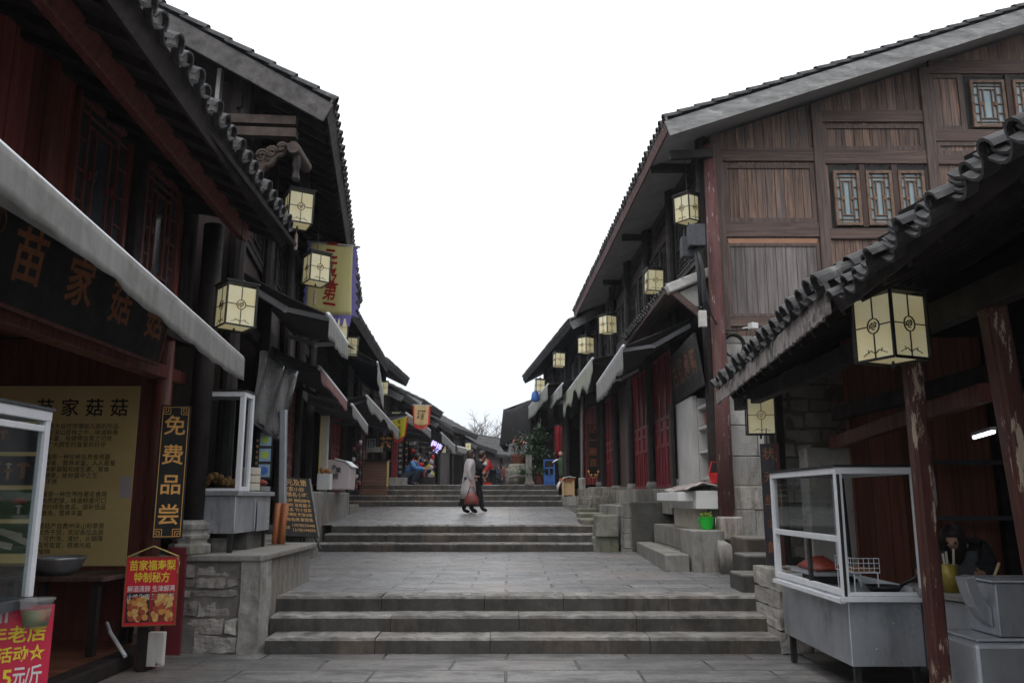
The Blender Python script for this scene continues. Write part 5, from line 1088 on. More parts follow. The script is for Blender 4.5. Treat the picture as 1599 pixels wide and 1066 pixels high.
t = thing('white_pole', 'square grey aluminium downpipe behind the cart', 'pole', at(440, 790, 11.5)); a_, b_ = at(441, 800, 11.5), at(443, 640, 11.5); MB().beam(a_, b_, .09, .09).build('pole', 'steel', t, True, bevel=.01)
# orange pole bundle
t = thing('bamboo_bundle', 'bundle of orange bamboo poles standing between the cart and menu board', 'bundle', at(434, 862, 11.0))
for k, (dx, dy) in enumerate(((0, 0), (.09, .03), (.045, .08))):
    b_ = at(427, 858, 10.9) + V(dx, dy, 0); b_.z = 1.02
    MB().tube([b_, b_ + V(.005, 0, .25), b_ + V(.02, .01, .52)], [.038, .038, .042], 10).build('bamboo_pole', 'bamboo', t, True, smooth=True)
mb = MB(); mb.ab((b_.x - .12, b_.y - .12, .95), (b_.x + .12, b_.y + .1, 1.02)); mb.build('base_stone', 'moss', t, True, bevel=.015)
# black A-board menu
t = thing('menu_board', 'black sandwich board covered with gold characters and telephone numbers', 'sign board', at(470, 860, 14.6))
bl, br_, tl, tr_ = at(438, 838, 14.4), at(496, 840, 14.9), at(431, 743, 14.9), at(483, 743, 15.3)
cx_ = (bl + br_ + tl + tr_) / 4; Mx = face(cx_, br_ - bl, (tl + tr_) - (bl + br_)); bw_ = .70; bh_ = 1.14
mb = MB(); frect(mb, Mx, -bw_ / 2, bw_ / 2, -bh_ / 2, bh_ / 2, -.04, 0); mb.build('panel', 'black', t, True, bevel=.004)
mb = MB(); frect(mb, Mx, bw_ / 2 + .001, bw_ / 2 + .03, -bh_ / 2, bh_ / 2, -.06, .005); mb.build('edge', 'concrete', t, True)
rows = [('三元及第', .135, .455, .55), ('农家小炒', .10, .325, .42), ('古镇名小吃', .10, .215, .52), ('状元蹄 腌制腊味', .07, .105, .6), ('鸡辣椒 豆腐圆子', .07, .015, .6), ('米豆腐 竹小豆腐', .07, -.075, .6), ('糕粑稀饭 玫瑰冰粉', .07, -.165, .6), ('特色包席 酸菜鱼', .07, -.26, .6), ('电话', .06, -.41, .12)]
ochre = mat('ochre_letter', (.66, .40, .14), (.46, .24, .07), s=20, rough=.5, bump=0)
for s_, sz, y, w_ in rows: mb = MB(); text(mb, s_, sz, Mx @ Matrix.Translation((-.24 if s_ == '电话' else .0, y, 0)), 0, .015, .003, w_); mb.build('lettering', ochre, t, True)
for s_, y in (('13078558448', -.365), ('13195194078', -.455)): mb = MB(); text(mb, s_, .075, Mx @ Matrix.Translation((.09, y, 0)), 0, .01, .003, .44); mb.build('lettering', ochre, t, True)
for sx in (-1, 1): MB().beam(Mx @ V(sx * .30, .5, -.05), Mx @ V(sx * .32, -bh_ / 2 - .20, -.50), .035, .035).build('back_leg', 'iron', t, True); MB().beam(Mx @ V(sx * .31, -bh_ / 2, -.02), Mx @ V(sx * .33, -bh_ / 2 - .24, .04), .035, .035).build('leg', 'iron', t, True)
MB().ab((-4.05, 15.3, .5), (-3.55, 15.6, 1.0)).build('ballast_block', 'concrete', t, True, bevel=.02)

# pale pillar strip, small sign box, pink kiosk
t = thing('wall_panel', 'pale buff wall panel with a beaded light edge beside the lattice doors', 'panel', at(505, 740, 18.6))
a_, b_ = at(498, 742, 18.6), at(516, 650, 18.8); MB().ab((a_.x, 18.6, 1.7), (b_.x, 18.75, b_.z)).build('panel', 'cream', t, True)
MB().tube([V(a_.x, 18.58, 1.9), V(a_.x, 18.58, b_.z)], .02, 6).build('light_edge', 'yelpost', t, True)
c = at(507, 752, 18.3); t = thing('light_box', 'small white box sign beside the pink kiosk', 'box', c)
MB().box(c, (.28, .28, .34)).build('box', 'white', t, True, bevel=.01); MB().lathe([(.05, -.30), (.06, -.17)], c, 8).build('foot', 'plaster', t, True)
for k in range(5): MB().ball(c + V(.08 * math.cos(k * 1.3), .06 * math.sin(k * 2), .22 + .02 * (k % 3)), .05, 6).build('bun', 'food', t, True, smooth=True)
c = at(530, 742, 19.6); t = thing('kiosk_counter', 'rounded pale pink kiosk counter with dark characters', 'counter', (c.x, c.y, 1.77)); c.z = 1.80
Mx = face((c.x, c.y - .33, 2.13), (1, 0, 0))
mb = MB(); mb.prism([(c.x + x, c.y - .32, z) for x, z in ((-.30, 1.80), (.30, 1.80), (.32, 2.30), (.18, 2.42), (-.05, 2.48), (-.30, 2.48))], (0, .7, 0)); mb.build('body', 'pink', t, True, bevel=.03)
mb = MB(); mb.prism([(c.x + x, c.y - .34, z) for x, z in ((.34, 2.30), (.19, 2.43), (-.05, 2.49), (-.05, 2.52), (.2, 2.46), (.37, 2.32))], (0, .74, 0)); mb.build('rim', 'alu', t, True)
mb = MB()
for ch, x, y, z in (('水', -.06, .17, .13), ('果', .04, .10, .14), ('捞', -.02, -.04, .14)): text(mb, ch, z, Mx @ Matrix.Translation((x, y, .012)), 0, .02, .004)
mb.build('lettering', 'ink', t, True)
for sx in (-.22, .22): MB().ab((c.x + sx - .03, c.y - .2, 1.76), (c.x + sx + .03, c.y + .2, 1.80)).build('foot', 'iron', t, True)
# dim figures of a red doll display beside kiosk
c = at(557, 742, 22.3); t = thing('souvenir_rack', 'dim rack of pink and red souvenirs beside the pink kiosk', 'rack', (c.x, c.y, 1.76)); 
mb = MB(); 
for dx in (-.14, .14): mb.tube([(c.x + dx, c.y, 1.77), (c.x + dx, c.y, 3.2)], .02, 6)
mb.build('frame', 'iron', t, True)
for k in range(14):
    zz = 1.90 + .09 * k; MB().lathe([(.015, -.06), (.04, -.03), (.05, .03), (.02, .06)], (c.x + .1 * math.sin(k * 2.1), c.y - .05, zz), 8).build('souvenir', ('redfab', 'leather', 'maroonboard', 'pink', 'greycloth')[k % 5], t, True, smooth=True)
# slatted counter
t = thing('slatted_counter', 'brown slatted wooden counter with a yellow edge at the top steps', 'counter', (-4.3, 25.6, 1.54))
MB().ab((-4.66, 25.62, 1.54), (-3.84, 26.2, 2.72)).build('body', 'slat', t, True, bevel=.01)
MB().ab((-3.835, 25.60, 1.95), (-3.79, 25.68, 2.74)).build('edge', 'yelpost', t, True)
MB().ab((-4.70, 25.58, 2.723), (-3.80, 26.25, 2.77)).build('counter_top', 'dark', t, True)
c = at(588, 703, 26.0); Mx = face((c.x, 25.57, c.z), (1, 0, 0)); t = board('notice', 'pale blank notice resting on the slatted counter', Mx, .52, .16, [], bm='concrete', th=.02); 
# hanging black signs with gold marks beyond
def smallsign(px0, py0, px1, py1, Y, txt, label, gm='gold', bm='black', vert=False, sz=None, yaw=0):
    a_, b_ = at(px0, py1, Y), at(px1, py0, Y); c_ = (a_ + b_) / 2; Mx = face((c_.x, Y, c_.z), (math.cos(R(yaw)), math.sin(R(yaw)), 0)); w_, h_ = b_.x - a_.x, b_.z - a_.z
    def f(mb):
        if vert: vtext(mb, txt, sz or min(w_ * .8, h_ / len(txt) * .85), Mx, h_ / len(txt) * .92, 0, .015)
        else: text(mb, txt, sz or min(h_ * .8, w_ / max(1, len(txt)) * .9), Mx, 0, .02)
    return board('shop_sign', label, Mx, w_, h_, [('lettering', gm, f)], bm=bm, th=.05, group=None)
smallsign(570, 680, 589, 706, 26.6, '间', 'small dark square sign with a pale character above the slatted counter', 'plaster')
smallsign(591, 680, 613, 704, 26.4, '茶', 'black fan shaped sign with a gold character right of the pale square sign')
smallsign(621, 688, 629, 744, 30, '古镇特产银饰', 'narrow black vertical couplet sign, left of the crouching person', 'plaster', vert=True)
smallsign(632, 684, 637, 744, 30.2, '苗家老字号店', 'narrow black and gold vertical couplet sign nearest the crouching person', vert=True)
smallsign(638, 684, 652, 700, 30.4, '山家', 'dark wide sign under the pale orange flag', 'plaster')
t = thing('red_door', 'maroon door leaf beside the slatted counter edge', 'door', at(615, 745, 27.2)); a_, b_ = at(611, 747, 27.2), at(621, 690, 27.2); MB().ab((a_.x, 27.15, 2.0), (b_.x, 27.22, b_.z)).build('leaf', 'reddoor', t, True); MB().ball((b_.x - .05, 27.13, 2.9), .03, 6).build('handle', 'iron', t, True)
t = thing('wall_panel', 'lilac white wall panel under the violet lit sign', 'panel', at(676, 750, 34)); a_, b_ = at(669, 757, 34), at(678, 702, 34); MB().ab((a_.x, 34, 2.0), (b_.x, 34.2, b_.z)).build('panel', 'pink', t, True); MB().ab((a_.x, 33.96, 2.0), (b_.x, 33.99, 2.25)).build('skirting', mat('teal_paint', (.10, .30, .32), s=5), t, True)
c = at(680, 698, 33.6); Mx = face(c, (.85, .5, -.42), (.35, 0, .9)); t = thing('led_sign', 'tilted black sign lit with violet characters', 'sign', c)
mb = MB(); frect(mb, Mx, -.34, .34, -.26, .26, -.06, 0); mb.build('board', 'black', t, True); mb = MB(); text(mb, '银饰', .26, Mx @ Matrix.Translation((0, .07, 0)), 0, .02); text(mb, '手工', .15, Mx @ Matrix.Translation((.06, -.13, 0)), 0, .02); mb.build('lettering', 'purple', t, True)

# ================================================================== flags
def flag(label, P0, P1, h_, body, edge, txt, inkm, taper=.0, fringe=.09, sag=.1, sz=None, pole=True, wave=.05, name='banner', nt_=9):
    "hung from the bar P0-P1"
    P0, P1 = Vector(P0), Vector(P1); t = thing(name, label, 'flag', P0); d = (P1 - P0); w_ = d.length; d.normalize(); nn = d.cross(UP).normalized()
    dn = Vector((0, 0, -1))
    def pt(u, v, off=0): return P0 + d * (w_ * (u + (.5 - u) * taper * v)) + dn * (h_ * v) + nn * (wave * math.sin(u * 8 + v * 1.5) * (.3 + .7 * v) + off) + V(0, 0, -sag * math.sin(math.pi * u) * v * .5)
    mb = MB(); mb.grid(lambda u, v: pt(u, v), 24, 16, thick=nn * .006); mb.build('cloth', body, t, True, smooth=True)
    mb = MB()
    for su, e0, e1 in ((0, -.001, -fringe / w_), (1, 1.001, 1 + fringe / w_)):
        n = max(6, int(h_ / (fringe * 1.1)))
        for k in range(n):
            v0, v1 = k / n, (k + 1) / n; mb.prism([pt(e0, v0), pt(e0, v1), pt(e1, v1 + .25 / n), pt((e0 + e1) / 2, (v0 + v1) / 2), pt(e1 * .9 + e0 * .1, v0 + .2 / n)], nn * .006)
    for k in range(nt_):
        u0, u1 = k / nt_, (k + 1) / nt_; mb.prism([pt(u0, 1.001), pt(u1, 1.001), pt(u1 * .65 + u0 * .35, 1 + fringe * 1.5 / h_), pt(u0 * .65 + u1 * .35, 1 + fringe * 1.5 / h_)], nn * .006)
    mb.build('fringe', edge, t, True)
    mb = MB(); s_ = sz or w_ * .4; n = len(txt)
    for i, ch in enumerate(txt):
        vv = (i + .62) / (n + .25); c_ = pt(.5, vv, -.014 if nn.y > 0 else .014); m_ = face(c_, d if nn.y > 0 else d, UP)
        if m_.to_3x3().col[2].y > 0: m_ = face(c_, -d, UP)
        text(mb, ch, s_, m_, 0, .02, .03)
    mb.build('lettering', inkm, t, True)
    MB().tube([P0 - d * (fringe * .8), P1 + d * (fringe * 1.1)], .02, 8).build('pole', 'plaster', t, True)
    return t
flag('long pale yellow banner with red characters and a violet edge', at(486, 378, 13.6), at(553, 385, 13.0), at(560, 384, 13.4).z - at(545, 488, 13.4).z, 'flagy', 'flagb', '三元及第一', 'inkred', fringe=.12, sz=.34, wave=.045)
flag('bright yellow pennant with a red fringe above the slatted counter', at(613, 656, 27.6), at(636, 650, 27.2), .62, 'flagbright', 'flagr', '老字号', 'ink', taper=.35, fringe=.09, sz=.14, wave=.03)
flag('pale orange flag with a red fringe and one large character', at(647, 632, 29.5), at(670, 633, 29.3), .68, 'flagp', 'flagr', '酒', 'ink', taper=.1, fringe=.09, sz=.34, wave=.03)

# ================================================================== right side things
# meter boxes and cable
t = thing('meter_box', 'two dark electricity meter boxes with conduit at the gable corner', 'meter box', at(1088, 380, 12.75))
c = at(1087, 369, 12.7); MB().box(c, (.26, .2, .36)).build('box', 'greycloth', t, True, bevel=.015); c2 = at(1073, 387, 12.9); MB().box(c2, (.2, .18, .34)).build('box', 'greycloth', t, True, bevel=.015)
mb = MB(); mb.tube([c - V(0, 0, .15), at(1096, 420, 12.7), at(1100, 470, 12.7), at(1100, 490, 12.7)], .045, 8); mb.tube([c - V(.03, 0, .15), at(1091, 430, 12.72), at(1094, 478, 12.72)], .03, 8); mb.build('conduit', 'iron', t, True, smooth=True)
c = at(1097, 498, 12.6); MB().box(c, (.12, .1, .26)).build('junction_box', 'dirtyplaster', t, True, bevel=.01)
t = thing('cable_coil', 'black cable coil hanging on the stone wall below the planks', 'cable', at(1145, 540, 13.0))
mb = MB(); c = at(1145, 540, 13.06)
for k in range(3): mb.tube([c + V((.155 + .012 * k) * math.cos(a_), -.02 * k, (.165 + .012 * k) * math.sin(a_)) for a_ in [2 * math.pi * q / 28 for q in range(29)]], .016, 6)
mb.tube([at(1100, 440, 12.75), at(1110, 490, 12.8), at(1125, 515, 12.95), at(1150, 516, 13.02), at(1180, 512, 13.05), at(1260, 508, 13.05)], .015, 6); mb.build('cable', 'iron', t, True, smooth=True)
c = at(1176, 509, 12.95); t = thing('spotlight', 'small white spotlight on the stone wall above the tiled eave', 'lamp', c); MB().box(c, (.12, .12, .10), Matrix.Rotation(.4, 3, 'Z')).build('lamp_head', 'white', t, True, bevel=.01); MB().tube([c, c + V(-.14, .1, -.02)], .015, 6).build('bracket', 'white', t, True)
# arrow sign
c = at(1211, 611, 11.9); Mx = face(c, (1, 0, 0)); t = board('arrow_sign', 'small maroon sign with a white arrow disc beneath the tiled eave', Mx, .36, .22, [('disc', 'white', lambda mb: mb.prism([Mx @ V(.045 * math.cos(a_), .045 * math.sin(a_), .002) for a_ in [2 * math.pi * q / 16 for q in range(16)]], Mx.to_3x3() @ V(0, 0, .003))), ('arrow', 'ink', lambda mb: [frect(mb, Mx, -.007, .007, -.03, .015, .006, .009), mb.prism([Mx @ V(-.022, .008, .006), Mx @ V(.022, .008, .006), Mx @ V(0, .034, .006)], Mx.to_3x3() @ V(0, 0, .003))][0])], bm='maroonboard', th=.02)
# shop board under the awning on the right house: seen obliquely
Mx = face((3.02, 14.35, 3.80), (-.03, -1, 0), (-.14, 0, 1))
board('shop_sign', 'large dark board with rust coloured characters under the right awning', Mx, 2.5, .86, [('lettering', 'rust', lambda mb, i=i, ch=ch: text(mb, ch, .46, Mx @ Matrix.Translation((-.86 + .58 * i, 0, 0)), 0, .02)) for i, ch in enumerate('古镇卤鸭')], bm='black', th=.05)
t = thing('wall_panel', 'smooth grey white wall panel beside the white counter', 'panel', (3.2, 15.2, 1.5)); MB().ab((3.12, 14.26, 1.3), (3.2, 15.75, 3.35)).build('panel', 'plaster', t, True); MB().ab((3.0, 15.62, 1.3), (3.06, 15.84, 3.35)).build('post', 'dark', t, True)
t = thing('shelf_cabinet', 'grey shelf cabinet with red goods behind the white counter', 'cabinet', (3.3, 14.2, 1.3))
mb = MB()
for z in (1.9, 2.35, 2.75, 3.1): mb.ab((3.2, 13.5, z), (3.6, 14.2, z + .04))
mb.ab((3.58, 13.5, 1.3), (3.62, 14.2, 3.3)); mb.ab((3.2, 14.2, 1.3), (3.6, 14.24, 3.3)); mb.build('shelves', 'plaster', t, True)
MB().ab((3.30, 13.6, 2.795), (3.5, 14.15, 3.05)).build('goods', 'meat', t, True); MB().ab((3.4, 13.6, 1.945), (3.52, 14.15, 2.25)).build('goods', 'greycloth', t, True)
t = thing('white_counter', 'white painted counter with a cloth draped top below the shop board', 'counter', (3.0, 13.8, 1.12))
MB().ab((2.86, 13.05, 1.44), (3.32, 15.2, 1.72)).build('top_box', 'white', t, True, bevel=.008)
MB().ab((2.62, 13.25, 1.56), (2.86, 15.2, 1.70)).build('drawer_lip', 'white', t, True, bevel=.008)
MB().ab((2.9, 13.5, 1.12), (3.25, 15.1, 1.44)).build('body', 'cream', t, True, bevel=.01)
mb = MB(); mb.grid(lambda u, v: (2.72 + .6 * u, 13.0 + 2.0 * v, 1.745 + .10 * math.sin(math.pi * min(1, u * 1.1)) * (1 - .3 * v) + .012 * math.sin(u * 19 + v * 7)), 16, 14, thick=(0, 0, -.02)); mb.build('cloth_cover', mat('pink_plastic_cloth', (.52, .42, .40), (.40, .36, .35), s=4, rough=.3, bump=.1), t, True, smooth=True)
c = at(1118, 738, 13.1); t = thing('red_basket', 'bright red plastic basket hanging at the maroon pole', 'basket', c)
mb = MB(); mb.loft([(c + V(0, 0, -.16), .09, .09), (c + V(0, 0, -.02), .12, .12), (c + V(0, 0, .0), .12, .12)], 12); mb.tube([c + V(-.11, 0, 0), c + V(-.06, 0, .17), c + V(.05, 0, .17), c + V(.11, 0, 0)], .012, 6); mb.build('basket', 'redplastic', t, True)
# bucket plant
c = V(2.86, 12.25, 1.13); t = thing('plant_pot', 'bright green plastic pot with a yellow green succulent', 'plant pot', c)
mb = MB(); mb.lathe([(.075, 0), (.085, .02), (.098, .10), (.10, .102), (.105, .17), (.115, .175), (.115, .19), (.10, .19), (.095, .16)], c, 20); mb.build('pot', 'green', t, True, smooth=False)
mb = MB(); mb.tube([c + V(-.105, 0, .17), c + V(-.135, 0, .13), c + V(-.13, 0, .08), c + V(-.09, 0, .05)], .01, 6); mb.build('handle', 'green', t, True)
for k in range(26):
    a_ = random.uniform(0, 6.28); r_ = random.uniform(.02, .13); p = c + V(.3 * r_ * math.cos(a_), .3 * r_ * math.sin(a_), .17); q = c + V(r_ * math.cos(a_), r_ * math.sin(a_), .17 + random.uniform(.05, .11))
    MB().tube([p, p.lerp(q, .6) + V(0, 0, .012), q], [.006, .010, .002], 5).build('leaf', 'leafy', t, True)
# black vertical sign 状元红食館
c0 = at(1203, 786, 9.35); hgt = at(1198, 690, 9.35).z - at(1210, 880, 9.35).z; Mx = face(c0, (1, -.15, 0), (.005, 0, 1))
t = board('hanging_sign', 'dark vertical sign with small gold characters hung left of the right food cart', Mx, .155, hgt, [('lettering', 'goldd', lambda mb, i=i, ch=ch: text(mb, ch, .135, Mx @ Matrix.Translation((.01, .03 + (2 - i) * .255, 0)), 0, .012)) for i, ch in enumerate('状元红食館')], bm='picdark', th=.03)
mb = MB(); frect(mb, Mx, .08, .125, -hgt / 2, hgt / 2, -.14, -.0); mb.build('edge', 'redpost', t, True)
MB().tube([Mx @ V(0, hgt / 2, -.01), Mx @ V(0, hgt / 2 + .16, -.01)], .006, 6).build('hook', 'iron', t, True)
# 假一赔百 sign and cloth stall, leafy shrub, blue rack, potted flowers
c0 = at(926, 703, 24.6); hgt = at(926, 660, 24.6).z - at(926, 742, 24.6).z; Mx = face(c0, (1, .25, 0))
def orn(mb):
    for q in range(9):
        a_ = math.pi + math.pi * q / 8; a2 = math.pi + math.pi * (q + 1) / 8
        if q < 8: mb.beam(Mx @ V(.14 * math.cos(a_), -hgt / 2 + .12 + .14 * math.sin(a_), .004), Mx @ V(.14 * math.cos(a2), -hgt / 2 + .12 + .14 * math.sin(a2), .004), .03, .012)
    for sx in (-1, 1): mb.ball(Mx @ V(sx * .15, -hgt / 2 + .16, .0), .035, 6); mb.ball(Mx @ V(sx * .06, -hgt / 2 + .06, .0), .03, 6)
board('hanging_sign', 'black vertical sign with dull gold characters and a gold scroll foot among the red doors', Mx, .36, hgt, [*[('lettering', 'goldd', lambda mb, i=i, ch=ch: text(mb, ch, .24, Mx @ Matrix.Translation((0, .12 + (1.5 - i) * .33, 0)), 0, .02)) for i, ch in enumerate('假一赔百')], ('ornament', 'gold', orn)], fr=.008, frm='goldd', inset=.03)
t = thing('stall_table', 'small wooden stall table with a white cloth left of the gold scroll sign', 'table', (2.05, 26.0, 1.9))
a_, b_ = at(874, 772, 25.5), at(897, 744, 25.5); MB().ab((a_.x + .08, 25.5, 1.70), (b_.x, 26.2, b_.z - .14)).build('body', 'yelbox', t, True); MB().ab((a_.x + .02, 25.46, b_.z - .14), (b_.x + .02, 26.25, b_.z - .04)).build('top', 'bamboo', t, True)
for x in (a_.x + .10, b_.x - .04): MB().ab((x - .03, 25.42, 1.665), (x + .03, 25.49, b_.z - .14)).build('leg', 'yelbox', t, True)
mb = MB(); mb.grid(lambda u, v: (a_.x - .06 + (b_.x - a_.x + .1) * u, 25.40 + .8 * v, b_.z + .0 - max(0, .35 - u) * (.9 + .3 * math.sin(9 * v)) * (1 if v < .8 else .7) + .015 * math.sin(u * 12)), 14, 8, thick=(0, 0, -.02)); mb.build('cloth', 'white', t, True, smooth=True)
c = at(876, 724, 26.2); t = thing('figurine', 'green dressed mannequin figurine standing on the cloth covered stall', 'figurine', (c.x, c.y, c.z - .25))
mb = MB(); mb.lathe([(.06, -.42), (.09, -.25), (.10, -.02), (.12, .10), (.07, .17), (.04, .22)], c, 12); mb.build('dress', 'leaf', t, True, smooth=True); MB().ball(c + V(.0, 0, .32), .075, 8).build('head', 'skin', t, True, smooth=True); MB().ball(c + V(.01, .015, .345), .075, 8).build('hair', 'hair', t, True, smooth=True)
MB().tube([c + V(-.02, 0, .13), c + V(-.15, -.03, .12), c + V(-.27, -.05, .04)], [.03, .028, .02], 8).build('arm', 'white', t, True, smooth=True)
mb = MB(); mb.tube([c + V(0, 0, -.42), c + V(0, 0, -.48)], .10, 10); mb.build('stand', 'dark', t, True)
def leaves(mb, n, fn, size, mi=0, rs=1):
    rr = random.Random(rs)
    for _ in range(n):
        p = Vector(fn(rr)); d = Vector((rr.gauss(0, 1), rr.gauss(0, 1), rr.gauss(-.2, .8))).normalized(); s_ = size * rr.uniform(.5, 1.25); x = d.cross(UP); x = x.normalized() if x.length > .1 else Vector((1, 0, 0))
        mb.add([p, p + d * s_ * .5 + x * s_ * .32 + UP * s_ * .08, p + d * s_, p + d * s_ * .5 - x * s_ * .32 + UP * s_ * .08], [(0, 1, 2, 3)], mi)
t = thing('climbing_shrub', 'leafy green climbing shrub in a terracotta pot left of the blue rack', 'plant', at(838, 768, 26.6))
cb = at(838, 770, 26.6); cb.z = 2.04; top = at(842, 668, 26.8)
def fsh(rr):
    v = rr.random() ** .85; c_ = (cb + V(0, 0, .25)).lerp(top, v); w_ = (.42 * (1 - v) ** .6 + .10) * (1 + .35 * math.sin(v * 17)); a_ = rr.uniform(0, 6.28); r_ = w_ * math.sqrt(rr.random())
    return c_ + V(r_ * math.cos(a_), r_ * math.sin(a_), rr.uniform(-.05, .05))
mb = MB(); leaves(mb, 2600, fsh, .12, 0, 5); leaves(mb, 500, fsh, .13, 1, 9); mb.build('foliage', ['leaf', 'leaf2'], t, True)
mb = MB(); 
for k in range(4): mb.tube([cb + V(.05 * k - .1, 0, .2), cb.lerp(top, .5) + V(.12 * math.sin(k * 2), 0, 0), top + V(.12 * math.sin(k * 3), 0, .1 * k)], [.03, .022, .008], 6)
mb.build('stem', 'bark', t, True); MB().lathe([(.17, 0), (.25, .30), (.27, .31), (.27, .36), (.22, .36)], cb + V(.1, .0, 0), 16).build('pot', 'terra', t, True, smooth=False)
c = at(820, 770, 26.3); t = thing('stone_pillar', 'short pale stone pillar left of the climbing shrub', 'pillar', (c.x, c.y, 2.03)); MB().ab((c.x + .02, 26.25, 2.02), (c.x + .22, 26.45, 2.95)).build('shaft', 'lime', t, True, bevel=.02); MB().ab((c.x - .02, 26.2, 2.0), (c.x + .27, 26.5, 2.1)).build('base', 'lime', t, True, bevel=.02)
c = at(810, 752, 27.4); c.z = 2.03; t = thing('flower_pots', 'stacked stone planter with orange red flowers under the black tarpaulin', 'planter', c)
mb = MB(); mb.lathe([(.30, 0), (.42, .12), (.46, .45), (.38, .62), (.3, .68)], c, 10); roughen(mb.build('rock_planter', 'moss', t, True), 2, .14, .25); MB().lathe([(.18, .66), (.25, .9), (.27, .92), (.27, .98)], c, 16).build('pot', 'terra', t, True)
mb = MB(); leaves(mb, 520, lambda rr: c + V(rr.gauss(.05, .17), rr.gauss(0, .14), 1.25 + rr.gauss(0, .2)), .10, 0, 3); leaves(mb, 60, lambda rr: c + V(rr.gauss(.02, .10), rr.gauss(-.1, .1), 1.32 + rr.gauss(0, .12)), .10, 1, 4); mb.build('foliage', ['leaf', mat('orange_red_petal', (.70, .13, .06), (.6, .2, .12), s=9, bump=0)], t, True)
c = at(805, 768, 26.0); t = thing('log_stool', 'low curved driftwood stool on the top step', 'stool', (c.x - .1, 26.5, 2.03))
mb = MB(); mb.tube([(c.x - .25, 26.4, 2.04), (c.x - .2, 26.42, 2.25), (c.x + .1, 26.45, 2.30), (c.x + .45, 26.45, 2.28), (c.x + .5, 26.45, 2.04)], [.03, .04, .05, .04, .035], 8); mb.build('seat', 'bark', t, True, smooth=True)
t = thing('blue_rack', 'blue wooden display rack between the shrub and the stall table', 'rack', at(857, 762, 26.2))
a_, b_ = at(849, 762, 26.2), at(866, 717, 26.2); mb = MB(); w_ = b_.x - a_.x; z0 = 2.0
for x in (a_.x, b_.x - .04): mb.ab((x, 26.2, z0), (x + .04, 26.24, b_.z))
for z in (b_.z - .04, z0 + .52, z0 + .30, z0 + .04): mb.ab((a_.x + .04, 26.2, z), (b_.x - .04, 26.24, z + .04))
mb.ab(((a_.x + b_.x) / 2 - .02, 26.19, z0), ((a_.x + b_.x) / 2 + .02, 26.2, z0 + .5)); mb.build('frame', 'bluepaint', t, True); MB().ab((a_.x + .04, 26.21, z0 + .56), (b_.x - .04, 26.23, b_.z - .05)).build('panel', 'dark', t, True)
MB().ab((a_.x + .04, 26.205, z0 + .10), (b_.x - .04, 26.235, z0 + .30)).build('lower_panel', 'bluepaint', t, True)
# pale post with red cloth near the scroll sign
for px, y0, y1, Y, lb in ((909, 752, 618, 25.0, 'thin pale pole with a stone foot left of the gold scroll sign'), (831, 757, 690, 30, 'thin dark pole behind the climbing shrub')):
    b_ = at(px, y0, Y); t_ = at(px, y1, Y); t = thing('pole', lb, 'pole', b_); MB().tube([b_, t_], .045, 8).build('shaft', 'bark', t, True); MB().ab((b_.x - .10, Y - .1, b_.z - .25), (b_.x + .10, Y + .1, b_.z + .12)).build('foot', 'gablestone', t, True, bevel=.03)
c = at(872, 690, 27.5); t = thing('red_banner', 'plain red cloth banner hanging behind the green figurine', 'banner', c); mb = MB(); mb.grid(lambda u, v: c + V(-.12 + .24 * u, .03 * math.sin(9 * u), .55 - 1.1 * v), 8, 4, thick=(0, .01, 0)); mb.build('cloth', 'darkred', t, True, smooth=True); MB().tube([c + V(-.15, 0, .56), c + V(.15, 0, .56)], .015, 6).build('rod', 'dark', t, True)

# ================================================================== right food stall goods
t = glass_cart('large steel food cart with a white framed glass case in the near right stall', 2.72, 3.36, 7.0, 8.72, .27, .82, 1.83, .01, midrail=1.27, side=-1)
MB().ab((2.716, 7.04, 1.30), (2.722, 8.68, 1.80)).build('pane', 'glass', t, True)
mb = MB(); mb.ab((2.66, 6.96, .765), (2.70, 8.74, .80)); mb.build('edge_strip', 'alu', t, True)
MB().ab((2.705, 7.75, .83), (2.735, 7.80, 1.245)).build('mullion', 'iron', t, True); MB().ab((2.700, 6.962, .82), (2.722, 6.971, 1.80)).build('corner_strip', 'iron', t, True)
MB().ab((2.66, 6.94, .78), (3.40, 6.975, .82)).build('front_strip', 'alu', t, True)
for x, z in ((2.84, .62), (3.1, .6), (3.4, .62), (2.95, .4)): MB().ball((x, 7.018, z), .012, 6).build('rivet', 'steel', t, True)
g = thing('grill_rack', 'wire grill rack with sausages in the right glass case', 'rack', (3.0, 7.5, .83)); mb = MB()
for k in range(9): mb.tube([(2.9, 7.25 + .05 * k, .98), (3.12, 7.25 + .05 * k, .98)], .003, 4); mb.tube([(2.9, 7.25 + .05 * k, .98), (2.9, 7.25 + .05 * k, 1.10)], .003, 4)
for k in range(6): mb.tube([(2.9 + .044 * k, 7.25, .98), (2.9 + .044 * k, 7.65, .98)], .003, 4); mb.tube([(2.9 + .044 * k, 7.25, .98), (2.9 + .044 * k, 7.25, 1.10)], .003, 4)
for z in (1.02, 1.06, 1.10): mb.tube([(2.9, 7.65, z), (2.9, 7.25, z), (3.12, 7.25, z)], .003, 4)
for x, y in ((2.91, 7.27), (3.11, 7.27), (2.91, 7.63), (3.11, 7.63)): mb.tube([(x, y, .825), (x, y, .98)], .006, 4)
mb.build('wire', 'alu', g, True)
for k in range(4): MB().tube([(2.93, 7.3 + .06 * k, 1.0), (3.0, 7.31 + .06 * k, 1.005), (3.08, 7.3 + .06 * k, 1.0)], [.012, .018, .012], 8).build('sausage', 'food', g, True, smooth=True)
g = thing('food_tray', 'raised tray of glossy red sausages in the right glass case', 'food tray', (2.95, 8.1, .83)); MB().ab((2.78, 7.85, .90), (3.2, 8.5, .93)).build('tray', 'steel', g, True); MB().ab((2.85, 7.95, .825), (3.12, 8.4, .90)).build('stand', 'iron', g, True)
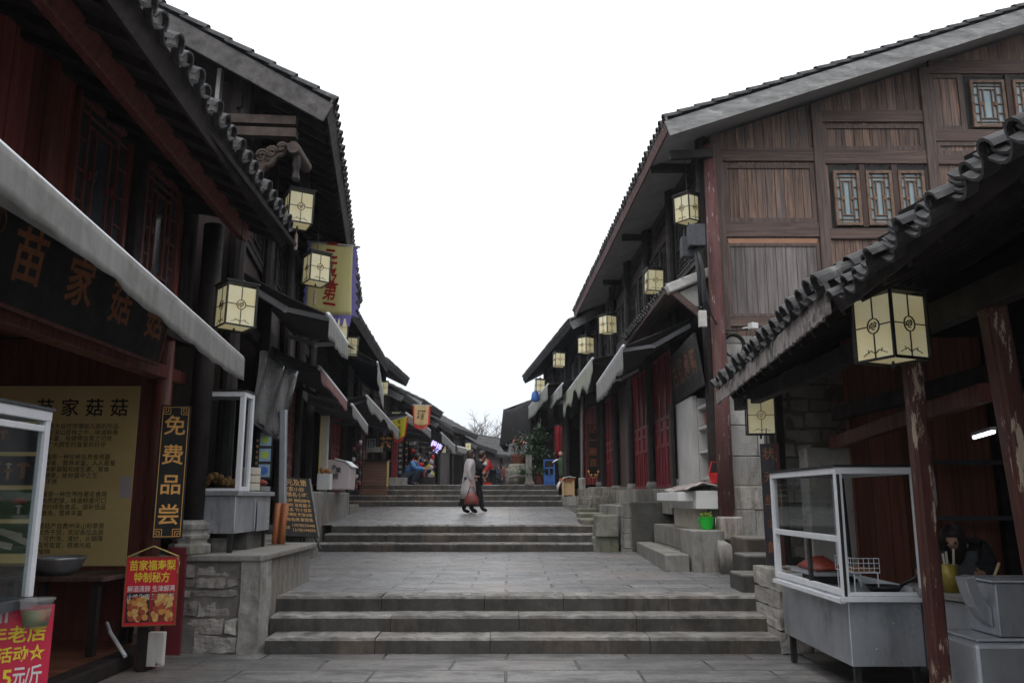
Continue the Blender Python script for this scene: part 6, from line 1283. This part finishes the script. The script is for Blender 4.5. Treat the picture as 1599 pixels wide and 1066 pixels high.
for k in range(9): y = 7.92 + .06 * k; MB().tube([(2.82, y, .95), (2.95, y + .02, .965 + .006 * k), (3.08, y + .01, .955 + .01 * k)], [.018, .026, .016], 8).build('sausage', 'meat', g, True, smooth=True)
g = thing('frying_pan', 'black iron frying pan with a raised handle in the right cart', 'pan', (3.28, 7.3, .83)); c = V(3.16, 7.28, .825); MB().lathe([(.11, 0), (.15, .05), (.155, .05), (.115, .012)], c, 20).build('pan', 'iron', g, True, smooth=True); MB().tube([c + V(.13, -.02, .05), c + V(.3, -.04, .14), c + V(.44, -.05, .20)], [.014, .018, .02], 8).build('handle', 'iron', g, True, smooth=True)
g = thing('ventilation_pipe', 'thin dark upright pipe inside the right glass case', 'pipe', (3.3, 8.3, .83)); MB().tube([(3.25, 8.2, .825), (3.22, 8.2, 1.79)], .03, 8).build('pipe', 'iron', g, True); MB().lathe([(.06, 0), (.06, .02)], (3.25, 8.2, .823), 10).build('flange', 'iron', g, True)
# second counter with steel vessel
t = thing('steel_counter', 'low steel counter with a grey board top beside the second red post', 'counter', (3.8, 6.3, 0))
MB().prism([(3.28, 6.78, .25), (3.46, 6.36, .25), (4.8, 6.36, .25), (4.8, 7.4, .25), (3.45, 7.4, .25)], (0, 0, .58)).build('body', 'steel', t, True, bevel=.01)
MB().prism([(3.24, 6.79, .835), (3.44, 6.32, .835), (4.85, 6.32, .835), (4.85, 7.45, .835), (3.42, 7.45, .835)], (0, 0, .045)).build('counter_top', 'concrete', t, True, bevel=.006)
for x, y in ((3.6, 6.5), (4.6, 6.5), (4.6, 7.2)): MB().ab((x - .03, y - .03, 0), (x + .03, y + .03, .25)).build('leg', 'iron', t, True)
t = thing('steel_stove', 'boxy stainless stove below the spouted vessel at the right edge', 'stove', (3.7, 5.5, 0))
MB().ab((3.08, 5.78, .0), (4.3, 6.30, .65)).build('body', 'steel', t, True, bevel=.03)
MB().ab((3.12, 5.82, .652), (4.26, 6.28, .675)).build('rim', 'steel', t, True, bevel=.01)
t = thing('spouted_vessel', 'square stainless kettle with a curved spout on the stove', 'kettle', (3.6, 5.6, .65))
MB().ab((3.30, 5.86, .68), (3.85, 6.24, 1.03)).build('body', 'steel', t, True, bevel=.01)
MB().ab((3.28, 5.84, 1.032), (3.87, 6.26, 1.05)).build('lid', 'steel', t, True, bevel=.01)
mb = MB(); mb.prism([(x, 5.92, z) for x, z in ((3.13, 1.06), (3.155, .95), (3.19, .86), (3.24, .785), (3.298, .73), (3.298, .86), (3.262, .905), (3.228, .97), (3.205, 1.075))], (0, .13, 0)); mb.build('spout', 'steel', t, True, bevel=.006)
c = V(3.44, 6.72, .882); g = thing('chopstick_tin', 'yellow tin can with utensils on the steel counter', 'tin', c); MB().lathe([(.06, 0), (.06, .21), (.055, .21), (.055, .02)], c, 18).build('can', mat('yellow_tin', (.42, .33, .06), (.26, .20, .04), s=6, rough=.35, metal=.3, dirt=((.4, .06, .03), 9, .62, .66)), g, True, smooth=True)
for k in range(4): MB().tube([c + V(.02 * math.cos(k * 2), .02 * math.sin(k * 2), .05), c + V(.045 * math.cos(k * 2), .045 * math.sin(k * 2), .27 + .02 * k)], .009, 6).build('utensil', 'cream', g, True)
c = V(3.72, 6.6, .882); g = thing('tray', 'white tray of cups on the steel counter', 'tray', c); MB().ab((3.56, 6.45, .883), (4.1, 6.8, .903)).build('tray', 'white', g, True, bevel=.008)
c = V(3.68, 6.62, .905); g = thing('sauce_pan', 'small steel pan with a pale wooden handle on the white tray', 'pan', c); MB().lathe([(.07, 0), (.075, .095), (.07, .095), (.065, .01)], c, 18).build('pan', 'steel', g, True, smooth=True); MB().tube([c + V(.03, 0, .06), c + V(.13, .05, .20)], .011, 6).build('spoon', 'yelbox', g, True)
for k, (x, y) in enumerate(((3.83, 6.56), (3.95, 6.62), (4.05, 6.70))):
    g = thing('bowl', ('pale cup with a beige rim beside the small steel pan', 'white upturned bowl in the middle of the steel counter', 'white bowl nearest the right edge on the steel counter')[k], 'bowl', (x, y, .905)); MB().lathe([(.04, 0), (.065, .06), (.075, .085), (.068, .085), (.058, .05)], (x, y, .905), 18).build('bowl', ('cream', 'white', 'white')[k], g, True, smooth=True); MB().lathe([(.036, 0), (.036, .012)], (x, y, .893), 14).build('foot', 'cream', g, True)
a_, b_ = at(1521, 683, 8.0), at(1552, 674, 7.4); g = thing('fluorescent_tube', 'lit white fluorescent tube inside the right stall', 'lamp', a_); MB().tube([a_, b_], .016, 8).build('tube', 'tube', g, True); MB().beam(a_ + V(0, 0, .03), b_ + V(0, 0, .03), .05, .03).build('fitting', 'white', g, True)
c = at(1450, 765, 8.3); g = thing('plastic_bag', 'translucent bag of white cups hanging behind the red post', 'bag', c); mb = MB(); mb.loft([(c + V(0, 0, .25), .05, .05), (c + V(0, 0, .1), .07, .06), (c - V(0, 0, .12), .075, .06), (c - V(0, 0, .2), .05, .04)], 10); mb.build('bag', 'plaster', g, True, smooth=True)
c = at(1497, 765, 10.0); g = thing('wall_shelf', 'pale framed shelf on the dark wall behind the cook', 'shelf', c); mb = MB(); Mx = face(c, (1, 0, 0)); fborder(mb, Mx, -.4, .9, -.35, .35, .05, 0, .08); mb.build('frame', 'greycloth', g, True)

# ================================================================== bare tree beyond the bend
def twig_tree(label, base, h_, seed):
    t = thing('bare_tree', label, 'tree', base); rr = random.Random(seed); trunk = MB(); tw = MB()
    def grow(p, d, L_, r_, lv):
        q = p + d * L_; (trunk if lv < 2 else tw).tube([p, p.lerp(q, .5) + V(rr.gauss(0, .04) * L_, rr.gauss(0, .04) * L_, 0), q], [r_, r_ * .85, r_ * .68], 6 if lv < 2 else 3)
        if lv >= 6: return
        for _ in range(3 if lv < 4 else 3):
            e = (d + Vector((rr.gauss(0, .5), rr.gauss(0, .5), rr.gauss(.15, .3)))).normalized(); grow(p.lerp(q, rr.uniform(.6, 1)), e, L_ * rr.uniform(.6, .85), r_ * .6, lv + 1)
    grow(Vector(base), Vector((0, 0, 1)), h_ * .27, h_ * .022, 0)
    trunk.build('trunk', 'bark', t, True); tw.build('crown', 'bark', t, True); return t
twig_tree('bare pale tree behind the far roofs, left of the tarpaulin', (-4.6, 96, -.5), 15.5, 3)
twig_tree('bare pale tree right of the other, just beside the black tarpaulin', (-1.6, 100, -.5), 14.5, 8)

def shift(lbl, d):
    for o in COL.objects:
        if o.get('label', '').startswith(lbl): o.location += Vector(d)
for l_, d_ in (('crumbling grey stone', (-.05, .52, 0)), ('steel food cart with a tall', (-.11, .33, 0)), ('dark tray heaped', (-.11, .33, 0)), ('stack of pale steamer', (-.11, .33, 0)), ('steel tray of reddish', (-.11, .33, 0)), ('dark wooden column on', (-.14, .39, 0)),
               ('plain maroon board', (-.19, .5, 0)), ('low stone bench', (.12, .75, 0)), ('tall rounded concrete', (.14, .75, 0)), ('bright green plastic pot', (.14, .75, 0)), ('three worn stone', (.05, .45, 0)), ('sloping mortar', (.08, .3, 0)), ('dark stained stone', (.10, .9, 0)), ('mossy stone blocks', (.06, .6, 0)), ('bundle of orange', (-.02, .1, 0))):
    shift(l_, d_)

# ================================================================== people
def skin_mesh(name, m_, par, J, E, root, sub=1):
    ks = list(J); me = bpy.data.meshes.new(name); me.from_pydata([J[k][:3] for k in ks], [(ks.index(a), ks.index(b)) for a, b in E], [])
    o = bpy.data.objects.new(name, me); COL.objects.link(o); o.parent = par; me.materials.append(M[m_] if isinstance(m_, str) else m_)
    sm = o.modifiers.new('skin', 'SKIN'); sm.use_smooth_shade = True
    for i, k in enumerate(ks):
        d = me.skin_vertices[0].data[i]; r_ = J[k][3]; d.radius = (r_, r_) if not isinstance(r_, tuple) else r_; d.use_root = (k == root)
    if sub: s_ = o.modifiers.new('sub', 'SUBSURF'); s_.levels = sub; s_.render_levels = sub
    return o
def add_hand(J, E, wr, dirv, thumb, curl=.5):
    "palm and five fingers growing from wrist joint wr along dirv; thumb side vector"
    w_ = Vector(J[wr][:3]); d = Vector(dirv).normalized(); tv = Vector(thumb); tv = (tv - d * tv.dot(d)).normalized(); n_ = d.cross(tv)
    pm = w_ + d * .055; J[wr + 'P'] = (*pm, (.034, .020)); E.append((wr, wr + 'P'))
    for i, ln in enumerate((.070, .078, .072, .056)):
        b_ = pm + d * .035 + tv * (.026 - .0175 * i); m_ = b_ + d * ln * .5 + n_ * curl * .012; e_ = m_ + d * ln * .5 * (1 - curl * .5) + n_ * curl * .032
        for q, (p, r_) in enumerate(((b_, .0095), (m_, .009), (e_, .0075))): J[f'{wr}F{i}{q}'] = (*p, r_)
        E += [(wr + 'P', f'{wr}F{i}0'), (f'{wr}F{i}0', f'{wr}F{i}1'), (f'{wr}F{i}1', f'{wr}F{i}2')]
    b_ = w_ + d * .04 + tv * .032; e_ = b_ + d * .035 + tv * .022 + n_ * curl * .02
    J[wr + 'T0'] = (*b_, .011); J[wr + 'T1'] = (*e_, .009); E += [(wr, wr + 'T0'), (wr + 'T0', wr + 'T1')]
def head_parts(par, hc, fwd, hair, hairm='hair', long_=False, r_=.098):
    hc = Vector(hc); f = Vector(fwd).normalized(); sd = f.cross(UP).normalized(); u = sd.cross(f)
    mb = MB()
    for q in (-1, 1): mb.ball(hc + f * r_ * .90 + sd * q * .033 + u * .012, .011, 6)
    mb.build('eyes', 'ink', par, True)
    mb = MB(); mb.ball(hc + f * r_ * .92 - u * .05, .018, 6, sc=(1, 1, .35)); mb.build('mouth', 'leather', par, True)
    mb = MB(); c = hc - f * .016 + u * .022; n = 14; m_ = 9; vs = []
    def hp(i, j):
        th = math.pi * j / m_; ph2 = 2 * math.pi * i / n
        dx = Vector((math.sin(th) * math.cos(ph2), math.sin(th) * math.sin(ph2), math.cos(th))); p = f * dx.x * 1.08 + sd * dx.y * .98 + u * dx.z * 1.12
        return p
    for j in range(m_ + 1):
        for i in range(n):
            p = hp(i, j); front = p.dot(f)
            k = r_ * 1.10
            if p.dot(u) < .28 and front > .25: k = r_ * .72
            if long_ and p.dot(u) < -.1 and front < .25: p = p - u * (.55 + .3 * math.sin(i * 2.3) * .3) * (-.1 - p.dot(u)) * 2
            vs.append(c + p * k)
    mb.add(vs, [(j * n + i, j * n + (i + 1) % n, (j + 1) * n + (i + 1) % n, (j + 1) * n + i) for j in range(m_) for i in range(n)]); mb.build('hair', hairm, par, True, smooth=True)
def body_standing(J, E, x, y, z, h, fwd, bend=.1, arms=None, stride=.12):
    "joints of an upright figure; fwd unit plan vector; arms: dict L/R -> (elbow, wrist) offsets (forward, side, z)"
    f = Vector((fwd[0], fwd[1], 0)).normalized(); s_ = Vector((f.y, -f.x, 0)); k = h / 1.65; B = Vector((x, y, z))
    def P(a, b, c): return B + f * a * k + s_ * b * k + UP * c * k
    def add(n, p, r_): J[n] = (*p, tuple(q * k for q in r_) if isinstance(r_, tuple) else r_ * k)
    add('pel', P(0, 0, .88), (.13, .10)); add('waist', P(bend * .3, 0, 1.04), (.12, .09)); add('chest', P(bend * .7, 0, 1.22), (.145, .105)); add('neckb', P(bend, 0, 1.37), (.07, .06)); add('neck', P(bend * 1.25, 0, 1.43), .046)
    add('head', P(bend * 1.55, 0, 1.52), (.072, .083)); add('crown', P(bend * 1.5, 0, 1.60), (.060, .068)); add('nose', P(bend * 1.55 + .095, 0, 1.505), .014); add('chin', P(bend * 1.55 + .055, 0, 1.455), .035)
    E += [('pel', 'waist'), ('waist', 'chest'), ('chest', 'neckb'), ('neckb', 'neck'), ('neck', 'head'), ('head', 'crown'), ('head', 'nose'), ('head', 'chin')]
    for n, q in (('L', -1), ('R', 1)):
        st_ = stride * q
        add('hip' + n, P(0, .085 * q, .84), .088); add('knee' + n, P(st_ * .55 + .02, .085 * q, .47), .058); add('ank' + n, P(st_ - (.03 if st_ < 0 else 0), .08 * q, .085), .038); add('toe' + n, P(st_ + .15, .09 * q, .035), (.036, .026))
        E += [('pel', 'hip' + n), ('hip' + n, 'knee' + n), ('knee' + n, 'ank' + n), ('ank' + n, 'toe' + n)]
        add('sh' + n, P(bend * .85, .165 * q, 1.33), .058)
        el, wr = (arms or {}).get(n, ((-.02, .21, 1.06), (.04, .22, .84)))
        add('el' + n, P(el[0], el[1] * q, el[2]), .042); add('wr' + n, P(wr[0], wr[1] * q, wr[2]), .028)
        E += [('chest', 'sh' + n), ('sh' + n, 'el' + n), ('el' + n, 'wr' + n)]
    return P, f, s_
def grow_j(J, ks, g, over=None): return {k: (*J[k][:3], tuple(q + g for q in J[k][3]) if isinstance(J[k][3], tuple) else J[k][3] + g) for k in ks}
def legs_e(): return [(a + n, b + n) for n in 'LR' for a, b in (('hip', 'knee'), ('knee', 'ank'))] + [('pel', 'hipL'), ('pel', 'hipR')]
def torso_e(): return [('pel', 'waist'), ('waist', 'chest'), ('chest', 'neckb'), ('chest', 'shL'), ('chest', 'shR'), ('shL', 'elL'), ('shR', 'elR'), ('elL', 'wrL'), ('elR', 'wrR')]
def cloth(par, name, m_, J, E, g, root='pel'):
    ks = []
    for a, b in E:
        for q in (a, b):
            if q not in ks: ks.append(q)
    return skin_mesh(name, m_, par, grow_j(J, ks, g), E, root)
def shoes(par, J, m_='blackcloth'):
    for n in 'LR': skin_mesh('shoe', m_, par, grow_j(J, ('ank' + n, 'toe' + n), .014), [('ank' + n, 'toe' + n)], 'ank' + n)

# woman in the long grey coat with a red bag
b_ = at(731, 794, 21.6); zf = 1.045 + .33 * (21.6 - 17.35) / 7.9; D1 = (.96, .28)
t = thing('person', 'person in a long pale grey coat carrying a red brown handbag on the upper pavement', 'person', (b_.x, 21.6, zf)); mw = MW[t.name]
J = {}; E = []; P, f, s_ = body_standing(J, E, 0, 0, 0, 1.62, D1, .05, {'R': ((-.05, .24, 1.07), (.02, .25, .83)), 'L': ((.0, .22, 1.08), (.16, .18, .95))}, .08)
add_hand(J, E, 'wrR', f * .2 - UP, f, 1.0); add_hand(J, E, 'wrL', f * .6 - UP * .6, UP, .6)
skin_mesh('body', 'skin', t, J, E, 'pel'); cloth(t, 'tights', 'blackcloth', J, legs_e(), .022)
def wl(v): return mw @ Vector(v)
a_ = math.atan2(D1[1], D1[0])
def rot_loft(par, name, m_, secs, n=18, wob=.0):
    mb = MB(); o_ = 0; mb.loft([((0, 0, 0), rx, ry) for _, rx, ry in secs], n)
    for i, (c, rx, ry) in enumerate(secs):
        for k in range(n):
            p = mb.v[i * n + k]; q = 1 + wob * math.sin(k * 2.7) * i / len(secs)
            mb.v[i * n + k] = Matrix.Rotation(a_, 3, 'Z') @ Vector((p.x * q, p.y * q, 0)) + P(c[0], c[1], c[2])
    return mb.build(name, m_, par, False, smooth=True)
[skin_mesh('boot', 'blackcloth', t, grow_j(J, ('knee' + n, 'ank' + n, 'toe' + n), .018), [('knee' + n, 'ank' + n), ('ank' + n, 'toe' + n)], 'knee' + n) for n in 'LR']
rot_loft(t, 'skirt', 'blackcloth', [((.01, 0, .62), .16, .20), ((.01, 0, .40), .21, .24), ((.0, 0, .20), .25, .27), ((.0, 0, .195), .2, .22)], 20, .05)
rot_loft(t, 'coat', 'coat', [((.03, 0, 1.41), .075, .10), ((.04, 0, 1.36), .11, .19), ((.035, 0, 1.25), .14, .215), ((.02, 0, 1.05), .145, .205), ((.01, 0, .88), .16, .225), ((.0, 0, .62), .19, .245), ((-.01, 0, .38), .215, .26), ((-.01, 0, .375), .18, .22)], 20, .03)
cloth(t, 'sleeve', 'coat', J, [('shR', 'elR'), ('elR', 'wrR')], .026, 'shR'); cloth(t, 'sleeve', 'coat', J, [('shL', 'elL'), ('elL', 'wrL')], .026, 'shL'); shoes(t, J)
mb = MB(); p = P(.10, 0, 1.36); mb.beam(P(.115, .02, 1.40), P(.175, .05, 1.05), .05, .02); mb.build('lapel', 'plaster', t)
head_parts(t, mw @ Vector(J['head'][:3]), f + s_ * .0, None, 'hairbrown', True)
hp = mw @ Vector(J['wrRP'][:3]); bg_ = thing('handbag', 'red brown leather handbag hanging from the hand of the person in the grey coat', 'bag', hp - UP * .45)
mb = MB(); c = hp - UP * .37
for i, (z, rx, ry) in enumerate(((-.16, .15, .06), (-.14, .19, .09), (-.02, .18, .085), (.10, .13, .05), (.13, .10, .03))): pass
mb.loft([(c + UP * z, rx, ry) for z, rx, ry in ((-.16, .15, .06), (-.14, .19, .09), (-.02, .18, .085), (.10, .12, .05), (.13, .08, .03))], 16); mb.build('bag', 'leather', bg_, True, smooth=True)
mb = MB(); mb.tube([c + V(-.11, -.03, .08), c + V(-.04, -.02, .30), hp + V(0, 0, -.06), c + V(.04, -.02, .30), c + V(.11, -.03, .08)], .010, 6); mb.build('strap', 'leather', bg_, True, smooth=True)
# companion in black
b_ = at(744, 793, 22.2); zf = 1.045 + .33 * (22.2 - 17.35) / 7.9; D1 = (.9, -.1)
t = thing('person', 'person in black clothes raising one hand to the face, just ahead of the grey coat', 'person', (b_.x, 22.3, zf)); mw = MW[t.name]
J = {}; E = []; P, f, s_ = body_standing(J, E, 0, 0, 0, 1.60, D1, .10, {'R': ((.10, .24, 1.12), (.26, .08, 1.30)), 'L': ((.02, .22, 1.08), (.14, .16, .95))}, .16)
add_hand(J, E, 'wrR', f * .2 + UP - s_ * .3, -f, 1.0); add_hand(J, E, 'wrL', f * .5 - UP * .8, UP, .6)
skin_mesh('body', 'skin', t, J, E, 'pel'); cloth(t, 'trousers', 'blackcloth', J, legs_e(), .026); cloth(t, 'jacket', 'blackcloth', J, torso_e(), .028); shoes(t, J)
mb = MB(); q = Vector(J['wrR'][:3]); mb.tube([q - (q - Vector(J['elR'][:3])).normalized() * .09, q + (q - Vector(J['elR'][:3])).normalized() * .02], [.06, .055], 10); mb.build('fur_cuff', 'plaster', t, smooth=True); [skin_mesh('boot', 'blackcloth', t, grow_j(J, ('knee' + n, 'ank' + n, 'toe' + n), .018), [('knee' + n, 'ank' + n), ('ank' + n, 'toe' + n)], 'knee' + n) for n in 'LR']
head_parts(t, mw @ Vector(J['head'][:3]), f - UP * .15, None, 'hairbrown', False)

def crouching(label, p, D, jm, tm, hairm='hair', k=1.0):
    t = thing('person', label, 'person', p); mw = MW[t.name]; f = Vector((D[0], D[1], 0)).normalized(); s_ = Vector((f.y, -f.x, 0)); J = {}; E = []
    def P(a, b, c): return f * a * k + s_ * b * k + UP * c * k
    for n, q, r_ in (('pel', P(-.12, 0, .28), (.15, .13)), ('waist', P(-.08, 0, .44), (.14, .11)), ('chest', P(.06, 0, .62), (.15, .12)), ('neckb', P(.16, 0, .74), (.07, .06)), ('neck', P(.20, 0, .79), .05), ('head', P(.25, 0, .88), (.072, .083)), ('crown', P(.25, 0, .96), .06), ('nose', P(.35, 0, .86), .014), ('chin', P(.31, 0, .82), .035)): J[n] = (*q, r_)
    E += [('pel', 'waist'), ('waist', 'chest'), ('chest', 'neckb'), ('neckb', 'neck'), ('neck', 'head'), ('head', 'crown'), ('head', 'nose'), ('head', 'chin')]
    for n, q in (('L', -1), ('R', 1)):
        for m_, p_, r_ in (('hip', P(-.10, .10 * q, .27), .095), ('knee', P(.26, .15 * q, .46), .062), ('ank', P(.08, .12 * q, .08), .042), ('toe', P(.24, .14 * q, .035), (.036, .028)), ('sh', P(.10, .17 * q, .68), .06), ('el', P(.24, .20 * q, .50), .044), ('wr', P(.46, .10 * q, .52), .03)): J[m_ + n] = (*p_, r_)
        E += [('pel', 'hip' + n), ('hip' + n, 'knee' + n), ('knee' + n, 'ank' + n), ('ank' + n, 'toe' + n), ('chest', 'sh' + n), ('sh' + n, 'el' + n), ('el' + n, 'wr' + n)]
        add_hand(J, E, 'wr' + n, f, UP, .6)
    skin_mesh('body', 'skin', t, J, E, 'pel'); cloth(t, 'trousers', tm, J, legs_e(), .03); cloth(t, 'jacket', jm, J, torso_e(), .036); shoes(t, J, 'greycloth'); head_parts(t, mw @ Vector(J['head'][:3]), f, None, hairm)
    return t
c = at(641, 757, 27.2); crouching('person in a bright blue jacket crouching at the edge of the top steps', (c.x, 27.2, 2.03), (1, -.2), 'blue', 'jeans')
c = at(650, 757, 28.3); t = thing('toy_stall', 'low heap of red, yellow and dark souvenirs in front of the crouching person', 'stall', (c.x + .25, 28.0, 2.03))
MB().ab((c.x - .1, 27.7, 2.035), (c.x + .65, 28.3, 2.30)).build('low_table', 'dark', t, True)
rr = random.Random(4)
for k in range(60):
    p = V(c.x + rr.uniform(-.1, .62), 28 + rr.uniform(-.28, .28), 2.36 + rr.uniform(0, .95) * (.4 + .6 * rr.random())); MB().lathe([(.015, -.07), (.045, -.03), (.035, .04), (.01, .08)], p, 6, sx=1 + .6 * (k % 3), sy=.7).build('souvenir', ('darkred', 'blackcloth', 'flagbright', 'signblue', 'redplastic', 'hairbrown', 'plaster', 'blackcloth', 'maroonboard', 'greycloth')[k % 10], t, True, smooth=True)
mb = MB()
for x in (-.08, .60): mb.tube([(c.x + x, 28.2, 2.03), (c.x + x, 28.2, 3.35)], .018, 6)
for z in (2.6, 2.95, 3.3): mb.tube([(c.x - .08, 28.2, z), (c.x + .60, 28.2, z)], .014, 6)
mb.build('frame', 'iron', t, True)
# person in red
def bending(label, p, D, h, jm, tm, bend=.34, arms=None, stride=.16, hairm='hair'):
    t = thing('person', label, 'person', p); mw = MW[t.name]; J = {}; E = []; P, f, s_ = body_standing(J, E, 0, 0, 0, h, D, bend, arms, stride)
    for n in 'LR': add_hand(J, E, 'wr' + n, f * .4 - UP * .7, f, .6)
    skin_mesh('body', 'skin', t, J, E, 'pel'); cloth(t, 'trousers', tm, J, legs_e(), .026); cloth(t, 'jacket', jm, J, torso_e(), .045); shoes(t, J); head_parts(t, mw @ Vector(J['head'][:3]), f, None, hairm)
    return t
c = at(769, 757, 38); bending('person in a bright red jacket leaning forward beyond the top steps', (c.x, 38, 2.03), (-1, -.15), 1.52, 'red', 'blackcloth', .30, {'L': ((.22, .2, 1.02), (.36, .12, .86)), 'R': ((.24, .2, 1.02), (.40, .12, .84))})
c = at(757, 757, 41); bending('smaller person in dark red partly hidden behind the bright red jacket', (c.x, 41, 2.03), (-.6, -.8), 1.35, 'redfab', 'blackcloth', .1)
c = at(760, 757, 36.5); t = thing('orange_basin', 'orange basin on the ground at the feet of the person in red', 'basin', (c.x, 36.5, 2.04)); MB().lathe([(.18, 0), (.24, .22), (.26, .23), (.24, .24), (.17, .04)], (c.x, 36.5, 2.04), 18).build('basin', 'flagr', t, True, smooth=True)
def hgz(Y): return 2.03 - max(0, Y - 50) * .035
crowd = [(779, 51, 'person in a dark navy coat, leftmost of the distant walkers', 'jeans', 1.6), (785, 53, 'person in a charcoal coat second from the left among the distant walkers', 'greycloth', 1.68), (790, 50, 'person in a dark maroon coat in the middle of the distant walkers', 'leather', 1.58), (796, 54, 'person in a black coat right of the maroon coat in the distance', 'blackcloth', 1.66), (803, 56, 'person in a dim blue coat at the right end of the distant walkers', 'signblue', 1.6)]
for px, Y, lb, jm, h_ in crowd:
    c = at(px, 745, Y); bending(lb, (c.x, Y, hgz(Y)), (random.uniform(-.4, .4), -1), h_, jm, 'blackcloth', .05)
# cook behind the counter, bent over, dark clothes and grey apron
c = V(4.12, 7.75, .02)
t = thing('person', 'cook in dark clothes and grey apron bending over behind the right hand counter', 'person', c); mw = MW[t.name]; J = {}; E = []
P, f, s_ = body_standing(J, E, 0, 0, 0, 1.58, (-.62, -.78), .10, None, .05)
f = Vector((-.62, -.78, 0)).normalized(); s_ = Vector((f.y, -f.x, 0))
def Q(a, b, z): return f * a + s_ * b + UP * z
for n, p, r_ in (('waist', Q(.06, 0, .97), (.15, .12)), ('chest', Q(.20, 0, 1.10), (.17, .13)), ('neckb', Q(.30, 0, 1.19), (.075, .065)), ('neck', Q(.35, 0, 1.20), .052), ('head', Q(.43, 0, 1.22), (.075, .086)), ('crown', Q(.46, 0, 1.30), .066), ('nose', Q(.525, 0, 1.185), .014), ('chin', Q(.46, 0, 1.14), .036), ('shL', Q(.22, -.18, 1.14), .064), ('shR', Q(.22, .18, 1.14), .064), ('elL', Q(.30, -.26, .95), .048), ('elR', Q(.34, .28, .98), .048), ('wrL', Q(.50, -.20, .95), .032), ('wrR', Q(.55, .24, .95), .034)): J[n] = (*p, r_)
add_hand(J, E, 'wrL', f, UP, .5); add_hand(J, E, 'wrR', f, UP, .5)
skin_mesh('body', 'skin', t, J, E, 'pel'); cloth(t, 'trousers', 'blackcloth', J, legs_e(), .026); cloth(t, 'jacket', 'blackcloth', J, [e_ for e_ in torso_e()], .036); shoes(t, J)
mb = MB(); mb.grid(lambda u, v: mw @ (Q(.30 + .03 * math.cos(3 * (u - .5)), -.16 + .32 * u, 1.13 - .6 * v)), 8, 8, thick=f * .01); mb.build('apron', 'greycloth', t, True, smooth=True)
head_parts(t, mw @ Vector(J['head'][:3]), f - UP * .35, None, 'hair', True)

# ================================================================== air
def haze():
    m = bpy.data.materials.new('thin_air'); m.use_nodes = True; nt = m.node_tree; nt.nodes.remove(nt.nodes['Principled BSDF'])
    v = nt.nodes.new('ShaderNodeVolumePrincipled'); v.inputs['Color'].default_value = (.86, .92, 1, 1); v.inputs['Density'].default_value = .0006; v.inputs['Anisotropy'].default_value = .2
    nt.links.new(v.outputs[0], nt.nodes['Material Output'].inputs['Volume'])
    o = MB().ab((-306, -64, -1.1), (306, 606, 17)).build('haze', m); o['kind'] = 'stuff'
haze()
